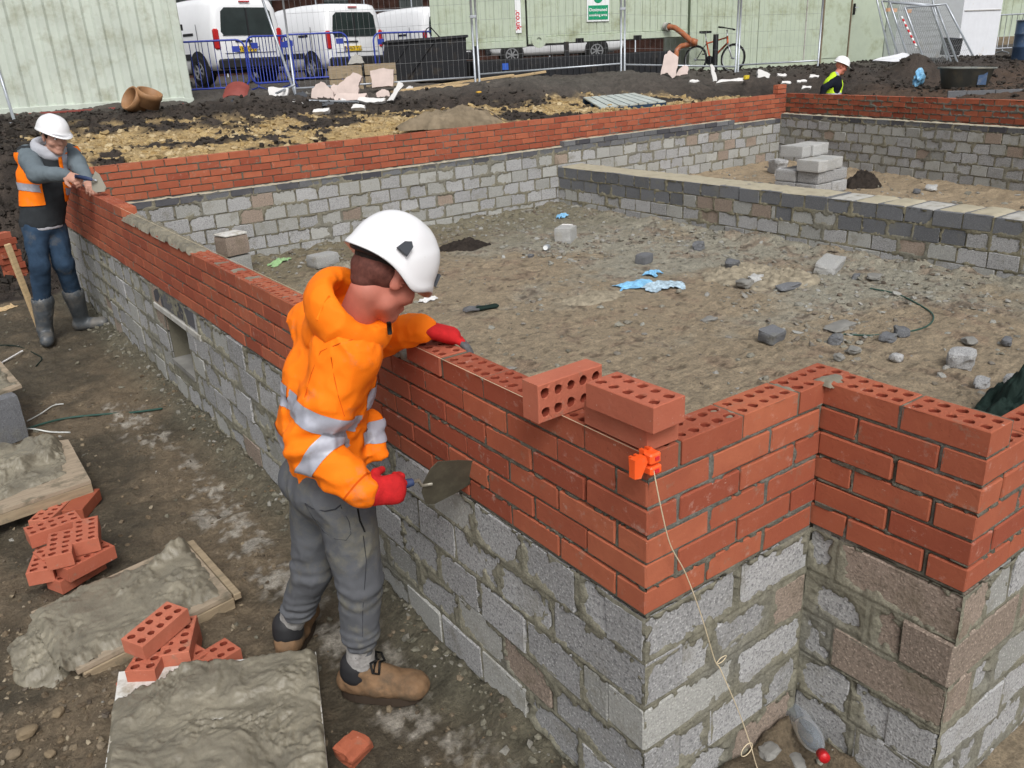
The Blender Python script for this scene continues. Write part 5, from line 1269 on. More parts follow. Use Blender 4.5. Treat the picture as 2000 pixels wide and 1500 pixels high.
v3 = place_van(880, 140, 24.5, 38, None, 'third white van, mostly hidden by the pale green cabin')
p = J(955, 118, 27.5); t = empty('parked_van', (p[0], p[1], .92), (0, 0, math.atan2(MR[1, 0], MR[0, 0]) + .05), label='white van seen side on through the gap under the raised cabin', cat='van', group='white vans parked behind the blue barriers'); make_van(t)
# blue pedestrian barriers
def tubepath(mb, P, r, closed=False, n=7): mb.tube(P, r, n, closed=closed)
def barrier(p, q, h, label, feet=True, mat='blue', nb=15, name='crowd_barrier', plates=True, group='blue crowd barriers in front of the vans', r=.019, lean=0):
    p = np.array(p); q = np.array(q); S = horiz(q - p); L = np.linalg.norm((q - p)[:2]); rz = math.atan2(S[1], S[0])
    z0 = h1(*p[:2]); z1 = h1(*q[:2]); z = min(z0, z1)
    t = empty(name, (p[0], p[1], z), (lean, 0, rz), label=label, cat='barrier', group=group)
    c = .16; z_b = .14; P = []
    for (cx, cz, a0) in ((c, h - c, 180), (L - c, h - c, 90), (L - c, z_b + c, 0), (c, z_b + c, -90)):
        for k in range(5):
            a = math.radians(a0 - k * 22.5); P.append((cx + c * math.cos(a), 0, cz + c * math.sin(a)))
    MB().tube(P, r, 7, closed=True).obj('frame', M[mat], t, True)
    for k in range(nb):
        x = L * (k + 1) / (nb + 1); MB().tube([(x, 0, z_b), (x, 0, h)], .008, 6).obj('bar', M[mat], t, True)
    if feet:
        for x in (L * .14, L * .86): MB().tube([(x, -.30, .02), (x, 0, .07), (x, 0, z_b + .02), (x, 0, .07), (x, .30, .02)], .017, 6).obj('foot', M[mat], t, True)
    if plates:
        for x in (.17, L - .17): MB().box((x, -.012, h - .17), (.15, .012, .11)).obj('name_plate', M[mat], t)
    return t
barrier(J(300, 170, 16.6), J(488, 160, 16.9), 1.02, 'blue barrier running out from behind the shipping container')
barrier(J(492, 160, 16.9), J(578, 158, 17.6), 1.02, 'short looking blue barrier crossed by the leaning fence pole', nb=13)
barrier(J(558, 153, 18.0), J(686, 147, 18.4), 1.02, 'blue barrier in front of the second van')
barrier(J(736, 146, 18.2), J(862, 142, 19.2), 1.02, 'blue barrier behind the black skip')
# open topped black skip
pa, pb = J(752, 168, 17.3), J(918, 158, 17.6); S_ = horiz(pb - pa); rz = math.atan2(S_[1], S_[0])
t = empty('black_skip', (pa[0], pa[1], h1(*pa[:2]) - .02), (0, 0, rz), label='black steel skip with netted top between the insulation heap and cabin', cat='skip')
V = []; Ls = 1.72
for z, i in ((0, .02), (.74, .0)):
    V += [(-.0 + (.0 if z else .0) + i, 0, z), (Ls, 0, z), (Ls, 1.1, z), (i, 1.1, z)]
V = [(0, 0, 0), (Ls, 0, 0), (Ls, 1.1, 0), (0, 1.1, 0), (.14, -.05, .76), (Ls + .02, -.05, .80), (Ls + .02, 1.15, .80), (.14, 1.15, .76), (.2, .02, .76), (Ls - .04, .02, .80), (Ls - .04, 1.08, .80), (.2, 1.08, .76), (.1, .05, .1), (Ls - .05, .05, .1), (Ls - .05, 1.05, .1), (.1, 1.05, .1)]
F = [(0, 1, 5, 4), (1, 2, 6, 5), (2, 3, 7, 6), (3, 0, 4, 7), (4, 5, 9, 8), (5, 6, 10, 9), (6, 7, 11, 10), (7, 4, 8, 11), (8, 9, 13, 12), (9, 10, 14, 13), (10, 11, 15, 14), (11, 8, 12, 15), (12, 13, 14, 15), (3, 2, 1, 0)]
MB().add(V, F).obj('skip_body', M['blacksteel'], t)
MB().tube([(.1, -.07, .78), (Ls + .05, -.07, .82), (Ls + .05, 1.15, .82), (.1, 1.15, .78)], .028, 8, closed=True).obj('rim', M['blacksteel'], t, True)
MB().tube([(.9, .3, .80), (.98, .3, 1.0), (1.06, .3, 1.04), (1.25, .3, .82)], .014, 6).obj('hoop', M['blacksteel'], t, True)
MB().tube([(.02, -.03, .1), (.6, -.06, .78)], .012, 5).obj('brace', M['blacksteel'], t); MB().tube([(.5, -.04, .1), (1.1, -.07, .78)], .012, 5).obj('brace', M['blacksteel'], t)
# raised cabins
A_, B_, C_ = J(845, 92, 18.7), J(1025, 92, 18.2), J(1342, 80, 18.9)
S_ = horiz(C_ - A_); rz = math.atan2(S_[1], S_[0]); Lc = np.linalg.norm((C_ - A_)[:2]); L1 = np.linalg.norm((B_ - A_)[:2]); zb0 = 1.43
def fp(a, z, out=0.0):  # point on the cabin front
    return V3(A_[0] + S_[0] * a + S_[1] * out, A_[1] + S_[1] * a - S_[0] * out, z)
def cabin(a0, a1, z0, name, label, hgt=2.5, dep=2.4, groove=.165):
    t = empty(name, fp(a0, z0), (0, 0, rz), label=label, cat='cabin'); L = a1 - a0
    MB().box((L / 2, dep / 2, hgt / 2), (L, dep, hgt)).obj('wall', M['cabin'], t)
    MB().box((L / 2, -.02, .07), (L - .01, .06, .14), ch=.008).obj('floor_rail', M['cabin'], t)
    n = int(L / groove)
    for k in range(n):
        MB().box((L * (k + .5) / n, -.007, .14 + (hgt - .14) / 2), (L / n - .012, .014, hgt - .16), ch=.003).obj('panel', M['cabin'], t)
    return t
cb1 = cabin(0, L1 - .02, zb0 - .02, 'site_cabin', 'pale green raised cabin bearing a narrow white and red strip')
cb2 = cabin(L1 + .02, Lc, zb0 + .03, 'site_cabin', 'pale green raised cabin bearing the green smoking area sign')
MB().box((L1 - .02 - .16, -.03, 1.3 + .42 - .32), (.13, .012, 2.2)).obj('name_strip', M['signwhite'], cb1)
def text(body, size, mat, parent, mloc, ax='CENTER', name='lettering', bold=.0):
    fc = bpy.data.curves.new(name, 'FONT'); fc.body = body; fc.size = size; fc.align_x = ax; fc.align_y = 'CENTER'; fc.extrude = .001; fc.offset = bold
    o = link(name, fc, M[mat], parent); o.matrix_local = mloc; return flat_text(o, fc)
text('.co.uk', .17, 'signred', cb1, Matrix(((0, 1, 0, L1 - .18), (0, 0, -1, -.040), (-1, 0, 0, .36), (0, 0, 0, 1))), ax='RIGHT', bold=.003)
# towing lug and fork pockets
MB().lathe([(.05, -.02), (.17, -.02), (.17, .02), (.05, .02), (.05, -.02)], 20, M=rotM('X', HP), c=(.24, -.06, .09)).obj('lifting_lug', M['cabin'], cb2)
for x in (1.15, 2.45): MB().box((x, -.055, .03), (.18, .02, .10)).obj('fork_pocket', M['black'], cb2)
# sign
u0 = J(1147, 30, 18.5); sa = (u0 - A_) @ S_ - 0; sx = sa - (L1 + .02)
sg = empty('smoking_sign', fp(sa, zb0 + .55, .04), (0, .02, rz), label='green and white designated smoking area sign on the raised cabin', cat='sign')
MB().box((.25, 0, .20), (.50, .008, .62)).obj('sign_board', M['signwhite'], sg)
MB().box((.25, -.007, .07), (.44, .006, .29)).obj('green_panel', M['green'], sg)
text('Designated', .088, 'signwhite', sg, Matrix(((1, 0, 0, .25), (0, 0, -1, -.0115), (0, 1, 0, .125), (0, 0, 0, 1))), bold=.0015)
text('smoking area', .075, 'signwhite', sg, Matrix(((1, 0, 0, .25), (0, 0, -1, -.0115), (0, 1, 0, .02), (0, 0, 0, 1))), bold=.0015)
MB().lathe([(.0, -.003), (.10, -.003), (.10, .003), (0, .003)], 24, M=rotM('X', HP), c=(.25, -.006, .36)).obj('symbol', M['green'], sg)
MB().box((.25, -.012, .36), (.11, .006, .02)).obj('symbol_bar', M['signwhite'], sg)
# small bracket / downpipe on the cabin
q = J(1290, 20, 18.8); a0 = (q - A_) @ S_
dp = empty('conduit', fp(a0, 0), label='short grey conduit ending in a tap on the raised cabin', cat='pipe'); dp.location = fp(a0, 2.35, .03); dp.rotation_euler = (0, 0, rz)
MB().tube([(0, 0, 0), (0, 0, .9)], .02, 8).obj('conduit_pipe', M['galv'], dp, True); MB().tube([(-.06, 0, -.06), (0, 0, -.05), (0, 0, .04)], .026, 8).obj('tap', M['concrete'], dp, True)
# drain pipe
pp = [fp((J(1302, 50, 18.6) - A_) @ S_, 0)] * 1
P0_ = J(1302, 52, 18.7); P1_ = J(1318, 54, 18.5); P2_ = J(1332, 64, 18.4); P3_ = J(1350, 80, 18.2); P4_ = J(1361, 84, 18.2)
t = empty('drain_pipe', P0_, label='brown plastic soil pipe leaving the raised cabin and bending down', cat='pipe')
q_ = [x - P0_ for x in (P0_, P1_, P2_, P3_, P4_)]
MB().tube(q_[:4] + [q_[4]], .058, 12).obj('pipe', M['orangepipe'], t, True)
MB().tube([q_[0] - (q_[1] - q_[0]) * .2, q_[0] + (q_[1] - q_[0]) * .3], .085, 14).obj('wall_collar', M['lintel'], t, True)
MB().tube([q_[3], q_[4]], .072, 12).obj('socket', M['orangepipe'], t, True)
q2 = [J(1361, 84, 18.3) - P0_, J(1345, 87, 18.3) - P0_, J(1330, 90, 18.4) - P0_, J(1322, 98, 18.4) - P0_, J(1320, 112, 18.4) - P0_]
MB().tube(q2, .055, 12).obj('lower_pipe', M['orangepipe'], t, True)
# black tank and legs under the cabins
ta, tb = J(912, 165, 17.9), J(1345, 142, 18.6); S2 = horiz(tb - ta); rz2 = math.atan2(S2[1], S2[0]); Lt = np.linalg.norm((tb - ta)[:2]); ztop = .5 * (J(921, 113, 17.9)[2] + J(1320, 105, 18.4)[2])
t = empty('base_tank', (ta[0], ta[1], .35), (0, 0, rz2), label='long low black tank beneath the raised cabins', cat='tank')
MB().box((Lt * .49, .9, (ztop - .35) / 2), (Lt * .92, 1.8, ztop - .35), ch=.02).obj('tank_body', M['blacksteel'], t)
n = 34
for k in range(n): MB().box((Lt * .03 + Lt * .92 * (k + .5) / n, -.012, (ztop - .35) / 2 - .04), (.05, .03, ztop - .5)).obj('rib', M['blacksteel'], t)
for x in (.25, L1 + .1, Lc - .12): MB().box((x, .1, .55), (.09, .09, 1.15)).obj('cabin_leg', M['blacksteel'], t)
MB().box((Lt * .17, -.035, ztop - .35 - .14), (.13, .01, .13)).obj('blue_notice', M['blueband'], t)
# right hand cabin
K0, K1, K2 = J(1345, 140, 20.2), J(1476, 134, 20.4), J(1722, 118, 22.2)
def wallbox(name, p, q, dep, z0, z1, mat, label, groove=None, cat='cabin', side=1):
    S = horiz(q - p); a = math.atan2(S[1], S[0]); L = np.linalg.norm((q - p)[:2])
    t = empty(name, (p[0], p[1], z0), (0, 0, a), label=label, cat=cat)
    MB().box((L / 2, dep / 2, (z1 - z0) / 2), (L, dep, z1 - z0)).obj('wall', M[mat], t)
    if groove:
        n = int(L / groove)
        for k in range(n): MB().box((L * (k + .5) / n, -.006, (z1 - z0) / 2), (L / n - .012, .012, z1 - z0 - .04), ch=.002).obj('panel', M[mat], t)
    return t, L
t, L = wallbox('site_cabin', K0, K1, 2.0, .3, 3.4, 'cabin', 'grooved green cabin side behind the bicycle', .16)
MB().box((.48, -.05, 2.16), (.95, .10, .07)).obj('step_ledge', M['cabin'], t); MB().box((.48, -.03, 2.7), (.95, .07, 1.1)).obj('upper_box', M['cabin'], t)
for x, z in ((.28, 2.44), (.62, 2.46), (1.1, 2.6)): MB().lathe([(0, -.01), (.035, -.01), (.035, .01), (0, .01)], 12, M=rotM('X', HP), c=(x, -.08 if x < 1 else -.02, z)).obj('rivet_plate', M['blacksteel'], t)
t, L = wallbox('site_cabin', K1 + V3(.02, 0, 0), K2, 2.4, .3, 3.4, 'cabin', 'flat green cabin with a door, behind the man in yellow')
dx = L * .70
for x in (dx - .95, dx): MB().box((x, -.012, 1.6), (.035, .03, 2.9)).obj('door_jamb', M['bag'], t)
MB().box((dx - .475, -.006, 1.7), (.88, .02, 2.4)).obj('door', M['cabin'], t)
MB().box((dx + .07, -.04, 1.62), (.03, .05, .26)).obj('door_handle', M['blackplastic'], t); MB().box((dx + .12, -.06, 1.66), (.12, .02, .025)).obj('lever', M['galv'], t)
MB().box((L * .35, -.01, 1.9), (.03, .02, 2.8)).obj('cover_strip', M['lintel'], t)
M['greengrey'] = simple('grey_green_panels', (.33, .37, .33), .6, .3, var=.08)  # darker, greyer green than the other cabins
wallbox('site_cabin', J(1724, 116, 22.6), J(1868, 110, 24.5), 2.4, .3, 3.4, 'greengrey', 'grey green cabin wall behind the leaning fence panels')
t, L = wallbox('white_cabin', J(1868, 118, 21.5), J(1943, 106, 22.4), 2.4, .45, 3.5, 'whitepaint', 'white cabin with a narrow window at the right')
MB().box((L * .62, -.012, 2.35), (.20, .03, .95)).obj('window', M['glass'], t); MB().box((L * .62, -.03, 1.84), (.42, .05, .04)).obj('sill', M['bag'], t); MB().box((L * .77, -.02, 2.35), (.04, .04, 1.0)).obj('window_frame', M['galv'], t)
MB().box((L * .5, -.01, 1.30), (L * .94, .02, .02)).obj('cover_strip', M['lintel'], t)
wallbox('site_cabin', J(1930, 100, 28.0), J(2130, 92, 28.5), 2.4, .5, 4.2, 'cabin', 'distant green cabin at the top right edge', .3)
wallbox('timber_deck', J(1925, 104, 25.5), J(2100, 100, 25.5), .8, .6, 1.05, 'bag', 'brown timber deck below the distant green cabin', cat='deck')
barrier(J(1935, 104, 23.4), J(2090, 100, 23.6), 1.0, 'galvanised barrier near the top right edge', mat='galv', nb=14, group=None, plates=False)
p = J(1996, 122, 19.5); t = empty('blue_drum', (p[0] + .1, p[1], h1(p[0], p[1]) - .02), label='faded blue plastic drum cut off by the right edge', cat='drum')
MB().lathe([(0, 0), (.26, 0), (.28, .04), (.28, .28), (.295, .30), (.28, .32), (.28, .56), (.295, .58), (.28, .60), (.28, .84), (.26, .88), (0, .88)], 26).obj('drum_body', M['bluetub'], t, True)
MB().tube([(.28 * math.cos(a), .28 * math.sin(a), .87) for a in np.linspace(0, 6.28, 20)[:-1]], .018, 6, closed=True).obj('drum_rim', M['galv'], t, True)
# mesh fence panels
FG = 'mesh fence panels in front of the cabins'
def heras(p, q, label, top=(0, 0, 2.0), nv=34, nh=6, r=.020, group=FG, bottom=True, mat='galv'):
    p = np.array(p, float); q = np.array(q, float); T = np.array(top, float)
    t = empty('mesh_fence_panel', p, label=label, cat='fence', group=group); d = q - p
    for a in (V3(0, 0, 0), d): MB().tube([a - T * .015, a + T], r, 8).obj('upright', M[mat], t, True)
    MB().tube([T * .995, d + T * .995], r * .85, 8).obj('top_rail', M[mat], t, True)
    if bottom: MB().tube([T * .06, d + T * .06], r * .85, 8).obj('bottom_rail', M[mat], t, True)
    mb = MB()
    for k in range(1, nv): a = d * k / nv; mb.tube([a + T * .06, a + T * .99], .0018, 3, cap=False)
    for k in range(1, nh):
        zz = .06 + .93 * k / nh; mb.tube([T * zz, d + T * zz], .0024, 3, cap=False)
    o = mb.obj('wire_mesh', M['wire'], t); o['kind'] = 'stuff'
    return t
def gj(u, v, d): p = J(u, v, d); p[2] = h1(p[0], p[1]) + .02; return p
fa, fb, fc_, fd, fe, ff = gj(575, 168, 15.2), gj(929, 168, 15.6), gj(937, 166, 15.7), gj(1213, 144, 17.0), gj(1220, 144, 17.1), gj(1436, 145, 17.1)
heras(fa, fb, 'mesh fence panel whose left post leans over in front of the vans', top=(0, 0, 2.0))
heras(fc_, fd, 'mesh fence panel in front of the raised cabins'); heras(fe, ff, 'mesh fence panel in front of the bicycle', nv=22); heras(gj(1441, 145, 17.2), gj(1597, 131, 18.1), 'mesh fence panel in front of the grooved green cabin', nv=18, bottom=True)
tp = J(508, -14, 15.4) - fa
t = empty('fence_pole', fa, label='grey steel pole leaning left in front of the nearest van', cat='pole'); MB().tube([V3(0, 0, 0), tp * 1.15], .024, 8).obj('pole_tube', M['galv'], t, True)
t = empty('fence_pole', gj(542, 200, 14.4), label='steel tube lying on the rubble beneath the leaning pole', cat='pole'); MB().tube([V3(0, 0, .06), J(575, 166, 15.1) - np.array(t.location)], .02, 8).obj('pole_tube', M['galv'], t, True)
a0 = J(556, 196, 14.5); t = empty('fence_pole', a0, label='steel tube lying flat in front of the insulation pieces', cat='pole'); MB().tube([V3(0, 0, 0), J(700, 199, 14.2) - a0], .02, 8).obj('pole_tube', M['galv'], t, True)
a0 = J(30, 240, 12.6); t = empty('fence_pole', a0, label='steel post leaning against the container at the left edge', cat='pole'); MB().tube([V3(0, 0, -.1), J(-8, 120, 12.9) - a0], .022, 8).obj('pole_tube', M['galv'], t, True); MB().tube([V3(0, 0, 0), J(-8, 244, 12.5) - a0], .016, 6).obj('foot_bar', M['galv'], t, True)
for k, (u, v, d) in enumerate(((932, 170, 15.5), (1216, 147, 16.9))):
    a0 = gj(u, v, d); t = empty('fence_clamp', a0 + V3(0, 0, 1.12), label=('clamp joining the fence posts in front of the raised cabin', 'clamp joining the fence posts right of the smoking sign')[k], cat='clamp'); MB().box((0, 0, 0), (.12, .05, .05), rz=rz, ch=.008).obj('clamp_body', M['galv'], t)
# stack of fence frames leaning at the right
def frame_px(c, d, label):
    P = [J(u, v, dd) for (u, v), dd in zip(c, d)]; t = empty('leaning_fence_frame', P[0], label=label, cat='fence', group='spare mesh fence frames leaning in a stack')
    Q = [x - P[0] for x in P]
    MB().tube([Q[0], Q[1]], .022, 7).obj('upright', M['galv'], t, True); MB().tube([Q[3], Q[2]], .022, 7).obj('upright', M['galv'], t, True); MB().tube([Q[1], Q[2]], .02, 7).obj('top_rail', M['galv'], t, True)
    mb = MB()
    for k in range(1, 26): f = k / 26; mb.tube([Q[0] * (1 - f) + Q[3] * f, Q[1] * (1 - f) + Q[2] * f], .0022, 3, cap=False)
    for k in range(1, 9): f = k / 9; mb.tube([Q[0] * (1 - f) + Q[1] * f, Q[3] * (1 - f) + Q[2] * f], .0022, 3, cap=False)
    o = mb.obj('wire_mesh', M['wire'], t); o['kind'] = 'stuff'; return t, Q
frame_px([(1740, 122), (1706, -30), (1816, -22), (1850, 118)], (19.4, 20.4, 20.8, 20.0), 'rearmost leaning fence frame, its top out of the picture')
frame_px([(1762, 134), (1722, 2), (1818, 9), (1858, 122)], (19.0, 20.0, 20.4, 19.6), 'leaning fence frame with its top rail just inside the picture')
frame_px([(1781, 136), (1738, 5), (1829, 12), (1870, 122)], (18.7, 19.7, 20.1, 19.3), 'third leaning fence frame, with an orange clip near its top')
t, Q = frame_px([(1809, 128), (1767, 15), (1848, 8), (1900, 108)], (18.4, 19.4, 19.8, 19.0), 'front leaning fence frame with the red and white pole beside it')
for k, (u, v) in enumerate(((1735, 19), (1748, 20), (1776, 22))):
    a0 = J(u, v, 19.8); MB().box(a0, (.10, .02, .08), rz=rz).obj('orange_clip', simple('peach_clip', (.7, .4, .25)), None, label=['left', 'middle', 'right'][k] + ' one of three peach coloured clips on the leaning fence frames', cat='clip')
a0 = J(1790, 92, 18.3); a1 = J(1761, 33, 19.2); t = empty('striped_pole', a0, label='red and white striped pole leaning among the fence frames', cat='pole'); n = 11
for k in range(n): MB().tube([(a1 - a0) * k / n, (a1 - a0) * (k + 1) / n], .022, 8).obj('red_band' if k % 2 else 'white_band', M['signred' if k % 2 else 'signwhite'], t, True)
p = J(1855, 105, 20.5); t = empty('black_crate', p, (0, .1, rz), label='dark crate behind the leaning fence frames', cat='crate'); MB().box((0, 0, .15), (.36, .3, .36), ch=.02).obj('crate_body', M['blackplastic'], t); MB().box((0, 0, .34), (.40, .34, .03), ch=.006).obj('crate_rim', M['slate'], t)
# bicycle
pb0, pf0 = J(1356, 139, 19.9), J(1422, 141, 19.3); S_ = horiz(pf0 - pb0); rzb = math.atan2(S_[1], S_[0]); wb = np.linalg.norm((pf0 - pb0)[:2]); sc = 1.0
bz = min(pb0[2], pf0[2]); bk = empty('bicycle', (pb0[0], pb0[1], bz - .02), (-.10, 0, rzb), label='orange and black mountain bike leaning against the green cabin', cat='bicycle'); sk = wb / 1.05 * 1.1
def bp(x, z, y=0): return V3(x * sk, y, z * sk + .0)
for nm_, x in (('wheel', 0), ('wheel', 1.05)):
    c = bp(x, .33); w = MB().tube([c + V3(.31 * sk * math.cos(a), 0, .31 * sk * math.sin(a)) for a in np.linspace(0, 2 * math.pi, 33)[:-1]], .024, 7, closed=True).obj('wheel', M['rubber'], bk, True)
    MB().tube([c + V3(.285 * sk * math.cos(a), 0, .285 * sk * math.sin(a)) for a in np.linspace(0, 2 * math.pi, 33)[:-1]], .008, 5, closed=True).obj('rim', M['alloy'], w, True)
    mb = MB()
    for k in range(14): a = k * math.pi / 7; mb.tube([c, c + V3(.28 * sk * math.cos(a), 0, .28 * sk * math.sin(a))], .0018, 3)
    mb.tube([c - V3(0, .04, 0), c + V3(0, .04, 0)], .022, 8); o = mb.obj('spokes', M['galv'], w); o['kind'] = 'stuff'
BB, ST, HT, HB_ = bp(.43, .30), bp(.27, .74), bp(.84, .80), bp(.87, .68)
for nm_, a, b, r, mt in (('seat_tube', BB, ST, .019, 'bikeorange'), ('top_tube', ST + V3(.02, 0, -.05), HT, .018, 'bikeorange'), ('down_tube', BB, HB_, .024, 'bikeorange'), ('chain_stay', BB, bp(0, .33, .04), .012, 'blacksteel'), ('seat_stay', ST + V3(0, 0, -.06), bp(0, .33, .04), .010, 'blacksteel'),
                          ('head_tube', HT + V3(0, 0, .03), HB_ - V3(0, 0, .02), .024, 'bikeorange'), ('fork', HB_, bp(1.05, .33, -.05), .018, 'alloy'), ('seat_post', ST, bp(.22, .92), .014, 'alloy'), ('stem', HT, bp(.82, .97), .016, 'alloy'), ('handlebar', bp(.84, 1.0, -.30), bp(.84, 1.0, .30), .014, 'blacksteel')):
    MB().tube([a, b], r, 8).obj(nm_, M[mt], bk, True)
for s in (-1, 1): MB().tube([bp(.84, 1.0, s * .20), bp(.80, 1.0, s * .33)], .02, 8).obj('grip', M['rubber'], bk, True)
MB().prism([(-.12, -.07), (.02, -.06), (.16, -.015), (.16, .015), (.02, .06), (-.12, .07)], 0, .045, c=bp(.22, .92)).obj('saddle', M['rubber'], bk)
MB().lathe([(.0, -.01), (.10, -.01), (.10, .01), (0, .01)], 20, M=rotM('X', HP), c=BB - V3(0, .04, 0)).obj('chainring', M['blacksteel'], bk)
for s in (-1, 1): MB().tube([BB + V3(0, s * .06, 0), BB + V3(.10 * s, s * .07, -.13 * s)], .01, 6).obj('crank', M['blacksteel'], bk, True); MB().box(BB + V3(.10 * s, s * .12, -.13 * s), (.09, .08, .02)).obj('pedal', M['blackplastic'], bk)
# insulation and rubbish heap
def slab(name, u, v, d, poly, th, mat, label, cat, tilt=0.2, yaw=0.0, dz=0):
    """a broken sheet standing roughly upright facing the pit"""
    p = J(u, v, d); a = math.atan2(MR[1, 0], MR[0, 0]) + yaw
    r = np.random.default_rng(int(u)); n = len(poly); P = []
    for i in range(n):
        a0, b0 = np.array(poly[i]), np.array(poly[(i + 1) % n])
        for k in range(4): P.append(tuple(a0 + (b0 - a0) * k / 4 + r.normal(0, .008, 2)))
    V = np.array([(x, 0, z) for x, z in P]); V2 = V + V3(0, th, 0); m = len(P)
    F = [tuple(range(m)), tuple(reversed(range(m, 2 * m)))] + [(i, m + i, m + (i + 1) % m, (i + 1) % m) for i in range(m)]
    return link(name, mesh_np(name, np.r_[V, V2], F), M[mat], label=label, cat=cat, loc=p + V3(0, 0, dz), rot=(-tilt, 0, a))
slab('insulation_board', 700, 192, 14.9, [(-.42, 0), (.0, -.02), (.02, .22), (.10, .38), (-.05, .44), (-.32, .27), (-.42, .12)], .10, 'foam', 'largest pinkish broken insulation slab in the rubbish heap', 'insulation')
slab('insulation_board', 738, 172, 15.2, [(-.10, 0), (.28, .02), (.30, .30), (.12, .34), (-.12, .30)], .10, 'foam', 'insulation slab with a brown stained face, right of the largest slab', 'insulation')
slab('insulation_board', 632, 200, 14.6, [(-.22, 0), (.2, -.02), (.16, .22), (-.02, .36), (-.18, .24)], .08, 'foam', 'pointed upright piece of insulation left of the largest slab', 'insulation')
slab('insulation_board', 684, 197, 14.5, [(-.28, 0), (.26, .02), (.28, .12), (-.26, .16)], .2, 'foam', 'low insulation offcut lying in front of the largest slab', 'insulation', tilt=.5)
slab('foam_sheet', 547, 198, 14.7, [(-.18, .02), (.1, 0), (.16, .22), (-.2, .26)], .05, 'poly', 'dirty white panel leaning at the left of the rubbish heap', 'panel', tilt=.4)
slab('grey_panel', 585, 197, 14.7, [(-.12, .0), (.24, .0), (.06, .2), (-.10, .12)], .15, 'slate', 'dark angular offcut between the white panel and the pointed piece', 'panel', tilt=.6)
slab('polystyrene_strip', 770, 196, 14.6, [(-.12, .0), (-.02, .0), (.18, .26), (.10, .32), (.02, .18)], .05, 'poly', 'narrow white polystyrene strip pointing up at the right of the heap', 'polystyrene', tilt=.3)
slab('polystyrene_strip', 722, 200, 14.4, [(-.22, .06), (.0, .0), (.28, .02), (.26, .08), (.0, .09), (-.18, .12)], .06, 'poly', 'curved white polystyrene offcut lying in front of the heap', 'polystyrene', tilt=.7)
slab('polystyrene_strip', 626, 218, 13.6, [(-.14, .0), (.12, .0), (.14, .06), (-.10, .06)], .08, 'poly', 'small white polystyrene piece on the yellow clay below the heap', 'polystyrene', tilt=.7)
slab('polystyrene_strip', 700, 211, 13.8, [(-.12, .0), (.10, .0), (.1, .07), (-.08, .09)], .08, 'poly', 'white lump below the curved offcut', 'polystyrene', tilt=.7)
slab('plastic_hood', 695, 124, 16.0, [(-.16, 0), (.16, 0), (.12, .12), (.02, .18), (-.08, .12)], .1, 'lintel', 'cream plastic hood resting on the timber box', 'lid', tilt=.2)
p = J(648, 182, 15.9); t = empty('timber_box', p, (0, 0, rz + .1), label='open box of rough boards behind the insulation', cat='box')
for k in range(2): MB().box((.30, 0, .12 + .24 * k), (.62, .03, .225), ch=.004).obj('board', M['timber'], t); MB().box((.95, .25, .16 + .22 * k), (.6, .03, .2), ch=.004).obj('board', M['timber'], t); MB().box((0, .3, .12 + .24 * k), (.03, .6, .225), ch=.004).obj('board', M['timber'], t)
for k, (a, b, l) in enumerate((((760, 180, 15.4), (1002, 147, 16.2), 'rear one of the two long fresh planks below the skip'), ((770, 178, 15.2), (975, 160, 15.6), 'front one of the two long fresh planks below the skip'), ((990, 152, 16.3), (1066, 140, 16.6), 'short fresh batten at the right end of the planks'))):
    P, Q_ = J(*a), J(*b); dd = Q_ - P; Ln = np.linalg.norm(dd); Mx = np.stack(frame_of(dd), 1)
    mb = MB(); mb.box((0, 0, 0), (Ln, .05 if k == 2 else .14, .045), ch=.004); o = mb.obj('timber_plank', M['newtimber'], None, label=l, cat='plank', loc=(P + Q_) / 2)
    m3 = Matrix(((dd[0] / Ln, 0, 0), (0, 1, 0), (0, 0, 1))); o.rotation_euler = (0, -math.asin(dd[2] / Ln), math.atan2(dd[1], dd[0]))
for k, (u, v, d, w, h, th, mt, l) in enumerate(((600, 196, 14.9, .2, .14, .1, 'concrete', 'grey rubble piece between the white panel and pointed insulation'), (655, 186, 15.1, .24, .2, .08, 'foam', 'insulation offcut half hidden behind the largest slab'), (668, 202, 14.3, .18, .08, .1, 'poly', 'small white offcut left of the curved polystyrene'), (748, 190, 14.9, .26, .14, .1, 'foam', 'pinkish offcut at the foot of the brown stained slab'), (575, 205, 14.2, .3, .06, .1, 'poly', 'thin pale strip at the left foot of the heap'), (640, 206, 14.2, .2, .07, .12, 'slate', 'dark flat offcut in front of the pointed insulation'), (800, 176, 15.4, .14, .08, .1, 'poly', 'white fragment under the planks'))):
    slab('rubbish_offcut', u, v, d, [(-w / 2, 0), (w / 2, .01), (w * .45, h * .8), (.0, h), (-w * .4, h * .6)], th, mt, l, 'rubbish', tilt=.3 + .1 * (k % 3), yaw=.3 * (k % 2))
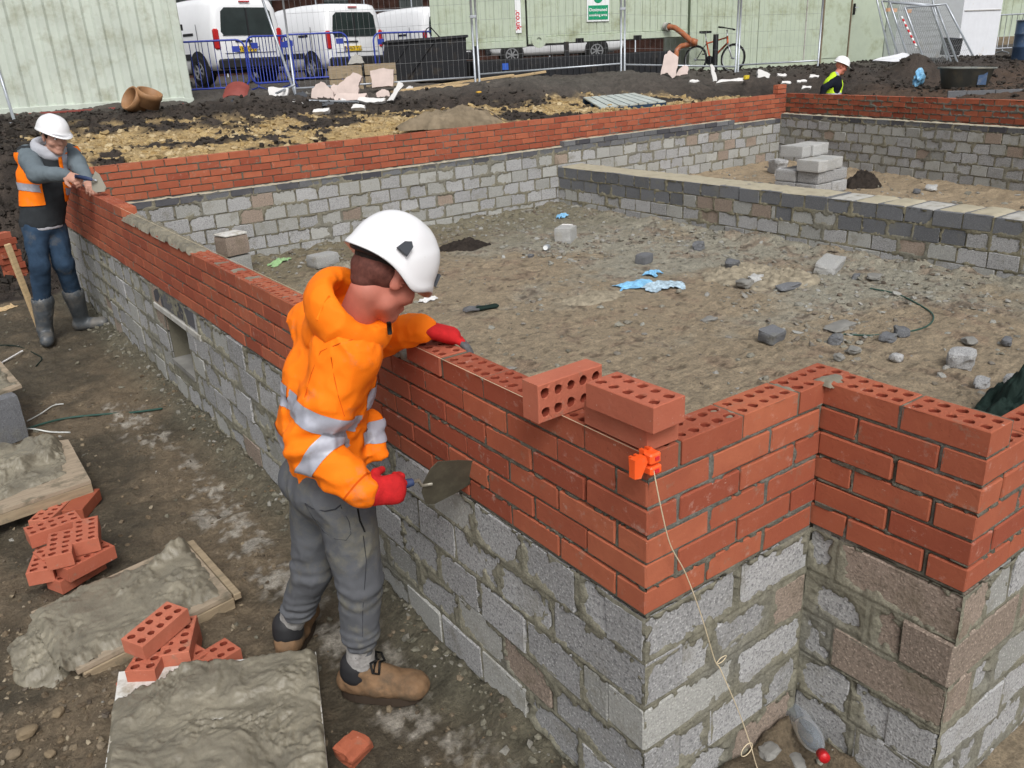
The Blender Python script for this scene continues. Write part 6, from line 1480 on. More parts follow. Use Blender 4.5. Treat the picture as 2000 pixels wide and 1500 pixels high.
# curved red sheet and slates
p = J(462, 197, 14.6); mb = MB(); V = []; n = 12
for k in range(n + 1):
    a = math.pi * (.18 + .64 * k / n); V += [(-.25 * math.cos(a), -.2, .25 * math.sin(a) * .8 - .06), (-.25 * math.cos(a), .25, .25 * math.sin(a) * .8 + .08)]
V += [(x, y, z - .012) for x, y, z in V]; m = 2 * (n + 1)
F = [(2 * i, 2 * i + 2, 2 * i + 3, 2 * i + 1) for i in range(n)] + [(m + 2 * i + 1, m + 2 * i + 3, m + 2 * i + 2, m + 2 * i) for i in range(n)] + [(2 * i, m + 2 * i, m + 2 * i + 2, 2 * i + 2) for i in range(n)]
mb.add(V, F).obj('curved_sheet', M['redtile'], None, True, label='dull red curved sheet on the mud before the blue barriers', cat='sheet', loc=p, rot=(.15, 0, rz))
for k, (u, v, r1, r2, ww) in enumerate(((458, 208, .5, .3, .34), (470, 207, .7, .6, .34), (484, 208, .9, .2, .30), (500, 202, .25, .1, .34))):
    mb = MB(); mb.box((0, 0, 0), (ww, .2, .025), ch=.003); mb.obj('roof_slate', M['slate'], None, label=['left slate of the small dark pile under the red sheet', 'second slate of the dark pile, steeply tilted', 'third slate of the dark pile, on edge', 'flat slate at the right of the dark pile'][k], cat='slate', loc=J(u, v, 14.3), rot=(r1, r2 * (1 if k < 3 else .3), rz - .4 + .5 * (k % 2)), group='dark slates dumped under the red sheet')
slab('insulation_board', 1308, 152, 16.8, [(-.18, .06), (-.04, .10), (.06, -.02), (.12, .04), (.19, .40), (.0, .52), (-.10, .44)], .05, 'foam', 'pink and white insulation sheet stuck upright in the mud left of the bicycle', 'insulation', tilt=.25)
slab('insulation_board', 1334, 147, 16.9, [(-.14, 0), (.10, .02), (.12, .16), (.04, .20), (-.08, .12)], .06, 'foam', 'small insulation fragment between the upright sheet and bicycle', 'insulation', tilt=.3)
slab('polystyrene_strip', 1392, 158, 16.3, [(-.05, .30), (.0, .0), (.08, .0), (.06, .14), (.0, .32)], .05, 'poly', 'white strip standing in mud under the bicycle pedals', 'polystyrene', tilt=.2)
slab('polystyrene_strip', 1425, 160, 16.0, [(-.25, .0), (.26, .02), (.27, .08), (.1, .07), (-.2, .06)], .08, 'poly', 'flat white strip on the clay right under the bicycle', 'polystyrene', tilt=.6)
slab('polystyrene_strip', 1357, 161, 15.8, [(-.1, .0), (.1, .0), (.06, .06), (-.08, .06)], .06, 'poly', 'small white lump left of the flat strip', 'polystyrene', tilt=.6)
slab('broken_slab', 1492, 156, 16.8, [(-.13, .05), (.1, -.02), (.13, .12), (-.10, .24)], .12, 'poly', 'pale grey slab tilted in the mud left of the man in yellow', 'slab', tilt=.3)
for k, (u, v, l) in enumerate(((1527, 148, 'white flake above the wall near the far corner'), (1566, 160, 'white flake to the left of the pier top'), (1590, 150, 'white flake beside the elbow of the man in yellow'), (1535, 163, 'white chip just left of the brick pier'), (1575, 172, 'white chip right of the brick pier'))):
    slab('polystyrene_strip', u, v, 16.0, [(-.09, 0), (.09, .0), (.10, .04), (-.06, .06)], .04, 'poly', l, 'polystyrene', tilt=.7)
p = J(1458, 151, 16.4); rock('yellow_lump', p[0], p[1], (.12, .09, .08), simple('bright_yellow', (.6, .45, .03)), 'bright yellow lump on the soil at the right of the bicycle', 'rubbish', 160, z=p[2])
p = J(935, 180, 14.6); rock('yellow_lump', p[0], p[1], (.10, .05, .03), simple('amber', (.6, .35, .05)), 'amber scrap on the soil below the fence posts', 'rubbish', 161, z=p[2])
slab('foam_sheet', 1745, 122, 18.6, [(-.45, .05), (.42, 0), (.40, .14), (.2, .2), (-.42, .08)], .05, 'whitepaint', 'pale lilac panel half buried on the dark bank', 'panel', tilt=.2)
# pallet
FL, FR_, BLp, BR = J(1172, 210, 13.3), J(1302, 197, 13.8), J(1138, 190, 14.2), J(1240, 181, 14.8)
pt = empty('timber_pallet', FL, label='pale blue timber pallet on the mud behind the far brick wall', cat='pallet')
def lerp(a, b, t): return a * (1 - t) + b * t
upn = nrm(np.cross(FR_ - FL, BLp - FL)); upn = upn if upn[2] > 0 else -upn
def plank4(a, b, c, d, th): return [a, b, c, d, a - upn * th, b - upn * th, c - upn * th, d - upn * th], [(0, 1, 2, 3), (7, 6, 5, 4), (0, 4, 5, 1), (1, 5, 6, 2), (2, 6, 7, 3), (3, 7, 4, 0)]
for k in range(7):
    t0, t1 = k / 7 + .010, (k + 1) / 7 - .012; a, b = lerp(FL, FR_, t0) - FL, lerp(FL, FR_, t1) - FL; c, d = lerp(BLp, BR, t1) - FL, lerp(BLp, BR, t0) - FL
    MB().add(*plank4(a, b, c, d, .02)).obj('slat', M['pallet'], pt)
for k in (0, .46, .92):
    a, b = lerp(FL, BLp, k) - FL, lerp(FR_, BR, k) - FL; c, d = lerp(FR_, BR, k + .08) - FL, lerp(FL, BLp, k + .08) - FL
    V, F = plank4(a - upn * .022, b - upn * .022, c - upn * .022, d - upn * .022, .09); MB().add(V, F).obj('bearer', M['palletdark'], pt)
p = J(890, 240, 11.8); mound('sack_cloth', p[0], p[1], .75, .35, .18, 'bag', 'muddy sack cloth lying in a heap behind the far brick wall', 'sack', 350, z=p[2] - .02, amp=.6, f=6, rot=-.2)
cable('twine', [J(u, v, 12.2) for u, v in ((905, 214), (940, 212), (965, 222), (985, 236), (1010, 236))], .008, 'bag', 'loose brown twine trailing from the muddy sack cloth', 'twine')
# tub, blue bag, sack
p = J(1882, 170, 15.9); tb_ = empty('mixing_tub', (p[0], p[1], p[2] - .02), (0, .04, rz - .1), label='large mud covered plastic mixing tub on the bank at the right', cat='tub')
def ring(w, d, z, n=28): return [(w * math.copysign(abs(math.cos(a)) ** .5, math.cos(a)), d * math.copysign(abs(math.sin(a)) ** .5, math.sin(a)), z) for a in np.linspace(0, 2 * math.pi, n + 1)[:-1]]
rings = [ring(.36, .26, 0), ring(.43, .32, .34), ring(.47, .36, .345), ring(.47, .36, .375), ring(.42, .31, .375), ring(.36, .26, .06)]
V = [q for r in rings for q in r]; n = 28; F = [(i * n + k, i * n + (k + 1) % n, (i + 1) * n + (k + 1) % n, (i + 1) * n + k) for i in range(5) for k in range(n)] + [tuple(reversed(range(n))), tuple(5 * n + k for k in range(n))]
MB().add(V, F).obj('tub_shell', M['tub'], tb_, True); MB().box((.18, -.29, .18), (.16, .02, .22)).obj('blue_patch', M['bluetub'], tb_)
p = J(1795, 152, 16.3)
V, F = chunk((.32, .16, .30), 171, .28, 2.6, 9); link('plastic_bag', mesh_np('plastic_bag', V, F), M['plasticblue'], label='light blue plastic bag caught on the dark bank beside the tub', cat='bag', loc=p, rot=(0, .5, .2))
# low block wall behind W6
wl2 = empty('block_wall', (0, 0, 0), label='short low block wall outside the right hand brick wall', cat='wall', kind='thing')
pa, pb = J(1850, 190, 15.0), J(2010, 176, 14.6); pa[2] = .28; pb[2] = .28
S_ = horiz(pb - pa); Fw = Face((pa[0], pa[1], 0), S_, nrm(np.cross(V3(0, 0, 1), S_)) * (1 if nrm(np.cross(V3(0, 0, 1), S_)) @ (CAMP - pa) > 0 else -1)); Lw = np.linalg.norm((pb - pa)[:2])
for j in range(2): block_run(Fw, wl2, 0, Lw, j, .44 if j else .3, .45, [M['block_old'], M['block_dark']], depth=.1, h=(.30 - .22 * j - .21, .30 - .22 * j))
# far building with scaffold behind the vans
Fa, Fb_ = J(250, 60, 34), J(2300, 20, 42); S_ = horiz(Fb_ - Fa); L = np.linalg.norm((Fb_ - Fa)[:2]); rzf = math.atan2(S_[1], S_[0])
t = empty('far_building', (Fa[0], Fa[1], .6), (0, 0, rzf), label='dark brick building under scaffolding behind the parked vans', cat='building')
MB().box((L / 2, 2, 3.5), (L, 4, 7)).obj('brick_wall_face', M['farbrick'], t)
for k in range(10): MB().box((2.2 + k * 3.1, -.02, 3.0), (1.0, .05, 1.3)).obj('window', M['glass'], t)
for z in (2.55, 4.6): MB().box((L / 2, -1.1, z), (L, .9, .05)).obj('scaffold_deck', M['galv'], t)
for k in range(int(L / 1.9)): MB().tube([(k * 1.9, -1.55, 0), (k * 1.9, -1.55, 6.5)], .03, 6).obj('scaffold_pole', M['galv'], t, True)
for z in (3.1, 3.6, 5.1): MB().tube([(0, -1.58, z), (L, -1.58, z)], .03, 6).obj('scaffold_rail', M['galv'], t, True)
# ---------------------------------------------------------------- figures: smooth implicit bodies meshed on a grid
def surf_nets(fn_prims, res, lo, hi, k=.02, post=None):
    lo = np.array(lo, float); hi = np.array(hi, float); n = np.ceil((hi - lo) / res).astype(int) + 1
    ax = [lo[i] + res * np.arange(n[i]) for i in range(3)]
    D = np.full(tuple(n), .25, np.float32)
    for pr in fn_prims:
        blo, bhi, f, kk = pr
        i0 = np.maximum(0, np.floor((np.array(blo) - .07 - lo) / res).astype(int)); i1 = np.minimum(n, np.ceil((np.array(bhi) + .07 - lo) / res).astype(int) + 1)
        if (i1 <= i0).any(): continue
        X = ax[0][i0[0]:i1[0], None, None]; Y = ax[1][None, i0[1]:i1[1], None]; Z = ax[2][None, None, i0[2]:i1[2]]
        d = f(X, Y, Z).astype(np.float32); sl_ = tuple(slice(a, b) for a, b in zip(i0, i1)); e = D[sl_]
        kx = k if kk is None else kk
        if kx < 0: D[sl_] = np.maximum(e, -d); continue
        h = np.clip(.5 + .5 * (e - d) / kx, 0, 1); D[sl_] = e * (1 - h) + d * h - kx * h * (1 - h)
    if post is not None:
        X, Y, Z = np.meshgrid(*ax, indexing='ij'); near = np.abs(D) < .05
        D[near] = post(X[near], Y[near], Z[near], D[near])
    S = D < 0; cs = [S[a:n[0] - 1 + a, b:n[1] - 1 + b, c:n[2] - 1 + c] for a in (0, 1) for b in (0, 1) for c in (0, 1)]
    tot = sum(c.astype(np.int8) for c in cs); act = (tot > 0) & (tot < 8); I = np.argwhere(act); idx = -np.ones(act.shape, np.int64); idx[act] = np.arange(len(I))
    acc = np.zeros((len(I), 3)); cnt = np.zeros(len(I)); C8 = [(a, b, c) for a in (0, 1) for b in (0, 1) for c in (0, 1)]
    dv = {c: D[I[:, 0] + c[0], I[:, 1] + c[1], I[:, 2] + c[2]] for c in C8}
    for c in C8:
        for a in range(3):
            if c[a] == 0:
                d2 = list(c); d2[a] = 1; d2 = tuple(d2); u, v = dv[c], dv[d2]; m = (u < 0) != (v < 0); t = np.where(m, u / np.where(m, u - v, 1), 0)
                p = np.array(c, float)[None] + 0 * acc; p[:, a] += t; acc += p * m[:, None]; cnt += m
    V = lo + (I + acc / np.maximum(cnt, 1)[:, None]) * res; Q = []
    for a in range(3):
        b, c = (a + 1) % 3, (a + 2) % 3; s0 = [slice(None)] * 3; s1 = [slice(None)] * 3; s0[a] = slice(0, -1); s1[a] = slice(1, None)
        cr = S[tuple(s0)] != S[tuple(s1)]; E = np.argwhere(cr); E = E[(E[:, b] > 0) & (E[:, c] > 0) & (E[:, b] < n[b] - 1) & (E[:, c] < n[c] - 1)]
        def g(db, dc):
            e = E.copy(); e[:, b] -= db; e[:, c] -= dc; return idx[e[:, 0], e[:, 1], e[:, 2]]
        q = np.stack([g(0, 0), g(1, 0), g(1, 1), g(0, 1)], 1); ins = S[E[:, 0], E[:, 1], E[:, 2]]; q[~ins] = q[~ins][:, ::-1]; q = q[(q >= 0).all(1)]; Q.append(q[:, ::-1] if False else q)
    Q = np.concatenate(Q)
    # light smoothing
    for _ in range(1):
        sm = np.zeros_like(V); ct = np.zeros(len(V))
        for i in range(4):
            np.add.at(sm, Q[:, i], V[Q[:, (i + 1) % 4]]); np.add.at(ct, Q[:, i], 1); np.add.at(sm, Q[:, i], V[Q[:, (i + 3) % 4]]); np.add.at(ct, Q[:, i], 1)
        V = V * .5 + .5 * sm / np.maximum(ct, 1)[:, None]
    return V, Q
def cone(a, b, ra, rb, w=None, f=1.0, k=None):
    """round cone from a to b; cross section stretched by f along w"""
    a = V3(*a); b = V3(*b); R_ = max(ra, rb) * max(f, 1.0) + .02; lo = np.minimum(a, b) - R_; hi = np.maximum(a, b) + R_
    d = b - a; L2 = d @ d + 1e-12; ww = None if w is None else nrm(w)
    def fn(X, Y, Z):
        px, py, pz = X - a[0], Y - a[1], Z - a[2]; t = np.clip((px * d[0] + py * d[1] + pz * d[2]) / L2, 0, 1)
        qx, qy, qz = px - t * d[0], py - t * d[1], pz - t * d[2]
        if ww is not None:
            c = (qx * ww[0] + qy * ww[1] + qz * ww[2]); g = c * (1 / f - 1); qx = qx + g * ww[0]; qy = qy + g * ww[1]; qz = qz + g * ww[2]
        return np.sqrt(qx * qx + qy * qy + qz * qz) - (ra + (rb - ra) * t)
    return lo, hi, fn, k
def ball(c, r, M3=None, k=None):
    c = V3(*c); r = np.array([r] * 3 if np.isscalar(r) else r, float); M3 = np.eye(3) if M3 is None else M3; R_ = r.max() + .02; rm = r.min()
    def fn(X, Y, Z):
        p = (X - c[0], Y - c[1], Z - c[2]); q = [(p[0] * M3[0, i] + p[1] * M3[1, i] + p[2] * M3[2, i]) / r[i] for i in range(3)]
        l = np.sqrt(q[0] ** 2 + q[1] ** 2 + q[2] ** 2); return (l - 1) * rm * np.clip(1, 0, 1)
    return c - R_, c + R_, fn, k
def cut(p, k=-1): return p[0], p[1], p[2], -1
def nets_obj(name, prims, res, mat, parent, post=None, k=.02, **kw):
    lo = np.min([p[0] for p in prims if p[3] is None or p[3] >= 0], 0) - .03; hi = np.max([p[1] for p in prims if p[3] is None or p[3] >= 0], 0) + .03
    V, Q = surf_nets(prims, res, lo, hi, k, post); off = np.array(parent.location) if parent is not None else 0
    o = link(name, mesh_np(name, V - off, Q, True), M[mat], parent, **kw); return o, V, Q
def normals(V, Q):
    n = np.cross(V[Q[:, 2]] - V[Q[:, 0]], V[Q[:, 3]] - V[Q[:, 1]]); N = np.zeros_like(V)
    for i in range(4): np.add.at(N, Q[:, i], n)
    return N / (np.linalg.norm(N, axis=1)[:, None] + 1e-12)
def strip(name, V, Q, s, lo, hi, mask, mat, parent, off=.003):
    """a tape strip: the part of a garment surface where lo < s < hi, lifted off it"""
    N = normals(V, Q); out_v = []; out_f = []
    T = np.r_[Q[:, [0, 1, 2]], Q[:, [0, 2, 3]]]; sel = (s[T].max(1) > lo) & (s[T].min(1) < hi) & mask[T].all(1)
    for t in T[sel]:
        poly = [(V[i] + N[i] * off, s[i]) for i in t]
        for (lim, sg) in ((lo, 1), (hi, -1)):
            res = []
            for i in range(len(poly)):
                a, b = poly[i], poly[(i + 1) % len(poly)]; fa, fb = sg * (a[1] - lim), sg * (b[1] - lim)
                if fa >= 0: res.append(a)
                if (fa >= 0) != (fb >= 0): u = fa / (fa - fb); res.append((a[0] + (b[0] - a[0]) * u, a[1] + (b[1] - a[1]) * u))
            poly = res
            if len(poly) < 3: break
        if len(poly) >= 3:
            b0 = len(out_v); out_v += [p[0] for p in poly]; out_f.append(tuple(range(b0, b0 + len(poly))))
    if not out_f: return None
    P = np.array(out_v); key = np.round(P / 1e-5).astype(np.int64); _, first, inv = np.unique(key, axis=0, return_index=True, return_inverse=True); inv = inv.ravel()
    P = P[first]; F = []
    for f in out_f:
        g = [];
        for i in f:
            j = int(inv[i])
            if not g or g[-1] != j: g.append(j)
        if len(g) > 1 and g[0] == g[-1]: g.pop()
        if len(g) >= 3: F.append(tuple(g))
    o = link(name, mesh_np(name, P - np.array(parent.location), F, True), M[mat], parent); return o
def axpar(V, a, b):
    d = b - a; return ((V - a) @ d) / (d @ d)
def folds(amp, f, dirv, seed, center=None, rad=None):
    dv = nrm(dirv)
    if amp > .0042:
        def post2(X, Y, Z, D):
            t = X * dv[0] + Y * dv[1] + Z * dv[2]; g = .72
            wx = .03 * fbm(X, Y, Z, f=5, o=2, s=seed + 9)
            n = fbm(X - dv[0] * t * g + wx, Y - dv[1] * t * g - wx, Z - dv[2] * t * g, f=f, o=2, s=seed); r = 1 - 2 * np.abs(n); r = np.clip(r, 0, 1) ** 2.2
            n2 = fbm(X, Y, Z, f=f * 1.9, o=2, s=seed + 5); r2 = np.clip(1 - 2.4 * np.abs(n2), 0, 1) ** 2
            m = sstep(-.2, .3, fbm(X, Y, Z, f=4, o=2, s=seed + 7))
            return D - amp * 1.25 * (r - .3) * (.35 + .65 * m) - amp * .45 * (r2 - .2)
        return post2
    def post(X, Y, Z, D):
        t = X * dv[0] + Y * dv[1] + Z * dv[2]
        n = fbm(X + dv[0] * t * 1.2, Y + dv[1] * t * 1.2, Z + dv[2] * t * 1.2, f=f, o=3, s=seed); r = 1 - 2 * np.abs(n)
        return D - amp * (r - .4) - amp * .5 * fbm(X, Y, Z, f=f * 3, o=2, s=seed + 5)
    return post
def pt(u, v, d): return J(u, v, d)
def limb(a, b, c, r1, r2, r3, **k): return [cone(a, b, r1, r2, **k), cone(b, c, r2, r3, **k)]
def hand_prims(w, d, up, L=.185, curl=.5, spread=.12, side=1, th=.0, k=.008, rr=1.0, curls=None):
    """palm from wrist w along d; 'up' = back of the hand; side = where the thumb sits"""
    d = nrm(d); up = nrm(up - d * (up @ d)); s = np.cross(d, up) * side; P = []
    pl = L * .50; base = w + d * .01
    P.append(cone(base, w + d * pl, .024 * rr, .026 * rr, w=s, f=1.55, k=.012))
    for i in range(4):
        o = (-1.5 + i) * .0195 * rr; st = w + d * (pl * (.98 - .03 * abs(i - 1.2))) + s * (-o); ln = L * (.40, .45, .42, .33)[i]; cu = curl if curls is None else curls[i]
        dd = nrm(d + s * (-o) * 3 * spread); p = st; ang = 0
        for j, fr in enumerate((.42, .32, .26)):
            ang += cu * (.5, .8, .6)[j]; dj = nrm(dd * math.cos(ang) - up * math.sin(ang)); q = p + dj * ln * fr
            r0 = (.0105, .0095, .0088)[j] * rr; P.append(cone(p - (dd * .01 if j == 0 else 0), q, r0, r0 * .93, k=k * .6)); p = q
    t0 = w + d * pl * .25 + s * .022 * rr; t1 = t0 + nrm(d * .6 + s * .75 - up * (.3 + th)) * L * .22; t2 = t1 + nrm(d * .95 + s * .15 - up * (.25 + th)) * L * .18
    P += [cone(t0, t1, .015 * rr, .0125 * rr, k=.012), cone(t1, t2, .0122 * rr, .010 * rr, k=.006)]
    return P
def head_frame(f, u):
    f = nrm(f); u = nrm(u - f * (u @ f)); return np.stack([f, np.cross(u, f), u], 1)       # columns: forward, left, up
def head_prims(c, Mh, s=1.0):
    P = lambda x, y, z: c + Mh @ (np.array([x, y, z]) * s)
    L = [ball(P(-.012, 0, .035), np.array([.096, .076, .092]) * s, Mh), ball(P(.022, 0, -.02), np.array([.070, .062, .085]) * s, Mh), cone(P(.02, .032, -.075), P(.066, .010, -.098), .030 * s, .022 * s), cone(P(.02, -.032, -.075), P(.066, -.010, -.098), .030 * s, .022 * s),
         ball(P(.072, 0, -.098), .022 * s, k=.015), cone(P(.088, 0, .012), P(.108, 0, -.030), .008 * s, .013 * s, k=.012), ball(P(.100, .012, -.032), .009 * s, k=.008), ball(P(.100, -.012, -.032), .009 * s, k=.008),
         cone(P(.086, .018, -.064), P(.086, -.018, -.064), .010 * s, .010 * s, k=.008), cone(P(.082, .014, -.074), P(.082, -.014, -.074), .010 * s, .010 * s, k=.008), cone(P(.082, .048, .022), P(.084, -.048, .022), .011 * s, .011 * s, k=.015),
         ball(P(.055, .045, -.03), .028 * s, k=.02), ball(P(.055, -.045, -.03), .028 * s, k=.02)]
    for sd in (-1, 1): L += [ball(P(-.008, sd * .078, -.012), np.array([.021, .009, .034]) * s, Mh @ rotM('X', -.25 * sd) @ rotM('Z', sd * .35), k=.007), cut(ball(P(.000, sd * .090, -.010), np.array([.009, .008, .018]) * s, Mh)), cut(ball(P(.094, sd * .031, .004), np.array([.012, .017, .008]) * s, Mh))]
    L.append(cut(cone(P(.100, .018, -.0695), P(.100, -.018, -.0695), .0022 * s, .0022 * s)))
    return L
def face_parts(c, Mh, body, s=1.0, brow=True):
    P = lambda x, y, z: c + Mh @ (np.array([x, y, z]) * s); off = np.array(body.location) * 0
    root = body
    for sd in (-1, 1):
        MB().lathe([(0, .011), (.006, .0095), (.010, .005), (.0115, 0), (.010, -.005), (0, -.011)], 12, M=Mh * s, c=P(.078, sd * .031, .004) - np.array(root.location)).obj('eye', M['signwhite'], root, True)
        MB().lathe([(0, .0125), (.003, .0118), (.0052, .010), (.0, .009)], 10, M=Mh @ rotM('Y', HP) * s, c=P(.0785, sd * .031, .003) - np.array(root.location)).obj('iris', M['black'], root, True)
        if brow: MB().tube([P(.092, sd * .018, .022) - np.array(root.location), P(.094, sd * .033, .027) - np.array(root.location), P(.080, sd * .05, .022) - np.array(root.location)], .0045 * s, 6).obj('eyebrow', M['hair'], root, True)
def helmet(c, Mh, s, name, style, parent):
    """a hard hat as one shell with brim; c is the head centre"""
    P = lambda x, y, z: np.array([x, y, z]) * s
    n = 72; rings = []
    prof = []
    def rim(a):   # height of the lower edge around the head, a=0 at the front
        if style == 'climb': return .036 - .030 * math.exp(-((abs(a if a < math.pi else 2 * math.pi - a) - 1.35) / .45) ** 2) - .006 * math.cos(a) ** 2 * (1 if math.cos(a) > 0 else .3) + .0 - .014 * max(0, math.cos(a)) ** 4 + (-.020 * max(0, -math.cos(a)) ** 1.5) - .02 * math.sin(a) ** 4
        return .050 - .012 * max(0, math.cos(a)) ** 4 - .008 * max(0, -math.cos(a)) ** 2
    V = []; F = []; m = 26
    for j in range(m + 1):
        for k in range(n):
            a = 2 * math.pi * k / n; t = j / m; z0 = rim(a); zt = .165
            ph = t * HP; r = math.cos(ph) ** (.82); rx = .128 if math.cos(a) > 0 else .138; ry = .108
            e = .006 * math.exp(-((t - .0) / .05) ** 2)
            rdg = .0035 * (1 / (1 + math.exp(-((V3(1, 0, 0)[0] * .128 * r * math.cos(a) * .75 - (z0 + (zt - z0) * math.sin(ph)) + .075) / .004)))) * (style == 'climb'); ridge = .004 * math.exp(-((math.sin(a) * ry * r) / .018) ** 2) * (style != 'climb') * math.sin(ph)
            x = (rx * r + e + rdg) * math.cos(a); y = (ry * r + e + rdg) * math.sin(a); z = z0 + (zt - z0) * math.sin(ph) + ridge
            V.append((x, y, z))
    for j in range(m):
        for k in range(n): F.append((j * n + k, j * n + (k + 1) % n, (j + 1) * n + (k + 1) % n, (j + 1) * n + k))
    b = len(V)   # brim and inner lining
    for lv in range(3):
        for k in range(n):
            a = 2 * math.pi * k / n; z0 = rim(a); fr = max(0, math.cos(a)) ** (2.5 if style == 'climb' else 1.6); pk = (.013 if style == 'climb' else .042) * fr + .006
            rx = .128 if math.cos(a) > 0 else .138; ry = .108
            g = (pk, pk, -.006)[lv]; zz = (z0 - .004 - .010 * fr, z0 - .008 - .010 * fr, z0 + .01)[lv]
            V.append(((rx + g) * math.cos(a), (ry + (g if lv < 2 else -.006)) * math.sin(a) if lv == 2 else (ry + .006 + (g - .006) * .4) * math.sin(a), zz))
    for k in range(n):
        k2 = (k + 1) % n; F.append((k2, k, b + k, b + k2)); F.append((b + k2, b + k, b + n + k, b + n + k2)); F.append((b + n + k2, b + n + k, b + 2 * n + k, b + 2 * n + k2))
    V = np.array(V); q = len(V); inner = V[:n * m + n] * np.array([.955, .955, .965]); V = np.r_[V, inner]
    F += [tuple(q + i for i in f[::-1]) for f in F[:n * m]]; 
    for k in range(n): F.append((b + 2 * n + k, q + k, q + (k + 1) % n, b + 2 * n + (k + 1) % n))
    W_ = c + (V * s) @ Mh.T - np.array(parent.location)
    h = link(name, mesh_np(name, W_, F, True), M['helmet'], parent)
    return h
def hp(c, Mh, s, x, y, z, parent): return c + Mh @ (np.array([x, y, z]) * s) - np.array(parent.location)

# ================= the man in the orange hoodie
per = empty('person', (-.38, 1.15, -.75), label='man in orange hi-vis hoodie and white helmet laying bricks, trowel in his right hand', cat='person')
D0 = 2.66
hipC = V3(-.338, 1.075, .10); hipR = hipC + V3(.0, -.085, -.02); hipL = hipC + V3(.0, .09, -.02)
knR, anR = pt(702, 1135, 2.74), V3(-.345, 1.02, -.645)
knL, anL = pt(612, 1110, 2.92), V3(-.452, 1.395, -.65)
chest = pt(646, 740, 2.53); neckB = pt(692, 622, 2.45); 
shR, elR, wrR = pt(676, 682, 2.37), pt(607, 868, 2.42), pt(712, 962, 2.40)
shL, elL, wrL = pt(622, 636, 2.60), pt(728, 662, 2.76), pt(822, 640, 2.66)
sh_ax = nrm(V3(.10, 1, 0)); fdir = V3(1, -.1, 0)
headC = pt(757, 534, 2.36); Mh = head_frame(V3(.74, .06, -.62), V3(.56, .0, .82))
neckT = headC + Mh @ V3(-.03, 0, -.07)
def heel(an, f, up=.0): return an
fR = nrm(V3(.212, -.206, 0)); fL = nrm(V3(.62, .75, 0))
bodyP = [cone(hipC - V3(0, 0, .02), hipC + V3(0, 0, .14), .095, .09, w=sh_ax, f=1.4), cone(hipC + V3(0, 0, .12), chest, .09, .10, w=sh_ax, f=1.4), cone(chest, neckB - V3(.01, 0, .06), .10, .075, w=sh_ax, f=1.5),
         cone(neckB - V3(.02, 0, .05), neckT, .058, .050), *head_prims(headC, Mh, 1.0),
         *limb(shR, elR, wrR, .05, .038, .026), *limb(shL, elL, wrL, .05, .038, .026), *limb(hipR, knR, anR, .08, .052, .036), *limb(hipL, knL, anL, .08, .052, .036),
         cone(anR - V3(0, 0, .04), anR - V3(0, 0, .05) + fR * .14, .03, .025), cone(anL - V3(0, 0, .04), anL - V3(0, 0, .05) + fL * .14, .03, .025)]
nets_obj('body', bodyP, .0065, 'skin', per, k=.018)
# hair under the helmet
hr = [ball(headC + Mh @ V3(-.020, 0, .045), (.092, .079, .085), Mh), cone(headC + Mh @ V3(-.075, 0, .03), headC + Mh @ V3(-.070, 0, -.012), .044, .034, w=Mh[:, 1], f=1.3), cone(headC + Mh @ V3(.04, .064, .03), headC + Mh @ V3(.055, .058, .012), .016, .01), cone(headC + Mh @ V3(.04, -.064, .03), headC + Mh @ V3(.055, -.058, .012), .018, .012), cone(headC + Mh @ V3(.08, .03, .045), headC + Mh @ V3(.092, -.03, .04), .016, .014)]
nets_obj('hair', hr, .005, 'hair', per, post=folds(.003, 60, Mh[:, 2], 3))
nets_obj('cropped_hair', [ball(headC + Mh @ V3(-.028, 0, -.004), (.079, .0745, .058), Mh), cone(headC + Mh @ V3(-.065, 0, -.02), headC + Mh @ V3(-.062, 0, -.052), .040, .030, w=Mh[:, 1], f=1.35)], .005, 'crop', per)
# trousers
trP = [cone(hipC + V3(-.01, 0, -.03), hipC + V3(0, 0, .10), .104, .100, w=sh_ax, f=1.34), ball(hipC + V3(-.055, -.05, -.03), .088, k=.04), ball(hipC + V3(-.055, .06, -.03), .088, k=.04),
       cone(hipR + V3(.0, .0, -.02), knR, .100, .072, k=.03), cone(knR, knR * .45 + anR * .55, .072, .060, k=.02), cone(knR * .45 + anR * .55, anR + nrm(knR - anR) * .12, .060, .046, k=.02),
       cone(hipL + V3(.0, .0, -.02), knL, .098, .070, k=.03), cone(knL, knL * .4 + anL * .6, .070, .058, k=.02), cone(knL * .4 + anL * .6, anL + nrm(knL - anL) * .155, .058, .046, k=.02)]
tro, tV, tQ = nets_obj('trousers', trP, .0065, 'jogger', per, k=.02, post=lambda X, Y, Z, D: folds(.0060, 11, (0.25, .1, 1), 21)(X, Y, Z, D) - .0045 * np.exp(-((Z + .52) / .07) ** 2) * np.sin(Z * 190 + 4 * fbm(X, Y, Z, f=9, o=2, s=2)) - .003 * np.exp(-((Z + .30) / .07) ** 2) * np.sin(Z * 110 + 6 * fbm(X, Y, Z, f=7, o=2, s=3)))
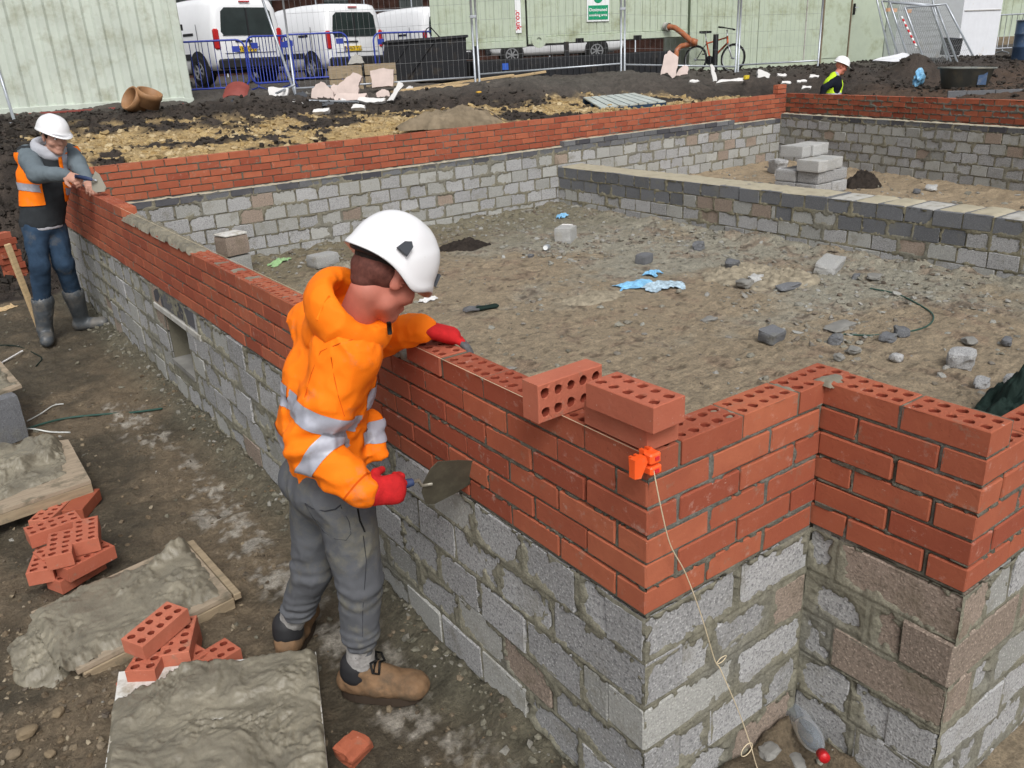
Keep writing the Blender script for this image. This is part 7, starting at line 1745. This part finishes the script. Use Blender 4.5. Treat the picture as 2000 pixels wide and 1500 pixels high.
# trouser cuffs (ribbed) and pocket seam details
pk = pt(700, 1030, 2.56)
def surf_line(V, Q, pts, name, mat, r, parent):
    N = normals(V, Q); P = []
    for p in pts:
        r0 = p - CAMP; r0 = r0 / np.linalg.norm(r0); w = V - CAMP; t = w @ r0; dd = np.linalg.norm(w - t[:, None] * r0, axis=1); ok = np.where(dd < .012)[0]
        if len(ok) == 0: continue
        i = ok[np.argmin(t[ok])]; P.append(V[i] + N[i] * r * .3 - np.array(parent.location))
    if len(P) > 1: MB().tube(P, r, 5).obj(name, M[mat], parent, True)
surf_line(tV, tQ, [J(u, v, 2.5) for u, v in ((592, 990), (605, 998), (630, 1003), (650, 1001), (666, 992))], 'pocket_edge', 'seam', .0025, per)
surf_line(tV, tQ, [J(u, v, 2.5) for u, v in ((592, 990), (605, 1015), (625, 1040), (650, 1057), (675, 1062), (685, 1050), (684, 1025), (672, 995))], 'pocket_seam', 'seam', .0012, per)
surf_line(tV, tQ, [J(u, v, 2.5) for u, v in ((704, 996), (709, 1020), (714, 1045))], 'zip_pocket', 'black', .003, per)
surf_line(tV, tQ, [J(u, v, 2.5) for u, v in ((716, 1050), (720, 1100), (718, 1150), (712, 1200), (708, 1250), (702, 1300))], 'leg_seam', 'seam', .0012, per)
# socks
for a, kk in ((anR, knR), (anL, knL)):
    nets_obj('sock', [cone(a + nrm(kk - a) * .17, a + V3(0, 0, .02), .043, .050)], .005, 'sock', per, post=folds(.003, 40, (0, 0, 1), 5))
# boots
def boot(a, f, an, parent):
    s = np.cross(V3(0, 0, 1), f); g = V3(a[0], a[1], an)
    P = [cone(g + V3(0, 0, .11) - f * .0, g + V3(0, 0, .06) - f * .01, .052, .050, k=.01), cone(g + V3(0, 0, .055) - f * .045, g + V3(0, 0, .050) + f * .06, .046, .047, w=s, f=1.02), cone(g + V3(0, 0, .05) + f * .06, g + V3(0, 0, .042) + f * .185, .050, .042, w=s, f=1.12), ball(g + V3(0, 0, .045) + f * .17, (.062, .055, .042), np.stack([f, s, V3(0, 0, 1)], 1)), cone(g + V3(0, 0, .10) + f * .02, g + V3(0, 0, .075) + f * .10, .04, .036, k=.02)]
    nets_obj('boot', P, .005, 'boot', parent, post=folds(.0035, 22, s, 33))
    nets_obj('boot_collar', [cone(g + V3(0, 0, .118) - f * .012, g + V3(0, 0, .095) - f * .014, .0555, .0575, w=f, f=1.06)], .005, 'blackplastic', parent)
    # sole: outline prism
    ol = []
    for k in range(26):
        t = 2 * math.pi * k / 26; x = math.cos(t); y = math.sin(t); lx = .145 * x + .062; wy = (.050 + .010 * (x > 0) * x - .006 * math.exp(-((x + .1) / .3) ** 2)) * y; ol.append((lx, wy))
    Mx = np.stack([f, s, V3(0, 0, 1)], 1); MB().prism(ol, -.012, .020, M=Mx, c=g - np.array(parent.location)).obj('boot_sole', M['bootsole'], parent)
    for k in range(4):
        b = g + f * (.055 + .022 * k) + V3(0, 0, .128 - .014 * k) - np.array(parent.location); MB().tube([b - s * .032 - V3(0, 0, .012), b - s * .01 + V3(0, 0, .004), b + s * .01 + V3(0, 0, .004), b + s * .032 - V3(0, 0, .012)], .0045, 5).obj('lace', M['black'], parent, True)
    b = g + f * .06 + V3(0, 0, .140) - np.array(parent.location)
    for sd in (-1, 1): MB().tube([b, b + s * sd * .03 + V3(0, 0, .012) - f * .012, b + s * sd * .052 - V3(0, 0, .010), b + s * sd * .035 - V3(0, 0, .028) + f * .015, b + f * .01 - V3(0, 0, .006)], .0045, 5).obj('lace_bow', M['black'], parent, True)
zR = h1(anR[0] + .05, anR[1] - .05) + .012; zL = h1(anL[0], anL[1]) + .012
boot(anR + fR * .0 , fR, max(zR, -.745), per); boot(anL, fL, max(zL, -.745), per)
# hoodie
hem = hipC + V3(0, 0, .035)
wst = hipC + V3(-.005, 0, .17)
hoP = [cone(hem - V3(0, 0, .01), wst, .122, .126, w=sh_ax, f=1.22), cone(wst, chest, .126, .124, w=sh_ax, f=1.28, k=.03), cone(chest, neckB - V3(.03, 0, .09), .122, .085, w=sh_ax, f=1.5, k=.03), cone(shR + V3(.0, .0, -.0), shL + V3(0, 0, .0), .078, .074, k=.04),
       cone(shR - V3(0, 0, .02), shR * .4 + elR * .6, .088, .080, k=.035), cone(shR * .4 + elR * .6, elR, .080, .070, k=.02), cone(elR, elR * .4 + wrR * .6, .070, .058, k=.02), cone(elR * .4 + wrR * .6, wrR - nrm(wrR - elR) * .01, .064, .048, k=.015),
       cone(shL, elL, .085, .070, k=.03), cone(elL, wrL, .068, .045, k=.02),
       cone(hem + V3(.13, -.09, .02), hem + V3(.15, -.02, .10), .03, .035, k=.03)]
def hood_post(X, Y, Z, D):
    t1 = folds(.0115, 8.5, nrm(shL - elR + V3(0, 0, .2)), 41)(X, Y, Z, D)
    # horizontal pull folds at the elbow and waist
    de = np.sqrt((X - elR[0]) ** 2 + (Y - elR[1]) ** 2 + (Z - elR[2]) ** 2); a = nrm(wrR - shR); t = X * a[0] + Y * a[1] + Z * a[2]
    w = np.exp(-(de / .13) ** 2); t1 = t1 - .008 * w * np.sin(t * 105 + 3 * fbm(X, Y, Z, f=7, o=2, s=4))
    dw_ = np.exp(-((Z - (hem[2] + .07)) / .07) ** 2); t1 = t1 - .003 * dw_ * np.sin(Z * 120 + 5 * fbm(X, Y, Z, f=6, o=2, s=8))
    return np.maximum(t1, np.where(np.abs(X - hipC[0]) + np.abs(Y - hipC[1]) < .36, hem[2] - .03 - Z + .25 * (X - hipC[0]) , -1))
hood, hV, hQ = nets_obj('hoodie', hoP, .0062, 'hivis', per, k=.022, post=hood_post)
# the thrown back hood: a thick collar roll round the neck and a bag behind
hc = (neckB + neckT) / 2 + V3(-.015, .005, -.035); hu = nrm(neckT - neckB + V3(.03, 0, 0)); _, hs, hv = frame_of(hu); hc = hc + V3(.012, .0, .012) - .022 * MR[:, 0]
roll = []
N_ = 22; fw_ = nrm(V3(1, -.1, 0) - hu * (V3(1, -.1, 0) @ hu)); sd_ = np.cross(hu, fw_)
ptsR = []
for k in range(N_):
    a = 2 * math.pi * k / N_; back = .5 - .5 * math.cos(a); ptsR.append(hc + fw_ * (.088 * math.cos(a) - .022 * back) + sd_ * .098 * math.sin(a) + hu * (.026 * back - .034 * (1 - back)))
for k in range(N_): back = .5 - .5 * math.cos(2 * math.pi * (k + .5) / N_); roll.append(cone(ptsR[k], ptsR[(k + 1) % N_], .036 - .006 * back, .036 - .006 * back, w=hu, f=1.45, k=.03))
roll += [cone(hc - fw_ * .055 - hu * .03, hc - fw_ * .062 - hu * .11, .050, .042, w=sd_, f=1.6, k=.04), cut(cone(hc - fw_ * .01 - hu * .0, neckT - fw_ * .035 + hu * .08, .066, .082))]
hdo, dV, dQ = nets_obj('hood', roll, .0055, 'hivis', per, k=.02, post=folds(.0075, 9, hu, 51))
surf_line(dV, dQ, [J(u, v, 2.2) for u, v in ((612, 625), (622, 600), (645, 570))], 'hood_seam', 'redlens' if False else 'hivis', .003, per)
MB().tube([hp(headC, Mh, 1, .05, -.05, -.12, per), hp(headC, Mh, 1, .075, -.045, -.145, per)], .007, 8).obj('cord_toggle', M['black'], per, True)
# reflective tapes
sR = axpar(hV, shR, elR); dR = np.linalg.norm(hV - (shR + np.clip(sR, 0, 1)[:, None] * (elR - shR)), axis=1); fR_ = axpar(hV, elR, wrR); dF = np.linalg.norm(hV - (elR + np.clip(fR_, 0, 1)[:, None] * (wrR - elR)), axis=1)
torso = (hV - hipC) @ V3(0, 0, 1); dT = np.linalg.norm(np.cross(hV - hipC, nrm(chest - hipC)), axis=1)
isarm = (np.minimum(dR, dF) < .112) & ((hV - chest) @ np.cross(FW, V3(0, 0, 1)) < 99) & ((hV - (shR + elR) / 2) @ sh_ax < .10)
strip('reflective_tape', hV, hQ, sR + 0.0, .60, .80, (dR < .125) & (dR < dT + .02) & (sR < 1.0) & ((hV @ sh_ax) < (elR @ sh_ax + .105)), 'reflect', per)
strip('reflective_tape', hV, hQ, fR_, .10, .34, (dF < .10) & (fR_ < .6) & ((hV @ sh_ax) < (elR @ sh_ax + .085)), 'reflect', per)
tm = (hV @ sh_ax > elR @ sh_ax + .10) | ((hV - hipC) @ V3(1, 0, 0) > .07)
tm = tm & (np.linalg.norm(hV - (elL + wrL) / 2, axis=1) > .16)
tt = torso + .12 * ((hV - hipC) @ V3(1, 0, 0))
strip('reflective_tape', hV, hQ, tt, .255, .325, tm & (dF > .085) & (dR > .10), 'reflect', per)
strip('reflective_tape', hV, hQ, tt, .105, .165, tm & (dF > .080) & (dR > .09), 'reflect', per)
sdn = (hV - hipC) @ sh_ax
strip('reflective_tape', hV, hQ, sdn, .10, .155, (torso > .22) & (torso < .40) & ((hV - chest) @ V3(1, 0, 0) < .02), 'reflect', per)
surf_line(hV, hQ, [J(u, v, 2.2) for u, v in ((700, 640), (690, 655), (655, 668), (620, 690), (600, 730), (590, 770), (585, 800))], 'hoodie_seam', 'hivis_seam', .0016, per)
surf_line(hV, hQ, [J(u, v, 2.2) for u, v in ((640, 700), (655, 745), (668, 780), (680, 815))], 'hoodie_seam', 'hivis_seam', .0012, per)
strip('cuff', hV, hQ, fR_, .86, .885, dF < .09, 'hivis_seam', per, off=.001)
# helmet
Hc = headC + Mh @ V3(-.004, 0, .004)
helm = helmet(Hc, Mh, 1.04, 'helmet', 'climb', per)
def hpatch(name, poly, th, mat, yaw, pit, x, y, z):
    Mx = Mh @ rotM('Z', yaw) @ rotM('Y', pit); MB().prism(poly, 0, th, M=Mx @ np.array([[0, 0, 1.], [1, 0, 0], [0, 1, 0]]), c=hp(Hc, Mh, 1.0, x, y, z, per)).obj(name, M[mat], per)
hpatch('vent_clip', [(-.020, -.014), (.015, -.021), (.018, .010), (.008, .022), (-.009, .012)], .010, 'slate', -2.0, -.30, -.056, -.104, .066)
hpatch('lamp_clip', [(-.009, -.020), (.009, -.020), (.010, .016), (-.008, .018)], .009, 'slate', -.42, -.1, .121, -.050, .052)
MB().tube([hp(Hc, Mh, 1.0, -.118, y, .030, per) for y in (-.03, .03)], .020, 10).obj('ratchet_knob', M['blackplastic'], per, True)
MB().tube([hp(Hc, Mh, 1.0, -.06, -.088, .045, per), hp(Hc, Mh, 1.0, -.095, -.07, .018, per), hp(Hc, Mh, 1.0, -.118, 0, .010, per), hp(Hc, Mh, 1.0, -.095, .07, .018, per), hp(Hc, Mh, 1.0, -.06, .088, .045, per)], .010, 8).obj('head_band', M['blackplastic'], per, True)
# gloves
up = nrm(V3(-.2, -.3, .9))
gd = nrm(pt(872, 655, 2.70) - wrL); 
gl, _, _ = nets_obj('left_glove', [cone(wrL - nrm(wrL - elL) * .02, wrL + gd * .02, .032, .029)] + hand_prims(wrL, nrm(gd + V3(0, 0, .04)), V3(-.05, 0, 1), L=.215, curl=.36, side=-1, spread=3.2, rr=1.1), .0035, 'redglove', per, k=.008)
fing = hand_prims(wrL, nrm(gd + V3(0, 0, .04)), V3(-.05, 0, 1), L=.215, curl=.36, side=-1, spread=3.2, rr=1.13)
nets_obj('glove_fingers', fing[2:4] + fing[5:7] + fing[8:10] + fing[11:13] + fing[13:], .0035, 'greyglove', per, k=.006)
gd2 = nrm(pt(775, 955, 2.44) - wrR); hup = nrm(V3(-.35, -.75, .25))
nets_obj('right_glove', [cone(wrR - nrm(wrR - elR) * .02, wrR + gd2 * .02, .036, .034)] + hand_prims(wrR, gd2, hup, L=.19, curl=1.15, side=-1, spread=.1, th=.6, rr=1.1), .0035, 'redglove', per, k=.01)
# trowel in the right hand
hnd = wrR + gd2 * .085 - hup * .026
t0 = hnd; td = nrm(pt(930, 905, 2.62) - t0)
tr = empty('brick_trowel', tuple(t0), label='mortar covered brick trowel held by the man in the orange hoodie', cat='trowel')
MB().tube([-td * .065, -td * .02, td * .03, td * .065], [.013, .017, .015, .012], 12).obj('handle', M['bluerubber'], tr, True)
bn = nrm(np.cross(td, np.cross(FW, td)) * 1.0); side_ = nrm(np.cross(td, bn)); dn = nrm(-V3(0, 0, 1) - td * (-V3(0, 0, 1) @ td))
MB().tube([td * .06, td * .085, td * .095 + dn * .02, td * .13 + dn * .025], .006, 8).obj('tang', M['cleansteel'], tr, True)
bl = []; W0 = nrm(dn + .35 * np.cross(td, dn))
for (x, y) in ((.10, -.012), (.115, -.060), (.135, -.080), (.20, -.062), (.30, -.022), (.335, .004), (.31, .030), (.22, .078), (.15, .098), (.12, .085), (.10, .030)): bl.append(td * (x * 1.12 - .012) + (dn * .02) + W0 * y * 1.02)
nn_ = nrm(np.cross(td, W0)); V = [p + nn_ * .0012 for p in bl] + [p - nn_ * .0012 for p in bl]; m = len(bl)
MB().add(V, [tuple(range(m)), tuple(reversed(range(m, 2 * m)))] + [(i, m + i, m + (i + 1) % m, (i + 1) % m) for i in range(m)]).obj('blade', M['steel'], tr)
# ================= the young man at the far end of the long wall
p2 = empty('person', (-.33, 6.55, -.75), label='young man in white helmet, orange vest and grey sleeves with a pointing trowel', cat='person')
d2 = 6.72
def q2(u, v, d=0.0): return J(u, v, d2 + d)
hipC = q2(84, 438, .05); hipR = q2(66, 445, .0); hipL = q2(106, 445, .12)
knR, anR = q2(78, 520, .0), V3(-.50, 6.50, -.62); knL, anL = q2(124, 515, .18), V3(-.19, 6.68, -.62)
chest = q2(88, 345, -.02); neckB = q2(98, 296, -.08); shR, shL = q2(55, 305, -.10), q2(133, 300, .10)
elR, wrR = q2(72, 340, -.34), q2(128, 342, -.42); elL, wrL = q2(150, 318, .0), q2(172, 356, -.16)
ax2 = nrm(shL - shR); f2d = nrm(np.cross(ax2, V3(0, 0, 1))); f2d = f2d if f2d @ (CAMP - chest) > 0 else -f2d
headC = q2(105, 268, -.15); Mh = head_frame(nrm(nrm(CAMP - headC) * .75 + V3(.50, -.38, -.30)), V3(.12, 0, 1))
fR = nrm(V3(-.02, -.5, 0) + V3(-.05, -.1, 0)); fL = nrm(V3(.75, -.45, 0))
bodyP = [cone(hipC, chest, .10, .12, w=ax2, f=1.3), cone(chest, neckB - V3(0, 0, .03), .11, .07, w=ax2, f=1.4), cone(neckB, headC - V3(0, 0, .07), .055, .055), *head_prims(headC, Mh, 1.0), *limb(shR, elR, wrR, .05, .04, .028), *limb(shL, elL, wrL, .05, .04, .028),
         *limb(hipR, knR, anR, .08, .055, .04), *limb(hipL, knL, anL, .08, .055, .04)]
bd2, _, _ = nets_obj('body', bodyP, .009, 'skin_pale', p2, k=.016)
face_parts(headC, Mh, p2)
nets_obj('hair', [ball(headC + Mh @ V3(-.02, 0, .04), (.09, .078, .08), Mh), cone(headC + Mh @ V3(.02, .07, .03), headC + Mh @ V3(.02, .07, .0), .012, .008), cone(headC + Mh @ V3(.02, -.07, .03), headC + Mh @ V3(.02, -.07, .0), .012, .008)], .007, 'hair', p2)
nets_obj('jeans', [cone(hipC, hipC + V3(0, 0, .06), .118, .112, w=ax2, f=1.25), cone(hipR, knR, .088, .070, k=.03), cone(knR, anR + nrm(knR - anR) * .10, .075, .062), cone(hipL, knL, .095, .075, k=.03), cone(knL, anL + nrm(knL - anL) * .10, .075, .062)], .009, 'denim', p2, k=.03, post=folds(.008, 8, (0, 0, 1), 61))
for a, f, lb in ((anR, fR, 'r'), (anL, fL, 'l')):
    s = np.cross(V3(0, 0, 1), f); g = V3(a[0], a[1], h1(a[0], a[1]) + .01)
    top = (knR if lb == 'r' else knL) * .45 + a * .55 + V3(0, 0, .04)
    nets_obj('wellington_boot', [cone(top - V3(0, 0, .05), g + V3(0, 0, .12), .085, .062), cone(g + V3(0, 0, .10), g + V3(0, 0, .055) - f * .02, .058, .055), cone(g + V3(0, 0, .05) - f * .03, g + V3(0, 0, .05) + f * .17, .052, .050, w=s, f=1.05), cut(cone(top + V3(0, 0, .06), top - V3(0, 0, .04), .076, .074))], .008, 'welly', p2, post=folds(.005, 14, (0, 0, 1), 63))
jk, jV, jQ = nets_obj('jacket', [cone(hipC + V3(0, 0, .02), chest, .132, .138, w=ax2, f=1.25), cone(chest, neckB - V3(0, 0, .05), .136, .085, w=ax2, f=1.4), cone(shR, shL, .085, .085)], .009, 'jacket', p2, k=.04, post=lambda X, Y, Z, D: np.maximum(folds(.008, 7, (0, 0, 1), 65)(X, Y, Z, D), hipC[2] - .015 - Z))
nets_obj('sleeves', [cone(shR, elR, .083, .070), cone(elR, wrR, .068, .048)], .008, 'greysleeve', p2, k=.02, post=folds(.008, 10, ax2, 67))
nets_obj('sleeves', [cone(shL, elL, .083, .070), cone(elL, wrL, .068, .048)], .008, 'greysleeve', p2, k=.02, post=folds(.008, 10, ax2, 68))
nets_obj('shirt_hem', [cone(hipC + V3(0, 0, -.01), hipC + V3(0, 0, .05), .128, .128, w=ax2, f=1.22)], .009, 'lightgrey', p2, post=lambda X, Y, Z, D: np.maximum(D, np.abs(Z - hipC[2] + .005) - .03))
hcx = neckB + V3(0, 0, .02); rl = []
for k in range(14):
    a, b = 2 * math.pi * k / 14, 2 * math.pi * (k + 1) / 14; P = lambda t: hcx - f2d * .02 + ax2 * .088 * math.cos(t) + f2d * .085 * math.sin(t) + V3(0, 0, -.035 * math.sin(t))
    rl.append(cone(P(a), P(b), .034, .034, w=V3(0, 0, 1), f=1.5))
nets_obj('grey_hood', rl, .007, 'lightgrey', p2, post=folds(.004, 12, (0, 0, 1), 69))
# vest: two shoulder panels and a side, cut from an offset of the jacket
u_ = (jV - chest) @ ax2; w_ = (jV - chest) @ f2d; z_ = jV[:, 2] - chest[2]
vm = np.where(w_ > -.02, np.abs(u_ + .0) - (.075 + .10 * np.clip(.12 - z_, 0, .4) * 0), 1.0)
outer = np.maximum(.0, 1.0) * np.minimum(vm, 10)
lowlim = -.13
zfun = np.where(u_ < 0, z_ + .14, z_ - .0)
cond = np.minimum(np.minimum(vm, (z_ + (.20 if True else 0)) * np.where(u_ < 0, 1, .6)), .20 - z_ + 0 * u_)
strip('orange_vest', jV, jQ, cond, .0, 9.0, np.ones(len(jV), bool), 'hivis', p2, off=.010)
strip('reflective_tape', jV, jQ, z_ + .25 * u_, -.125, -.065, (vm > .01), 'reflect', p2, off=.015)
strip('reflective_tape', jV, jQ, np.abs(u_), .10, .145, (w_ > 0) & (z_ > .0) & (z_ < .16) & (u_ > 0), 'reflect', p2, off=.015)
helmet(headC + Mh @ V3(-.008, 0, .0), Mh, 1.04, 'helmet', 'plain', p2)
gdR = nrm(q2(150, 350, -.44) - wrR)
nets_obj('right_hand', [cone(wrR - gdR * .02, wrR + gdR * .02, .028, .028)] + hand_prims(wrR, gdR, nrm(V3(-.2, -.5, .8)), L=.185, curl=1.1, side=1, rr=1.1, th=.4), .005, 'skin_pale', p2, k=.008)
gdL = nrm(q2(178, 366, -.22) - wrL)
nets_obj('left_hand', [cone(wrL - gdL * .02, wrL + gdL * .02, .028, .028)] + hand_prims(wrL, gdL, nrm(V3(.2, -.5, .8)), L=.185, curl=.8, side=-1, rr=1.1), .005, 'skin_pale', p2, k=.008)
t0 = q2(152, 345, -.47); td = nrm(q2(195, 354, -.36) - t0)
tr = empty('brick_trowel', tuple(t0), label='small pointed trowel held over the wall by the young man in the orange vest', cat='trowel')
MB().tube([td * -.02, td * .05, td * .10], [.014, .017, .012], 10).obj('handle', M['bluerubber'], tr, True); MB().tube([td * .10, td * .13], .008, 8).obj('tang', M['galv'], tr, True)
P = [q2(178, 352, -.36), q2(186, 334, -.36), q2(194, 340, -.36), q2(207, 365, -.36), q2(205, 374, -.36), q2(187, 376, -.36), q2(180, 370, -.36)]
P = [x - t0 for x in P]; nn_ = FW * .0015; m = len(P)
MB().add([x + nn_ for x in P] + [x - nn_ for x in P], [tuple(range(m)), tuple(reversed(range(m, 2 * m)))] + [(i, m + i, m + (i + 1) % m, (i + 1) % m) for i in range(m)]).obj('blade', M['cleansteel'], tr)
a0 = J(58, 558, 6.9); t = link('timber_stake', MB().box((0, 0, .42), (.045, .03, .86), ch=.003).mesh('timber_stake'), M['newtimber'], label='timber batten standing upright behind the young man in the vest', cat='batten', loc=(a0[0], a0[1], h1(a0[0], a0[1])), rot=(.05, -.13, .4))
# ================= the man in the yellow vest behind the right hand wall
d3 = 14.9
def q3(u, v, d=0.0): return J(u, v, d3 + d)
base = q3(1622, 190); p3_ = empty('person', (base[0], base[1], -.78), label='man in white helmet and yellow hi-vis vest walking behind the far brick wall', cat='person')
headC = q3(1643, 130); chest = q3(1627, 166); hipC = chest - V3(0, 0, .48) - nrm(MR[:, 0]) * .04; rt = nrm(V3(MR[0, 0], MR[1, 0], 0)); fwd = rt; sd3 = nrm(V3(FW[0], FW[1], 0))
Mh = head_frame(nrm(fwd * .9 - sd3 * .15 + V3(0, 0, -.38)), V3(0, 0, 1) + fwd * .3)
neckB = q3(1630, 146)
shR = neckB - sd3 * .16 - V3(0, 0, .08); shL = neckB + sd3 * .16 - V3(0, 0, .08); elR = q3(1610, 172, -.18); wrR = q3(1604, 192, -.15); elL = shL - V3(0, 0, .3); wrL = elL + fwd * .18 - V3(0, 0, .08)
hL, hR_ = hipC + sd3 * .09, hipC - sd3 * .09; gz = -.78
kL, kR = hL + fwd * .08 - V3(0, 0, .42), hR_ - fwd * .02 - V3(0, 0, .42); aL, aR = V3(kL[0], kL[1], gz + .09) + fwd * -.02, V3(kR[0], kR[1], gz + .09) - fwd * .06
nets_obj('body', [cone(hipC, chest, .11, .12, w=sd3, f=1.35), cone(chest, neckB - V3(0, 0, .05), .11, .07, w=sd3, f=1.4), cone(neckB - V3(0, 0, .03), headC - V3(0, 0, .05), .058, .058), *head_prims(headC, Mh, 1.0), *limb(shR, elR, wrR, .05, .04, .03), *limb(shL, elL, wrL, .05, .04, .03), *limb(hL, kL, aL, .08, .055, .04), *limb(hR_, kR, aR, .08, .055, .04), ball(wrR - V3(0, 0, .06), (.03, .03, .06)), ball(wrL - V3(0, 0, .06), (.03, .03, .06))], .011, 'skin', p3_, k=.018)
nets_obj('dark_jumper', [cone(hipC + V3(0, 0, .05), chest, .14, .145, w=sd3, f=1.25), cone(chest, neckB - V3(0, 0, .06), .14, .08, w=sd3, f=1.4), cone(shR, elR, .066, .058), cone(elR, wrR, .058, .045), cone(shL, elL, .078, .066), cone(elL, wrL, .066, .05)], .011, 'navy', p3_, k=.03, post=folds(.008, 8, (0, 0, 1), 71))
nets_obj('trousers', [cone(hipC - V3(0, 0, .02), hipC + V3(0, 0, .08), .13, .13, w=sd3, f=1.2), cone(hL, kL, .095, .075), cone(kL, aL, .075, .06), cone(hR_, kR, .095, .075), cone(kR, aR, .075, .06)], .012, 'navy', p3_, k=.03)
for a in (aL, aR): nets_obj('boot', [cone(a + V3(0, 0, .05), a - V3(0, 0, .03), .055, .055), cone(a - V3(0, 0, .035), a - V3(0, 0, .04) + fwd * .16, .048, .045)], .010, 'bootsole', p3_)
vs, vV, vQ = nets_obj('yellow_vest', [cone(hipC + V3(0, 0, .02), chest, .158, .160, w=sd3, f=1.18), cone(chest, neckB - V3(0, 0, .035), .155, .085, w=sd3, f=1.25), cut(cone(shR - sd3 * .10 - V3(0, 0, .14), shR - sd3 * .03 + V3(0, 0, .0), .092, .07)), cut(cone(shL + sd3 * .10 - V3(0, 0, .14), shL + sd3 * .03, .092, .07)), cut(cone(chest + fwd * .16 - V3(0, 0, .3), neckB + fwd * .12, .03, .05))], .010, 'hivis_y', p3_, k=.03, post=folds(.006, 9, (0, 0, 1), 73))
sz = vV[:, 2] - chest[2]; sf = (vV - chest) @ fwd
strip('reflective_tape', vV, vQ, sz, -.20, -.13, np.ones(len(vV), bool), 'reflect', p3_, off=.004)
strip('reflective_tape', vV, vQ, sf, .03, .085, (sz > -.13), 'reflect', p3_, off=.004)
helmet(headC + Mh @ V3(-.008, 0, .0), Mh, 1.05, 'helmet', 'plain', p3_)
